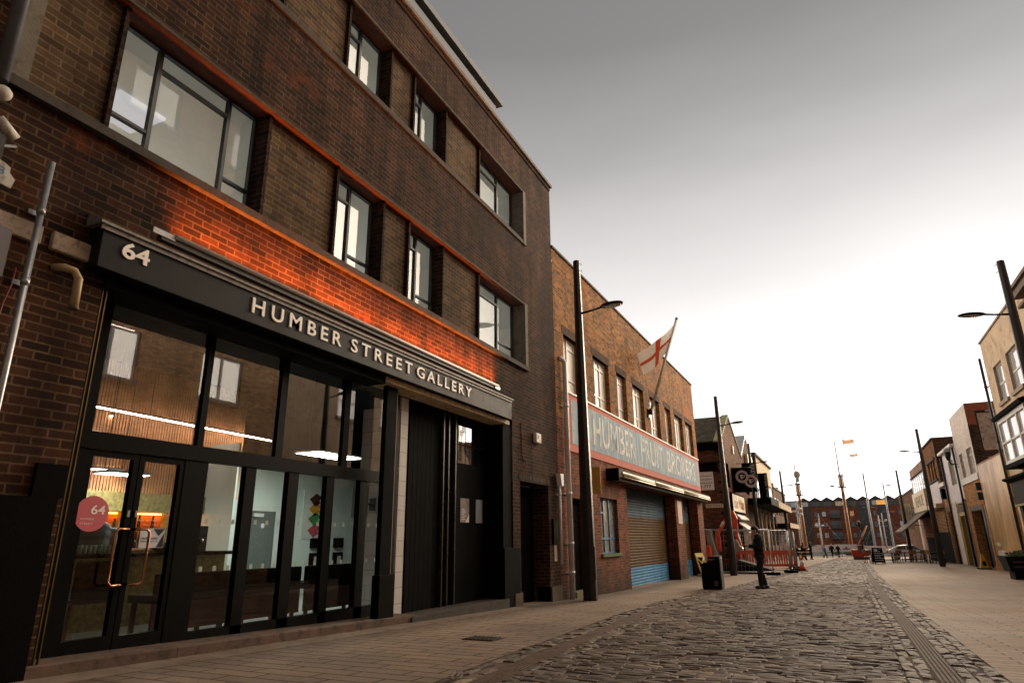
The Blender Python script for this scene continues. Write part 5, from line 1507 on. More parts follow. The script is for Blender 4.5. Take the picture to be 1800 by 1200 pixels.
m = MB(); m.fb(F5, -6.6, -.4, 2.24, 2.78, 1.55, 1.60); m.build('dark_fascia', M_blackm, B3)
for s in (.8, 4.2, 7.6, 11.0): MB().fb(F5, s, s + 2.8, -2.9, 1.9, -.05, .05).build('shop_window', M_mirror, B3)
for s in (0.2, 3.7, 7.1, 10.5): MB().fb(F5, s, s + .4, -2.9, 2.2, 0, .12).build('pier', M_cream, B3)
F6 = Face(-4.28, 73.0, 1.29, 'L')
B4 = thing('far_brick_house', 'far brown brick house at the end of the left row', 'building', F6.p(6, gz(80), 0))
m = MB(); m.fb(F6, 0, 17, -3.2, 4.9, -12, 0); m.build('wall', M_brick3, B4)
m = MB(); m.fb(F6, -.1, 17.1, 4.9, 5.05, -12, .1); m.build('coping', M_conc, B4)
m = MB(); m.fb(F6, 3.6, 5.0, 5.05, 5.6, -1.4, -.2); m.fb(F6, 9.6, 10.6, 5.05, 5.5, -1.4, -.2); m.build('chimney', M_brick3, B4)
for s in (1.2, 4.4, 7.6, 10.8, 14):
    for z in (2.2, -.6): MB().fb(F6, s, s + 1.5, z, z + 1.7, -.1, .03).build('window', M_mirror, B4)
m = MB(); m.fb(F6, .5, 16, .9, 1.3, 0, 1.2); m.build('canopy', M_blackm, B4)
m = MB(); m.fb(F6, .5, 16, .86, 1.34, 1.2, 1.26); m.build('canopy_fascia', M_cream, B4)

# ------------------------------------------------------------------ right hand side of the street
FR = Face(7.9, 41.6, 1.29, 'R'); K = FR.p
M_skyg = mirror_glass('painted_sky_glass', '#efebe4', .35)  # white base colour stands in for sky reflected in the panes
M_plaster = simple('weathered_cream_plaster', '#c4ad90', .82, 0, .3, .22, .9, .35, 25, '#a07f68')
CB = thing('cream_building', 'cream rendered building with bay window at the right edge', 'building', K(-14, gz(28), 0))
cw = [(-9.1, -7.5, 5.45, 7.05), (-11.75, -10.0, 5.45, 7.05), (-15.2, -13.4, 5.45, 7.05), (-18.6, -16.8, 5.45, 7.05)]
m = MB(); wall_sheet(m, FR, -22, -6.1, -2.2, 8.5, cw)
m.quad(K(-6.1, -2.2, 0), K(-6.1, 8.5, 0), K(-6.1, 8.5, -11), K(-6.1, -2.2, -11)); m.quad(K(-22, -2.2, 0), K(-22, 8.5, 0), K(-22, 8.5, -11), K(-22, -2.2, -11)); m.quad(K(-22, 8.3, 0), K(-6.1, 8.3, 0), K(-6.1, 8.3, -11), K(-22, 8.3, -11))
m.build('wall', M_plaster, CB)
m = MB(); m.fb(FR, -22, -6.08, 8.5, 8.58, -.3, .06); m.build('parapet_coping', M_stone, CB)
m = MB(); m.fb(FR, -22, -14.0, 7.75, 7.85, 0, .18); m.fb(FR, -22, -14.2, 8.05, 8.3, 0, .32); m.fb(FR, -22, -14.3, 8.3, 8.42, 0, .42); m.build('cornice', simple('dark_cornice', '#5d4a3a', .7, 0, .4, .3, 4), CB)
for a, b, z0, z1 in cw:
    m = MB(); reveal(m, FR, (a, b, z0, z1), 0, -.2); m.build('window_reveal', M_stone, CB)
    steel_window(a, b, z0, z1, -.14, [], [(a, b, (z0 + z1) / 2)], parent=CB, fm=M_wfr, gm=M_skyg, t=.06, F=FR)
    MB().fb(FR, a - .1, b + .1, z0 - .14, z0, -.1, .09).build('window_sill', M_stone, CB)
bw = MB()
bw.fb(FR, -13.2, -8.35, 2.55, 2.72, 0, .55); bay = bw.build('bay_window', M_blackm, CB)
m = MB(); m.prism([K(-8.3, 4.55, 0), K(-8.3, 4.55, .62), K(-8.3, 4.68, .66), K(-8.3, 4.86, .1), K(-8.3, 4.86, 0)], FR.t * -5); m.build('bay_roof', M_blackm, bay)
m = MB(); m.fb(FR, -13.0, -8.5, 4.38, 4.55, .38, .50); m.fb(FR, -13.0, -8.5, 2.72, 2.86, .38, .50)
for s in (-8.6, -10.15, -11.7, -13.0): m.fb(FR, s - .07, s + .07, 2.86, 4.38, .38, .50)
m.fb(FR, -13, -8.5, 3.55, 3.62, .39, .49); m.build('bay_frame', M_wfr, bay)
m = MB(); m.fq(FR, -13.0, -8.5, 2.72, 4.5, .43); m.quad(K(-8.55, 2.72, 0), K(-8.55, 4.5, 0), K(-8.55, 4.5, .43), K(-8.55, 2.72, .43)); m.build('pane', M_skyg, bay)
m = MB(); m.prism([K(-7.95, 2.02, 0), K(-7.95, 2.02, .45), K(-7.95, 2.12, .68), K(-7.95, 2.2, .68), K(-7.95, 2.32, .0)], FR.t * -14); sc_ = m.build('shop_cornice', M_blackm, CB)
M_olive = simple('dark_olive_paint', '#24200f', .6, 0, .15, .25, 4)
m = MB(); m.fb(FR, -22, -8.2, 1.15, 2.02, 0, .45); m.build('shop_fascia', M_olive, CB)
m = MB(); m.fb(FR, -22, -8.25, -.9, 1.1, .0, .2); m.build('shop_window', M_mirror, CB)
m = MB(); m.fb(FR, -22, -8.2, 1.08, 1.15, 0, .48); m.build('fascia_trim', M_gold, CB)
for s in (-8.2, -11.6, -15.0, -18.6): MB().fb(FR, s - .45, s, -2, 1.08, .0, .34).build('pilaster', M_olive, CB)
m = MB(); m.fb(FR, -22, -8.2, -2.2, -.9, .0, .28); m.build('stallriser', M_olive, CB)
downpipe(FR, -6.0, -1.75, 7.85, .12, .06, M_iron, 'black downpipe at the far corner of the cream building', clips=(6.5, 4.0, 1.5), name='drainpipe')
# gold toned hoarding
t = NT('weathered_plywood'); Pp = t.pos(); pz = t.sep(Pp)
a_ = t.noise(t.scale(Pp, (1, .7, .28)), 1.5, 7, .62)
col = t.ramp(a_, [(.28, hexc('#7d5e32')), (.5, hexc('#b98f54')), (.72, hexc('#e0c088'))])
sc2 = t.ramp(t.noise(t.scale(Pp, (1, 1.2, 1.6)), 2.2, 9, .75), [(.60, 0.0), (.66, 1.0)])
col = t.mix(t.math('MULTIPLY', sc2, .45), col, hexc('#d9c8a2'))
gr = t.ramp(t.noise(t.scale(Pp, (1, 2, 1)), 1.1, 3, .6), [(.63, 0.0), (.7, 1.0)]); col = t.mix(t.math('MULTIPLY', gr, .35), col, hexc('#8b9a4a'))
t.bsdf(col, .35, .35, .5, t.bump(a_, .2, .02)); M_ply = t.m
HD = thing('site_hoarding', 'tall golden scuffed board hoarding beside the cream building', 'hoarding', K(-2.8, gz(39), 0))
for k in range(4):
    a = -6.0 + k * 1.62; MB().fb(FR, a, a + 1.60, -1.95, 3.50, -.02, .06).build('board', M_ply, HD)
m = MB(); m.fb(FR, -6.0, .48, 3.50, 3.56, -.06, .08); m.build('top_rail', M_wood, HD)
m = MB(); m.fb(FR, -1.3, -.2, -.55, -.38, .062, .07); m.fb(FR, -2.2, -.3, -1.05, -.75, .062, .07); m.build('pasted_notice', M_whited, HD)
# white brick building and its patched side wall
M_whbrick = brick('white_painted_brick', '#e2d8cf', '#d9cec5', '#bdb1a8', stain=.15, bump=.6, streak=.12, k=1.0, tv=.25)
M_tanbrick = brick('tan_brick', '#c08a5a', '#a87648', '#96795a', stain=.25, bump=.6, k=1.0)
M_dkbrick = brick('dark_side_brick', '#4a3a32', '#3a2d27', '#76675c', stain=.3, bump=.6)
WBb = thing('white_brick_building', 'white brick building with patched side wall above the hoarding', 'building', K(3.7, gz(45), 0))
wh_ = [(4.55, 5.65, 3.25, 4.62), (1.45, 3.1, 3.25, 4.65)]
m = MB(); wall_sheet(m, FR, .9, 6.6, 2.85, 6.95, wh_); m.quad(K(6.6, 2, 0), K(6.6, 6.95, 0), K(6.6, 6.95, -12), K(6.6, 2, -12)); m.quad(K(.9, 6.9, 0), K(6.6, 6.9, 0), K(6.6, 6.9, -12), K(.9, 6.9, -12)); m.build('wall', M_whbrick, WBb)
m = MB(); wall_sheet(m, FR, .9, 6.6, -2.4, 2.85, [(1.95, 5.5, -3, 1.30)]); reveal(m, FR, (1.95, 5.5, -3, 1.30), 0, -.5); m.build('lower_wall', M_tanbrick, WBb)
m = MB(); m.quad(K(.9, -2.4, 0), K(.9, 6.5, 0), K(.9, 6.5, -12), K(.9, -2.4, -12)); m.build('side_wall', M_dkbrick, WBb)
def sidebox(mb, F, s, d0, d1, z0, z1, th): mb.fb(F, s - th, s, z0, z1, d1, d0)
m = MB(); sidebox(m, FR, .899, .0, -12, 6.5, 6.95, .05); sidebox(m, FR, .899, 0, -.42, 5.75, 6.5, .03); m.build('rust_cladding', simple('rust_cladding_panel', '#7c4632', .6, .1, .4, .2, 3), WBb)
M_patch = simple('patched_plaster', '#a59c9a', .85, 0, .3, .25, 2.2, .4, 20, '#6a5148')
MB().fb(FR, .86, .899, 4.35, 6.35, -9, -.5).build('plaster_patch', M_patch, WBb)
MB().fb(FR, .86, .899, 2.2, 4.0, -9, -.6).build('plaster_patch', M_patch, WBb)
m = MB(); m.tube([K(.82, 6.44, -.9), K(.82, 6.44, -9)], .05); m.build('gutter_pipe', M_galv, WBb)
m = MB(); m.fb(FR, .85, 6.6, 2.85, 3.18, -.05, .07); m.build('white_band', M_whitep, WBb)
m = MB(); m.fb(FR, 1.5, 5.9, 1.30, 1.58, -.1, .02); m.build('lintel', M_conc, WBb)
m = MB(); m.fb(FR, 1.95, 5.5, -2.4, 1.3, -.6, -.45); m.build('dark_doorway', M_blackm, WBb)
for a, b, z0, z1 in wh_:
    m = MB(); reveal(m, FR, (a, b, z0, z1), 0, -.2); m.build('window_reveal', M_whited, WBb)
    steel_window(a, b, z0, z1, -.15, [a + (b - a) * .33, a + (b - a) * .67], [(a, b, z1 - .35)], parent=WBb, fm=M_wfr, gm=M_skyg, t=.05, F=FR)
for z in (2.45, 1.95): MB().fb(FR, .95, 1.2, z - .18, z + .22, .0, .22).build('wall_lamp', M_iron, WBb)
downpipe(FR, .78, -1.55, 1.3, .15, .055, simple('blue_grey_pipe', '#6d7680', .5, 0, .4, .15, 4), 'blue grey drainpipe between the hoarding and the tan brick', name='drainpipe')
# white painted house with the yellow door
WP = thing('white_painted_house', 'white painted house with olive yellow door and tall window', 'building', K(9.6, gz(51), 0))
M_palewall = simple('pale_lilac_wall', '#cfc9cd', .75, 0, .3, .12, 1.5, .2, 20)
hw = [(8.35, 10.45, 3.10, 4.66), (7.0, 10.4, -3, 1.9)]
m = MB(); wall_sheet(m, FR, 6.62, 12.6, -2.5, 5.30, hw); m.quad(K(6.62, 4, 0), K(6.62, 5.3, 0), K(6.62, 5.3, -9), K(6.62, 4, -9)); m.quad(K(12.6, -2.5, 0), K(12.6, 5.3, 0), K(12.6, 5.3, -9), K(12.6, -2.5, -9)); m.quad(K(6.62, 5.2, 0), K(12.6, 5.2, 0), K(12.6, 5.2, -9), K(6.62, 5.2, -9)); m.build('wall', M_palewall, WP)
m = MB(); m.fb(FR, 6.6, 12.7, 5.30, 5.45, -.2, .25); m.build('coping', M_whitep, WP)
m = MB(); reveal(m, FR, hw[0], 0, -.2); m.build('window_reveal', M_whited, WP)
steel_window(8.35, 10.45, 3.1, 4.66, -.15, [9.1], [], parent=WP, fm=M_creamb, gm=M_skyg, t=.07, F=FR)
M_olv = simple('olive_yellow_paint', '#9a8134', .5, 0, .4, .12, 4)
m = MB(); m.fb(FR, 7.0, 10.4, 1.15, 1.38, -.25, -.02); m.fb(FR, 7.0, 7.3, -2.5, 1.15, -.25, -.02); m.fb(FR, 10.1, 10.4, -2.5, 1.15, -.25, -.02); yd = m.build('door_surround', M_olv, WP)
m = MB(); m.fb(FR, 7.3, 10.1, -2.5, 1.15, -.4, -.28); dr_ = m.build('door', simple('dark_olive_door', '#5d4f22', .5, 0, .4, .15, 4), WP)
m = MB(); m.ell(K(7.9, -.6, -.25), .06, .06, .06); m.ell(K(7.9, -1.3, -.25), .05, .05, .05); m.build('handle', M_galv, dr_)
m = MB(); m.fb(FR, 7.0, 10.4, 1.38, 1.9, -.3, -.2); m.build('transom_window', M_mirror, WP)
m = MB(); m.fb(FR, 7.0, 10.4, 1.9, 1.98, -.2, .03); m.fb(FR, 8.6, 8.75, 1.38, 1.9, -.2, -.15); m.build('window_trim', M_olv, WP)
m = MB(); m.fb(FR, 6.66, 6.98, -2.4, 2.1, 0, .06); m.build('white_pilaster', M_whbrick, WP)
m = MB(); m.fb(FR, 10.42, 11.8, -2.4, 2.1, 0, .04); m.build('white_brick_panel', M_whbrick, WP)
downpipe(FR, 6.56, -1.85, 5.2, .14, .06, M_iron, 'black downpipe left of the white brick building', clips=(4, 2, 0))
downpipe(FR, 12.45, -1.85, 5.1, .12, .06, M_iron, 'black downpipe at the far edge of the white painted house', clips=(4, 2, 0))
ol = thing('wall_lantern', 'black lantern with round white glow on the white house', 'wall lantern', K(7.0, 5, .3))
m = MB(); m.tube([K(6.9, 4.2, 0), K(6.9, 4.2, .3), K(6.9, 4.45, .4)], .05); m.cyl(K(6.9, 4.45, .4), K(6.9, 4.95, .4), .10, .22, 10); m.build('lantern_body', M_iron, ol)
m = MB(); m.ell(K(6.9, 5.05, .4), .22, .22, .2); m.build('globe', M_whited, ol)
# small tan house
ST = thing('small_tan_house', 'low tan brick house with white cornice and small black sign', 'building', K(14, gz(55), 0))
m = MB(); wall_sheet(m, FR, 12.65, 15.6, -2.5, 3.3, [(12.9, 14.9, -3, 1.6)]); reveal(m, FR, (12.9, 14.9, -3, 1.6), 0, -.6); m.quad(K(12.65, 3.2, 0), K(15.6, 3.2, 0), K(15.6, 3.2, -8), K(12.65, 3.2, -8)); m.build('wall', M_tanbrick, ST)
m = MB(); m.fb(FR, 12.62, 15.7, 3.3, 3.55, -.2, .22); m.build('cornice', M_whitep, ST)
m = MB(); m.fb(FR, 12.7, 15.6, 2.55, 3.3, 0, .03); m.build('pale_band', M_cream, ST)
m = MB(); m.fb(FR, 13.8, 14.5, 2.45, 3.15, .03, .3); m.build('black_sign', M_blackm, ST)
m = MB(); m.fb(FR, 12.7, 15.2, 1.6, 1.95, -.1, .02); m.build('lintel', M_conc, ST)
m = MB(); m.fb(FR, 12.9, 14.9, -2.5, 1.6, -.7, -.55); m.build('lilac_shutter', simple('lilac_shutter_paint', '#8d8a9a', .5, 0, .4, .1, 3), ST)
# tall brown brick house
BR = thing('brown_gallery_house', 'tall brown brick house with dark side wall and upper windows', 'building', K(19, gz(60), 0))
M_rbrick = brick('rust_brick', '#a5683a', '#87522e', '#8d7250', stain=.3, bump=.6)
bh = [(16.6, 17.8, 4.05, 5.45), (18.2, 19.4, 4.05, 5.45), (19.8, 21.2, 4.05, 5.45)]
m = MB(); wall_sheet(m, FR, 15.6, 24.4, -2.6, 6.85, bh); m.quad(K(24.4, -2.6, 0), K(24.4, 6.85, 0), K(24.4, 6.85, -10), K(24.4, -2.6, -10)); m.build('wall', M_rbrick, BR)
m = MB(); m.quad(K(15.6, -2.6, 0), K(15.6, 6.85, 0), K(15.6, 6.85, -10), K(15.6, -2.6, -10)); m.build('side_wall', brick('side_red_brick', '#6a4332', '#523327', '#8a7a68', stain=.3, bump=.6), BR)
m = MB(); m.fb(FR, 15.5, 24.5, 6.85, 6.98, -10, .12); m.build('coping', M_concd, BR)
for h in bh:
    m = MB(); reveal(m, FR, h, 0, -.2); m.build('window_reveal', M_rbrick, BR)
    steel_window(*h, -.15, [(h[0] + h[1]) / 2], [(h[0], h[1], h[3] - .4)], parent=BR, fm=M_creamb, gm=M_skyg, t=.06, F=FR)
m = MB(); m.fb(FR, 16.3, 21.5, 5.45, 5.6, 0, .1); m.fb(FR, 16.3, 21.5, 3.92, 4.05, 0, .12); m.build('window_trim', M_concd, BR)
m = MB(); m.fb(FR, 16.4, 21.6, 2.3, 3.85, .0, .06); m.build('pale_sign_board', M_palewall, BR)
m = MB(); m.fb(FR, 16.4, 21.6, 1.95, 2.25, .0, .5); m.build('cream_ledge', M_creamb, BR)
M_latt = brick('lattice_shutter', '#c9a06a', '#b98f5c', '#4a3526', w=.16, h=.10, mort=.03, stain=.1, bump=.4, k=1.0)
M_lattr = brick('red_white_lattice', '#d6b69b', '#b8583c', '#6a4432', w=.22, h=.13, mort=.02, stain=.1, bump=.4, k=1.0)
m = MB(); m.fb(FR, 16.2, 20.5, .2, 1.9, .0, .05); m.build('lattice_shutter', M_latt, BR)
m = MB(); m.fb(FR, 15.7, 23.5, -2.4, .2, .0, .05); m.build('dark_shopfront', M_blackm, BR)
m = MB(); m.fb(FR, 15.1, 15.59, -2.2, 1.9, -.3, .03); m.build('tan_pier', M_latt, BR)
# far white building with cream sign
FW = thing('far_sign_building', 'far building with brick parapet and big cream sign', 'building', K(30, gz(72), 0))
m = MB(); m.fb(FR, 24.5, 36.6, -3, 5.45, -10, 0); m.build('wall', M_whited, FW)
m = MB(); m.fb(FR, 24.5, 36.6, 5.45, 6.25, -10, .01); m.build('parapet', brick('speckled_brick', '#9a7a68', '#856553', '#a8968a', stain=.3, k=1.0), FW)
m = MB(); m.fb(FR, 24.4, 36.7, 5.36, 5.48, 0, .12); m.build('band', M_concd, FW)
for k in range(6): MB().fb(FR, 25.2 + k * 1.75, 26.3 + k * 1.75, 3.95, 5.2, -.1, .015).build('window', M_mirror, FW)
m = MB(); m.fb(FR, 24.8, 35.6, 2.08, 3.85, .0, .25); sb_ = m.build('sign_board', M_creamb, FW)
m = MB(); face_text(m, FR, 'VENUE', 26.2, 33.6, 2.5, 3.45, .252, .02); m.build('sign_lettering', simple('dull_gold_letters', '#8f7a46', .5, .2), sb_)
m = MB(); m.fb(FR, 26.0, 35.2, 1.5, 2.05, 0, .35); m.build('dark_ledge', M_blackm, FW)
m = MB(); m.fb(FR, 24.6, 34.8, -.2, 1.5, 0, .04); m.fb(FR, 31.5, 34.5, -1.6, -.2, 0, .04); m.build('lattice_shutter', M_lattr, FW)
m = MB(); m.fb(FR, 24.6, 31.5, -2.5, -.2, 0, .03); m.build('dark_shopfront', M_blackm, FW)
aw = thing('shop_awning', 'dark sloping awning stretching out from the far sign building', 'awning', K(25, 2, .1))
m = MB(); m.prism([K(24.0, 2.22, .02), K(24.0, .34, 2.45), K(24.0, .22, 2.45), K(24.0, 2.06, .02)], FR.t * 9); m.build('canopy_cloth', simple('dark_awning_cloth', '#4a3c2e', .8, 0, .3, .2, 3), aw)
m = MB(); m.tube([K(23.95, 2.2, .02), K(23.95, .28, 2.45)], .05); m.build('side_arm', simple('tan_rail', '#8a7150', .5), aw)
ws = thing('projecting_sign', 'white projecting sign board near the far right lamp', 'sign', (7.7, 76.6, 1.5))
m = MB(); m.box(7.35, 8.1, 76.55, 76.65, .55, 3.0); m.build('board', simple('pale_cream_board', '#cfc6b4', .6), ws)
m = MB()
for i in range(3):
    for j in range(4): m.box(7.5 + i * .2, 7.58 + i * .2, 76.53, 76.55, 2.0 + j * .2, 2.1 + j * .2)
m.build('sign_dots', simple('grey_dots', '#7d7a74', .6), ws)
m = MB(); m.box(8.1, 8.8, 76.57, 76.63, 2.5, 2.56); m.box(8.1, 8.8, 76.57, 76.63, .9, .96); m.build('bracket', M_iron, ws)
BE = thing('end_brick_house', 'brown brick house closing the right hand terrace', 'building', K(46, gz(88), 0))
m = MB(); m.fb(FR, 36.7, 60, -3.4, 4.6, -12, -.3); m.build('wall', M_brick3, BE)
m = MB(); m.fb(FR, 36.7, 60, 4.6, 4.8, -12, -.2); m.build('coping', M_concd, BE)
for k in range(6): MB().fb(FR, 38 + k * 3.4, 39.6 + k * 3.4, 1.5, 3.3, -.4, -.27).build('window', M_mirror, BE)
# tan brick building across from the gallery (seen mirrored in the gallery windows)
FT = Face(7.25, 19.4, 0, 'R')
TB = thing('tan_brick_building', 'tan brick building facing the gallery, seen mirrored in its windows', 'building', FT.p(-18, gz(2), 0))
tw = [(-4 - 4.2 * k, -2.2 - 4.2 * k, z, z + 1.6) for k in range(8) for z in (1.6, 4.9, 8.2, 11.2, 14.0)]
m = MB(); wall_sheet(m, FT, -38, 0, -2.4, 16.5, tw); m.quad(FT.p(0, -2, 0), FT.p(0, 16.5, 0), FT.p(0, 16.5, -10), FT.p(0, -2, -10)); m.quad(FT.p(-38, 16.4, 0), FT.p(0, 16.4, 0), FT.p(0, 16.4, -10), FT.p(-38, 16.4, -10)); m.build('wall', brick('opposite_brick', '#dcb388', '#c79a6e', '#b3977a', stain=.2, k=1.0), TB)  # height raised to shade the near end of the gallery wall
for h in tw:
    steel_window(*h, -.1, [(h[0] + h[1]) / 2], [], parent=TB, fm=M_wfr, gm=M_skyg, t=.06, F=FT)
    MB().fb(FT, h[0] - .1, h[1] + .1, h[2] - .15, h[2], -.1, .08).build('window_sill', M_stone, TB)
m = MB(); m.fb(FT, -38, 0, 16.5, 16.65, -.3, .1); m.build('coping', M_conc, TB)

# ------------------------------------------------------------------ things standing on the right pavement
pt = lthing('planter', 'black planter box with low green plants at the right edge', 'planter')
m = MB(); m.hexa([(-.42, -.42, .0), (.42, -.42, 0), (.42, .42, 0), (-.42, .42, 0), (-.42, -.42, .30), (.42, -.42, .30), (.42, .42, .30), (-.42, .42, .30)])
m.hexa([(-.55, -.55, .30), (.55, -.55, .30), (.55, .55, .30), (-.55, .55, .30), (-.66, -.66, .86), (.66, -.66, .86), (.66, .66, .86), (-.66, .66, .86)]); m.build('box', simple('black_planter_shell', '#101010', .6, 0, .15, .25, 4), pt)
m = MB()
for z in (.45, .62): m.box(-.45, .5, -.68, -.64, z, z + .06)
m.build('label_band', simple('faded_label', '#4d3a40', .5, 0, .4, .3, 6), pt)
m = MB(); rl = random.Random(5)
for i in range(420):
    a, r = rl.uniform(0, 6.28), rl.uniform(0, .62) ** .8 * .75; x, y_ = r * math.cos(a), r * math.sin(a); z = .84 + rl.uniform(0, .24) * (1 - r)
    d = Vector((rl.uniform(-1, 1), rl.uniform(-1, 1), rl.uniform(-.2, 1))).normalized() * .06; e = d.orthogonal().normalized() * .022; c = Vector((x, y_, z))
    m.quad(c - d, c + e, c + d, c - e)
m.build('foliage', simple('dull_green_leaf', '#4e5a2c', .7, 0, .3, .4, 12), pt)
place(pt, (6.75, 31.9, gz(31.9)))
yc = lthing('wet_floor_cone', 'yellow warning cone with black base by the dark doorway', 'warning cone')
m = MB(); m.hexa([(-.20, -.20, .06), (.20, -.20, .06), (.20, .20, .06), (-.20, .20, .06), (-.05, -.05, .78), (.05, -.05, .78), (.05, .05, .78), (-.05, .05, .78)]); m.build('cone_body', simple('warning_yellow', '#c79a2a', .5, 0, .4, .12, 6), yc)
m = MB(); m.box(-.30, .30, -.30, .30, 0, .06); m.build('base', M_blackm, yc)
m = MB(); m.poly([(.085 * math.cos(k * .4), -.163 + .5 * .05 * math.sin(k * .4), .30 + .13 * math.sin(k * .4)) for k in range(16)]); m.build('warning_mark', M_blackm, yc)
place(yc, (7.55, 43.9, gz(43.9)))
ab = lthing('chalk_board', 'black A-board with white chalk writing standing on the pavement', 'A-board')
for sgn in (-1, 1):
    m = MB(); m.hexa([(-.36, sgn * .30 - .02, .10), (.36, sgn * .30 - .02, .10), (.36, sgn * .30 + .02, .10), (-.36, sgn * .30 + .02, .10), (-.32, sgn * .04 - .02, 1.08), (.32, sgn * .04 - .02, 1.08), (.32, sgn * .04 + .02, 1.08), (-.32, sgn * .04 + .02, 1.08)])
    f_ = m.build('board', M_blackm, ab)
    for x in (-.34, .28): MB().box(x, x + .06, sgn * .32 - .03, sgn * .32 + .03, 0, .12).build('foot', M_blackm, ab)
m = MB(); rr = random.Random(2)
def AP(x, z): q = (z - .10) / .98; return (x, -(.30 + (.04 - .30) * q) - .026, z)
m.poly([AP(-.12 + .12 * math.cos(k * .35), .92 + .10 * math.sin(k * .35)) for k in range(18)])
for z, n in ((.98, 1), (.80, 3), (.68, 4), (.56, 4), (.46, 3), (.36, 4), (.22, 1)):
    x = -.26 if z < .9 else .08
    for k in range(n):
        L_ = rr.uniform(.08, .16) if z > .25 else .5
        m.poly([AP(x, z), AP(x + L_, z + rr.uniform(-.01, .02)), AP(x + L_ - .02, z + .055), AP(x + .02, z + .045)]); x += L_ + .02
        if x > .22: break
m.build('chalk_writing', simple('chalk_white', '#b9bcc2', .8), ab)
place(ab, (3.2, 54.2, gz(54.2)), R(8))
def cafe_table(x, y, rz, lab):
    t = lthing('outdoor_table', lab, 'table', 'dark outdoor tables on the right pavement')
    m = MB(); m.box(-.8, .8, -.4, .4, .70, .75); m.build('tabletop', M_blackm, t)
    for a in (-.7, .66):
        for b_ in (-.34, .30): MB().box(a, a + .05, b_, b_ + .05, 0, .70).build('leg', M_iron, t)
    m = MB(); m.box(-.7, .7, -.02, .02, .18, .23); m.build('stretcher', M_iron, t)
    place(t, (x, y, gz(y)), rz)
def out_chair(x, y, rz, lab):
    t = lthing('outdoor_chair', lab, 'chair', 'dark outdoor chairs on the right pavement')
    m = MB(); m.box(-.22, .22, -.22, .22, .43, .47); m.build('seat', M_wood, t)
    m = MB(); m.box(-.22, -.18, -.22, .22, .62, .92); m.build('backrest', M_wood, t)
    for a in (-.21, .18):
        for b_ in (-.21, .18): MB().box(a, a + .035, b_, b_ + .035, 0, .43 if a > 0 else .92).build('leg', M_iron, t)
    place(t, (x, y, gz(y)), rz)
cafe_table(4.0, 59.0, .1, 'dark outdoor table just right of the chalk board')
cafe_table(5.3, 61.5, .05, 'dark outdoor table in front of the white car, the nearer')
cafe_table(6.4, 64.0, .0, 'dark outdoor table in front of the white car, the farther')
cafe_table(7.1, 57.5, 1.3, 'dark outdoor table against the far shopfront')
for x, y, rz, lab in ((2.65, 57.2, .2, 'outdoor chair left of the chalk board'), (2.95, 58.6, 1.0, 'outdoor chair behind the chalk board'), (4.6, 57.8, 2.8, 'outdoor chair at the near table, right side'), (5.0, 60.2, 1.5, 'outdoor chair before the middle table'),
                      (5.9, 60.3, 1.6, 'second outdoor chair before the middle table'), (6.2, 62.6, 1.5, 'outdoor chair before the farther table'), (6.9, 62.8, 1.7, 'second outdoor chair before the farther table'), (6.6, 56.2, .5, 'outdoor chair beside the shopfront table'), (7.2, 55.7, 1.5, 'second outdoor chair beside the shopfront table')):
    out_chair(x, y, rz, lab)
dc = thing('drain_cover', 'small dark drain cover in the pavement before the gallery', 'drain cover', (-3.75, 7.25, gz(7.25)))
m = MB(); m.hexa([(-3.95, 7.1, gz(7.1) + .004), (-3.55, 7.1, gz(7.1) + .004), (-3.55, 7.4, gz(7.4) + .004), (-3.95, 7.4, gz(7.4) + .004), (-3.95, 7.1, gz(7.1) + .010), (-3.55, 7.1, gz(7.1) + .010), (-3.55, 7.4, gz(7.4) + .010), (-3.95, 7.4, gz(7.4) + .010)]); m.build('frame', M_iron, dc)
m = MB()
for k in range(7): m.box(-3.92 + k * .053, -3.89 + k * .053, 7.13, 7.37, gz(7.25) + .008, gz(7.25) + .018)
m.build('grate', M_frame, dc)
lt = thing('paper_scrap', 'white crumpled paper scrap lying on the kerb setts', 'litter', (-2.72, 4.85, gz(4.85)))
m = MB(); rl = random.Random(9)
for k in range(9):
    c_ = Vector((-2.72 + rl.uniform(-.025, .025), 4.85 + rl.uniform(-.02, .02), gz(4.85) + .02 + rl.uniform(0, .02))); a_ = Vector((rl.uniform(-1, 1), rl.uniform(-1, 1), rl.uniform(-1, 1))).normalized() * .03; b_ = a_.orthogonal()
    m.quad(c_ - a_, c_ + b_, c_ + a_, c_ - b_)
m.build('paper', M_whitep, lt)
# orange works box, old lamp, picnic bench
ob = lthing('orange_works_box', 'orange works barrier box with grey base at the road end', 'barrier')
m = MB(); m.hexa([(-.75, -.5, .25), (.75, -.5, .25), (.75, .5, .25), (-.75, .5, .25), (-.85, -.55, .98), (.85, -.55, .98), (.85, .55, .98), (-.85, .55, .98)]); m.build('box', M_orange, ob, bevel=.03)
m = MB(); m.box(-.7, .7, -.45, .45, 0, .25); m.build('base', simple('grey_base', '#5d6066', .6), ob)
m = MB(); m.box(-.3, .45, -.62, -.58, .80, 1.0); m.build('blue_label', simple('grey_blue_label', '#6f8296', .5), ob)
place(ob, (3.1, 78.3, gz(78.3)))
op = lthing('old_lamp_post', 'slim black heritage lamp post behind the orange box', 'street lamp')
MB().cyl((0, 0, 0), (0, 0, 3.4), .09, .05, 10).build('column', M_iron, op)
MB().cyl((0, 0, 3.4), (0, 0, 3.9), .10, .2, 8).build('lantern', M_iron, op)
MB().ell((0, 0, 3.98), .14, .14, .12).build('globe', M_whited, op)
place(op, (3.6, 84, gz(84)))
pb = lthing('picnic_bench', 'wooden picnic bench with yellow edges by the works fence', 'picnic bench')
m = MB(); m.box(-1.1, 1.1, -.4, .4, .72, .77); m.build('tabletop', simple('yellow_wood', '#a8853f', .6), pb)
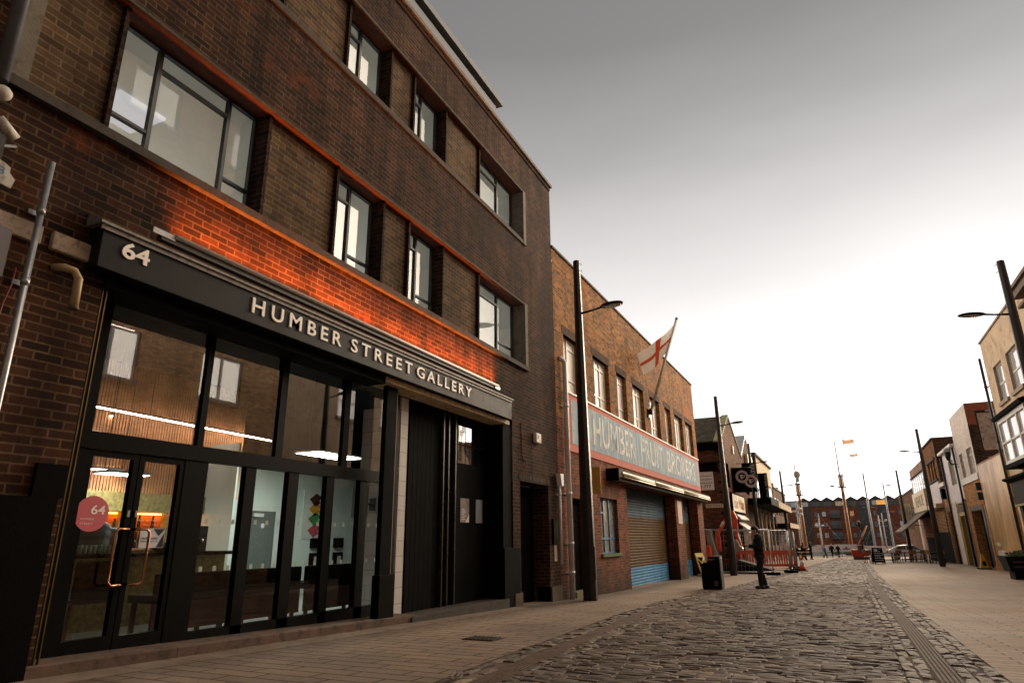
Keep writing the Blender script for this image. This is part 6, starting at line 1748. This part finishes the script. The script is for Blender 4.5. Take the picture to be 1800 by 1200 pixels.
for y_ in (-.75, .55): MB().box(-1.1, 1.1, y_, y_ + .22, .42, .47).build('seat', MATS['yellow_wood'], pb)
for x in (-.8, .75): 
    m = MB(); m.box(x, x + .06, -.7, .7, .36, .42); m.tube([(x + .03, -.6, 0), (x + .03, -.2, .72)], .04); m.tube([(x + .03, .6, 0), (x + .03, .2, .72)], .04); m.build('leg', M_blackm, pb)
place(pb, (-2.7, 71.8, gz(71.8)), R(3))
# white car
car = lthing('parked_car', 'white hatchback car parked behind the outdoor tables', 'car')
M_carp = simple('white_car_paint', '#ececee', .2, 0, .6, .04, 2)
prof = [(-2.05, .45), (-2.12, .62), (-2.08, .92), (-1.75, 1.02), (-1.15, 1.36), (-.5, 1.44), (.35, 1.42), (1.0, 1.02), (1.75, .90), (2.08, .72), (2.1, .42), (1.9, .28), (-1.9, .28)]
def section(yy, k): return [(x * (1 - .03 * k), yy, z if z < .95 else .95 + (z - .95) * (1 - .05 * k)) for x, z in prof]
rings = [section(-.84, 1), section(-.80, .3), section(0, 0), section(.80, .3), section(.84, 1)]
m = MB(); n = len(prof); vs = [q for r_ in rings for q in r_]; fs = []
for j in range(4):
    for i in range(n): fs.append((j * n + i, j * n + (i + 1) % n, (j + 1) * n + (i + 1) % n, (j + 1) * n + i))
fs += [tuple(range(n)), tuple(range(4 * n, 5 * n))]
m.add(vs, fs); m.build('body', M_carp, car, bevel=.03)
m = MB()
for yy in (-.852, .852):
    m.poly([(-1.45, yy, 1.0), (-1.05, yy, 1.30), (-.45, yy, 1.36), (-.40, yy, .98)]); m.poly([(-.32, yy, .98), (-.36, yy, 1.36), (.32, yy, 1.34), (.86, yy, 1.0)])
m.build('side_window', M_mirror, car)
for x in (-1.3, 1.3):
    for yy in (-.82, .82):
        wl_ = MB().cyl((x, yy - .09, .31), (x, yy + .09, .31), .31, n=20).build('wheel', M_blackm, car)
        MB().cyl((x, yy - .10, .31), (x, yy + .10, .31), .18, n=14).build('rim', M_galv, wl_)
m = MB(); m.box(-2.13, -1.95, -.82, -.55, .72, .94); m.build('tail_light', simple('red_lens', '#9a2a26', .2), car)
m = MB(); m.box(-2.13, -1.95, .55, .82, .72, .94); m.build('tail_light', MATS['red_lens'], car)
m = MB(); m.box(1.9, 2.09, -.78, -.5, .62, .78); m.build('headlight', M_whitep, car)
place(car, (7.75, 80, gz(80)), R(-4))

# ------------------------------------------------------------------ marina
def mast(mb, x, y, z0, z1, r0, r1): mb.cyl((x, y, z0), (x, y, z1), r0, r1, 8)
def yacht(x, y, L, name, label, mh, mat_mast, mr, hullmat, mx=0.0, group=None):
    t = thing(name, label, 'boat', (x, y, -4.2), group=group)
    hw_ = L * .14; sec = []
    m = MB(); vs = []; N = 9
    for i in range(N):
        u = i / (N - 1); w = hw_ * (math.sin(math.pi * min(1, u * .62 + .38)) ** .8 if u < 1 else 0.02); xx = x - L / 2 + L * u; sh = 1.25 + .35 * (u - .4) ** 2 * 3
        vs += [(xx, y - w, -4.2 + sh), (xx, y - w * .75, -4.1), (xx, y, -4.5), (xx, y + w * .75, -4.1), (xx, y + w, -4.2 + sh)]
    fs = [(i * 5 + k, i * 5 + k + 1, (i + 1) * 5 + k + 1, (i + 1) * 5 + k) for i in range(N - 1) for k in range(4)] + [(i * 5, (i + 1) * 5, (i + 1) * 5 + 4, i * 5 + 4) for i in range(N - 1)] + [tuple(range(5))]
    m.add(vs, fs, False); m.build('hull', hullmat, t)
    m = MB(); m.hexa([(x - L * .28, y - hw_ * .6, -2.95), (x + L * .2, y - hw_ * .5, -2.95), (x + L * .2, y + hw_ * .5, -2.95), (x - L * .28, y + hw_ * .6, -2.95), (x - L * .24, y - hw_ * .5, -2.3), (x + L * .1, y - hw_ * .4, -2.35), (x + L * .1, y + hw_ * .4, -2.35), (x - L * .24, y + hw_ * .5, -2.3)]); m.build('cabin', M_whited, t)
    m = MB(); mast(m, x + mx, y, -3.0, mh, mr, mr * .7); ms_ = m.build('mast', mat_mast, t)
    m = MB(); m.tube([(x + mx, y, -1.7), (x + mx - L * .38, y, -1.6)], .07); m.build('boom', mat_mast, t)
    m = MB()
    for e in ((x - L * .48, -2.8), (x + L * .48, -2.7)): m.tube([(x + mx, y, mh - .15), (e[0], y, e[1])], .018, 4)
    for sg in (-1, 1): m.tube([(x + mx, y, mh * .8), (x + mx + .3, y + sg * hw_ * .9, -2.9)], .018, 4)
    m.tube([(x + mx - .9, y, mh * .45), (x + mx + .9, y, mh * .45)], .03, 5); m.build('rigging', M_galv, t)
    return t
M_alu = simple('aluminium_mast', '#a3a6ab', .4, .4, .5, .1, 4)
M_vw = simple('varnished_spar', '#b0773c', .4, 0, .5, .2, 3)
M_hullw = simple('white_hull', '#e2e4e6', .35, 0, .5, .1, 2)
M_hullr = simple('dark_red_hull', '#5a2420', .45, 0, .5, .15, 2)
yacht(6.7, 118, 10, 'sailing_yacht', 'white yacht with tall grey mast right of the orange box', 9.5, M_alu, .17, M_hullw, .1, 'yachts moored behind the quay')
yacht(9.4, 119, 9, 'sailing_yacht', 'white yacht with grey mast behind the white car', 7.9, M_alu, .15, M_hullw, .0, 'yachts moored behind the quay')
yacht(-.3, 120, 8, 'sailing_yacht', 'small yacht with short white mast by the banner', 3.6, M_whited, .10, M_hullw, -.2, 'yachts moored behind the quay')
yacht(8.3, 124, 8, 'sailing_yacht', 'small yacht with thin mast between the two grey masts', 3.2, M_alu, .10, M_hullw, .0, 'yachts moored behind the quay')
ls = thing('tall_ship', 'dark red ship with two varnished wooden masts and top flags', 'ship', (0, 122, -4.2))
m = MB(); vs = []
for i in range(11):
    u = i / 10; xx = -14 + 28 * u; w = 2.6 * max(.05, math.sin(math.pi * (u * .9 + .05)) ** .6); zz = -2.0 + 1.6 * (u - .5) ** 2
    vs += [(xx, 122 - w, zz), (xx, 122 - w * .8, -4.3), (xx, 122 + w * .8, -4.3), (xx, 122 + w, zz)]
m.add(vs, [(i * 4 + k, i * 4 + k + 1, i * 4 + k + 5, i * 4 + k + 4) for i in range(10) for k in range(3)] + [(i * 4, i * 4 + 4, i * 4 + 7, i * 4 + 3) for i in range(10)]); m.build('hull', M_hullr, ls)
def big_mast(x, zt, ztt, r):
    y = 122; m = MB(); mast(m, x, y, -2.6, zt, r, r * .72); ms_ = m.build('mast', M_vw, ls)
    m = MB(); mast(m, x + .30, y, zt - 1.9, zt + .1, .07, .06); mast(m, x - .30, y, zt - 1.9, zt + .1, .07, .06)
    m.box(x - .65, x + .65, y - .25, y + .25, zt - 1.95, zt - 1.8); m.box(x - .45, x + .45, y - .15, y + .15, zt - .05, zt + .12); m.build('crosstree', M_iron, ms_)
    m = MB(); mast(m, x - .1, y, zt - .2, ztt, .10, .07); m.build('topmast', M_vw, ms_)
    m = MB()
    for k in range(-3, 4): m.tube([(x, y, zt - 2), (x + k * .75, y - 2.2, -2.2)], .03, 4)
    for j in range(8): q = .12 + j * .1; m.tube([(x - 2.25 * q, y - 2.2 * q, zt - 2 - (zt + .2) * q), (x + 2.25 * q, y - 2.2 * q, zt - 2 - (zt + .2) * q)], .02, 4)
    m.build('shroud_ladder', M_iron, ms_)
big_mast(-3.05, 8.5, 11.8, .30); big_mast(3.65, 9.6, 15.3, .30)
m = MB(); m.tube([(3.4, 122, 7.75), (2.4, 122, 7.9)], .04); m.ell((2.2, 122, 7.95), .35, .2, .16); m.build('mast_lamp', M_whited, ls)
m = MB(); m.ell((-2.95, 122, 10.1), .55, .4, .62); m.ell((-2.95, 122, 9.3), .3, .25, .5); m.build('radar_basket', M_whited, ls)
m = MB(); m.tube([(4.6, 121.5, -1.6), (6.3, 121.4, 1.6)], .12); m.build('boom', M_vw, ls)
def pennant(x, z, w, h, lab):
    t = thing('pennant', lab, 'flag', (x, 122, z), group='pennants flying from the tall ship')
    m = MB(); vs = []; N = 8
    for i in range(N + 1):
        u = i / N; vs += [(x + w * u, 122 + .15 * math.sin(u * 6), z - .12 * u * w - .08 * math.sin(u * 5)), (x + w * u * .92 + .1, 122 + .15 * math.sin(u * 6), z - h * (1 - .35 * u) - .12 * u * w)]
    m.add(vs, [(2 * i, 2 * i + 1, 2 * i + 3, 2 * i + 2) for i in range(N)], True); m.build('cloth', mat_cloth('pale_orange_cloth' + lab[:5], '#c4a080'), t)
    m = MB(); m.tube([(x - .75, 122, z - h * .5), (x, 122, z), (x + .08, 122, z - h)], .03, 4); m.build('line', M_galv, t)
pennant(4.75, 15.55, 1.75, .85, 'upper orange pennant blowing from the taller mast')
pennant(5.55, 13.1, 1.15, .55, 'lower smaller orange pennant under the taller mast')
wm = thing('light_mast', 'white floodlight mast left of the wooden ship mast', 'mast', (-3.45, 112, -2.9))
MB().cyl((-3.35, 112, -2.9), (-3.35, 112, 5.4), .22, .14, 10).build('column', M_whited, wm)
m = MB(); m.ell((-3.0, 112, 4.1), .35, .25, .2); m.ell((-3.9, 112, 3.7), .4, .25, .18); m.ell((-2.95, 112, 3.3), .35, .25, .2); m.build('floodlight', M_whitep, wm)
for x, zt, lab in ((-.55, 2.6, 'slim white lamp mast behind the people'), (8.0, 3.2, 'slim white lamp mast between the yacht masts')):
    t_ = thing('quay_lamp', lab, 'street lamp', (x, 112.4, -2.9), group='white lamps along the quay')
    MB().cyl((x, 112.4, -2.9), (x, 112.4, zt), .10, .06, 8).build('column', M_whited, t_)
    m = MB(); m.box(x - .5, x + .5, 112.3, 112.5, zt - 1.2, zt - 1.12); m.ell((x - .45, 112.4, zt - 1.0), .18, .18, .12); m.ell((x + .45, 112.4, zt - 1.0), .18, .18, .12); m.build('lamp_head', M_whitep, t_)
# banners on the quay rail
rail = thing('quay_railing', 'teal railing along the quay edge', 'railing', (2, 112.6, -2.9))
m = MB()
for z in (-2.75, -2.35, -1.9): m.tube([(-12, 112.6, z), (22, 112.6, z)], .03, 5)
m.build('rail', simple('teal_paint', '#5c9a8e', .5), rail)
m = MB()
for k in range(18): m.tube([(-12 + k * 2, 112.6, -2.9), (-12 + k * 2, 112.6, -1.85)], .035, 5)
m.build('post', MATS['teal_paint'], rail)
for x0, x1, z0, z1, lab in ((-2.0, 1.0, -2.26, -1.25, 'long white banner on the quay rail behind the walkers'), (1.04, 4.1, -2.2, -1.18, 'white quay banner with a dark ship emblem'), (5.0, 8.6, -2.3, -1.45, 'white quay banner right of the orange box')):
    t_ = thing('quay_banner', lab, 'banner', (x0, 112.3, -2.9), group='white banners on the quay rail')
    m = MB(); m.box(x0, x1, 112.40, 112.44, z0, z1); m.build('cloth', simple('white_banner_cloth', '#e6e5ea', .7, 0, .3, .05, 2), t_)
    if 'emblem' in lab:
        m = MB(); m.prism([(2.0, 112.39, -1.78), (3.3, 112.39, -1.78), (3.05, 112.39, -1.93), (2.2, 112.39, -1.93)], (0, -.01, 0)); m.prism([(2.45, 112.39, -1.77), (2.85, 112.39, -1.77), (2.7, 112.39, -1.5), (2.62, 112.39, -1.45)], (0, -.01, 0)); m.build('ship_emblem', simple('grey_print', '#6f6a72', .7), t_)
    else:
        m = MB(); m.box(x0 + .9, x0 + 1.5, 112.385, 112.39, -1.80, -1.74); m.build('red_text_line', simple('red_print', '#b04a44', .7), t_)
hut = thing('timber_hut', 'small brown timber hut between the quay banners', 'hut', (4.5, 111.5, -2.9))
m = MB(); m.box(4.15, 4.95, 111.2, 112.2, -2.9, -1.35); m.build('wall', simple('brown_timber', '#5f4126', .7, 0, .3, .2, 4), hut)
m = MB(); m.hexa([(4.05, 111.1, -1.35), (5.05, 111.1, -1.35), (5.05, 112.3, -1.35), (4.05, 112.3, -1.35), (4.05, 111.1, -1.25), (5.05, 111.1, -1.25), (5.05, 112.3, -1.3), (4.05, 112.3, -1.3)]); m.build('roof', M_whited, hut)
# waterside apartments
FA = Face(0, 206, 90, 'L')      # s runs along +x, front faces the camera
A_ = FA.p
AP_ = thing('waterside_apartments', 'red brick waterside apartment block with zigzag attic roofs', 'building', A_(5, -2.9, 0))
M_apt = brick('apartment_brick', '#a8634a', '#93543e', '#9a7862', w=.45, h=.15, mort=.012, stain=.15, bump=.2, streak=.08, k=1.0)
M_aptg = simple('attic_glass_dark', '#77797c', .3, 0, .4, .3, .5)
m = MB(); m.fb(FA, -30, 70, -3, 7.85, -12, 0); m.build('wall', M_apt, AP_)
m = MB(); m.fb(FA, -5.4, 70, 7.85, 8.0, -12, .15); m.build('parapet_band', M_conc, AP_)
m = MB(); m.fb(FA, -5.2, 70, 8.0, 9.45, -11, -1.0); m.build('attic_storey', simple('attic_timber', '#846a52', .6, 0, .4, .25, .5), AP_)
for k in range(25):
    s = -4.2 + k * 3.02
    m = MB(); m.fb(FA, s - 1.0, s + 1.0, 8.1, 9.3, -1.1, -.95); m.build('attic_window', M_aptg if k % 3 else M_mirror, AP_)
    m = MB(); m.prism([A_(s - 1.62, 9.35, -.4), A_(s - 1.62, 9.55, -.4), A_(s, 10.55, -.4), A_(s + 1.62, 9.55, -.4), A_(s + 1.62, 9.35, -.4), A_(s, 10.33, -.4)], FA.n * -10); m.build('gable_roof', simple('dark_attic_roof', '#6e5a4a', .8, 0, .2, .2, 1), AP_)
    m = MB(); m.poly([A_(s - 1.5, 9.4, -.9), A_(s + 1.5, 9.4, -.9), A_(s, 10.3, -.9)]); m.build('gable_glazing', simple('dark_gable_glass', '#3a3531', .3, 0, .5, .3, 2), AP_)
m = MB(); m.fb(FA, -30, -5.4, 7.85, 9.75, -12, -.2); m.build('white_penthouse', M_palewall, AP_)
m = MB(); m.fb(FA, -7.6, -6.0, 8.2, 9.2, -.3, -.15); m.fb(FA, -12, -9.2, 8.2, 9.2, -.3, -.15); m.build('penthouse_window', M_mirror, AP_)
m = MB(); m.fb(FA, 14.0, 16.2, 8.15, 9.3, -.9, -.85); m.build('glowing_attic_pane', emit('warm_pane_glow', '#ffb45a', .85), AP_)  # pane made to glow in place of a warm reflection
def apt_window(s, z, wdt=1.15, h=1.45):
    f_ = MB().fb(FA, s, s + wdt, z, z + h, -.1, .03).build('window', M_frame, AP_)
    MB().fb(FA, s + .1, s + wdt - .1, z + .1, z + h - .1, .02, .045).build('pane', M_mirror if random.random() < .55 else simple('grey_blind', '#8d8f92', .7), f_)
for z in (5.2, 2.35, -.5):
    for s in (-7.0, -2.1, .0, 7.0, 12.6, 18.6, 21.4, 26, 31, 36): apt_window(s, z)
    for s in (2.0, 8.9 if z < 5 else 40, 23.6, 33):
        MB().fb(FA, s, s + 2.6, z - .3, z + 1.7, -.2, .04).build('balcony_door', M_aptg, AP_)
        b_ = MB().fb(FA, s - .2, s + 2.8, z - .55, z - .42, 0, 1.2).build('balcony', M_concd, AP_)
        m = MB()
        for k in range(16): m.fb(FA, s - .2 + k * .195, s - .17 + k * .195, z - .42, z + .5, 1.15, 1.18)
        m.fb(FA, s - .2, s + 2.8, z + .48, z + .54, 1.13, 1.2); m.build('railing', M_iron, b_)
for s0, s1 in ((-4.9, -2.9), (14.2, 16.4), (9.3, 12.2)):
    MB().fb(FA, s0, s1, -2.9, 7.8, -.1, .12).build('stair_glazing', simple('dark_stair_glass', '#3a3c3e', .25, 0, .6, .3, 1), AP_)

# ------------------------------------------------------------------ camera, light, sky
cam = bpy.data.cameras.new('camera'); co = bpy.data.objects.new('camera', cam); COL.objects.link(co)
cam.sensor_width = 36; cam.lens = 22.68; cam.clip_end = 5000; cam.clip_start = .05
co.matrix_world = Matrix(((0.90692888, 0.132382, 0.39994377, 0), (0.4211599, -0.26188488, -0.86835514, 0), (-0.01021536, 0.95597663, -0.29326495, 0), (0, 0, 0, 1)))
scene.camera = co
SUN_EL, SUN_AZ = 15.0, 11.5        # azimuth measured from the street axis towards the right
sun = bpy.data.lights.new('sun', 'SUN'); so = bpy.data.objects.new('sun', sun); COL.objects.link(so)
sun.energy = 2.8; sun.angle = R(24); sun.color = (1.0, .80, .58)
dirv = Vector((math.sin(R(SUN_AZ)) * math.cos(R(SUN_EL)), math.cos(R(SUN_AZ)) * math.cos(R(SUN_EL)), math.sin(R(SUN_EL))))
so.rotation_euler = dirv.to_track_quat('Z', 'Y').to_euler()
so.location = (0, 0, 40)
w = bpy.data.worlds.new('World'); scene.world = w; w.use_nodes = True
nt_ = w.node_tree; nt_.nodes.clear()
def wn(t, **k):
    n = nt_.nodes.new(t)
    for a, b in k.items(): setattr(n, a, b)
    return n
sky = wn('ShaderNodeTexSky', sky_type='NISHITA'); sky.sun_disc = False
sky.sun_elevation = R(SUN_EL); sky.sun_rotation = R(SUN_AZ); sky.air_density = 1.0; sky.dust_density = .3
hs = wn('ShaderNodeHueSaturation'); hs.inputs['Saturation'].default_value = .06
nt_.links.new(sky.outputs[0], hs.inputs['Color'])
b1 = wn('ShaderNodeBackground'); b1.inputs[1].default_value = .05
nt_.links.new(hs.outputs[0], b1.inputs[0])
# overcast veil: bright along the horizon, slate grey overhead, faint cloud bands
tc = wn('ShaderNodeTexCoord'); sp = wn('ShaderNodeSeparateXYZ'); nt_.links.new(tc.outputs['Generated'], sp.inputs[0])
mp = wn('ShaderNodeMapping'); mp.inputs['Scale'].default_value = (1.2, 1.2, 5.0); nt_.links.new(tc.outputs['Generated'], mp.inputs[0])
nz = wn('ShaderNodeTexNoise'); nz.inputs['Scale'].default_value = 1.6; nz.inputs['Detail'].default_value = 5; nz.inputs['Roughness'].default_value = .5
nt_.links.new(mp.outputs[0], nz.inputs['Vector'])
ma = wn('ShaderNodeMath', operation='MULTIPLY_ADD'); nt_.links.new(nz.outputs['Fac'], ma.inputs[0]); ma.inputs[1].default_value = .11; nt_.links.new(sp.outputs[2], ma.inputs[2])
mb_ = wn('ShaderNodeMath', operation='SUBTRACT'); nt_.links.new(ma.outputs[0], mb_.inputs[0]); mb_.inputs[1].default_value = .055
cr = wn('ShaderNodeValToRGB'); el = cr.color_ramp.elements
STOPS = [(0.0, (1.04, .95, .92)), (.13, (1.02, .94, .91)), (.22, (.96, .89, .865)), (.31, (.76, .71, .69)), (.43, (.50, .47, .455)), (.56, (.25, .237, .228)), (.67, (.118, .109, .101)), (.80, (.10, .10, .10)), (1.0, (.07, .07, .07))]
while len(el) > 1: el.remove(el[-1])
for i, (p_, c_) in enumerate(STOPS):
    e = el[0] if i == 0 else el.new(p_)
    e.position = p_; e.color = c_ + (1,)
nt_.links.new(mb_.outputs[0], cr.inputs[0])
b2 = wn('ShaderNodeBackground'); b2.inputs[1].default_value = .95
# the veil is darker behind the camera, away from the low sun
mr_ = wn('ShaderNodeMapRange'); mr_.interpolation_type = 'SMOOTHSTEP'; nt_.links.new(sp.outputs[1], mr_.inputs[0]); mr_.inputs[1].default_value = -.5; mr_.inputs[2].default_value = .6; mr_.inputs[3].default_value = .12; mr_.inputs[4].default_value = 1.0
vm_ = wn('ShaderNodeVectorMath', operation='SCALE'); nt_.links.new(cr.outputs[0], vm_.inputs[0]); nt_.links.new(mr_.outputs[0], vm_.inputs['Scale'])
# bright lobes added outside the view to light the fronts on both sides
def lobe(a, b, col):
    q = wn('ShaderNodeMapRange'); q.interpolation_type = 'SMOOTHSTEP'; nt_.links.new(sp.outputs[0], q.inputs[0]); q.inputs[1].default_value = a; q.inputs[2].default_value = b; q.inputs[3].default_value = 0; q.inputs[4].default_value = 1.0
    v = wn('ShaderNodeVectorMath', operation='SCALE'); v.inputs[0].default_value = col; nt_.links.new(q.outputs[0], v.inputs['Scale'])
    return v
lr_, ll_ = lobe(.30, .62, (8.4, 7.0, 5.4)), lobe(-.42, -.85, (7.0, 5.9, 4.7))
vs_ = wn('ShaderNodeVectorMath', operation='ADD'); nt_.links.new(lr_.outputs[0], vs_.inputs[0]); nt_.links.new(ll_.outputs[0], vs_.inputs[1])
yr_ = wn('ShaderNodeMapRange'); nt_.links.new(sp.outputs[1], yr_.inputs[0]); yr_.inputs[1].default_value = -.15; yr_.inputs[2].default_value = .5
vs2 = wn('ShaderNodeVectorMath', operation='SCALE'); nt_.links.new(vs_.outputs[0], vs2.inputs[0]); nt_.links.new(yr_.outputs[0], vs2.inputs['Scale'])
va_ = wn('ShaderNodeVectorMath', operation='ADD'); nt_.links.new(vm_.outputs[0], va_.inputs[0]); nt_.links.new(vs2.outputs[0], va_.inputs[1])
nt_.links.new(va_.outputs[0], b2.inputs[0])
ad = wn('ShaderNodeAddShader'); nt_.links.new(b1.outputs[0], ad.inputs[0]); nt_.links.new(b2.outputs[0], ad.inputs[1])
wo = wn('ShaderNodeOutputWorld'); nt_.links.new(ad.outputs[0], wo.inputs[0])
scene.view_settings.view_transform = 'Standard'; scene.view_settings.look = 'None'; scene.view_settings.exposure = 0
scene.cycles.use_denoising = True
scene.cycles.max_bounces = 8; scene.cycles.transparent_max_bounces = 16
scene.cycles.sample_clamp_indirect = 4.0
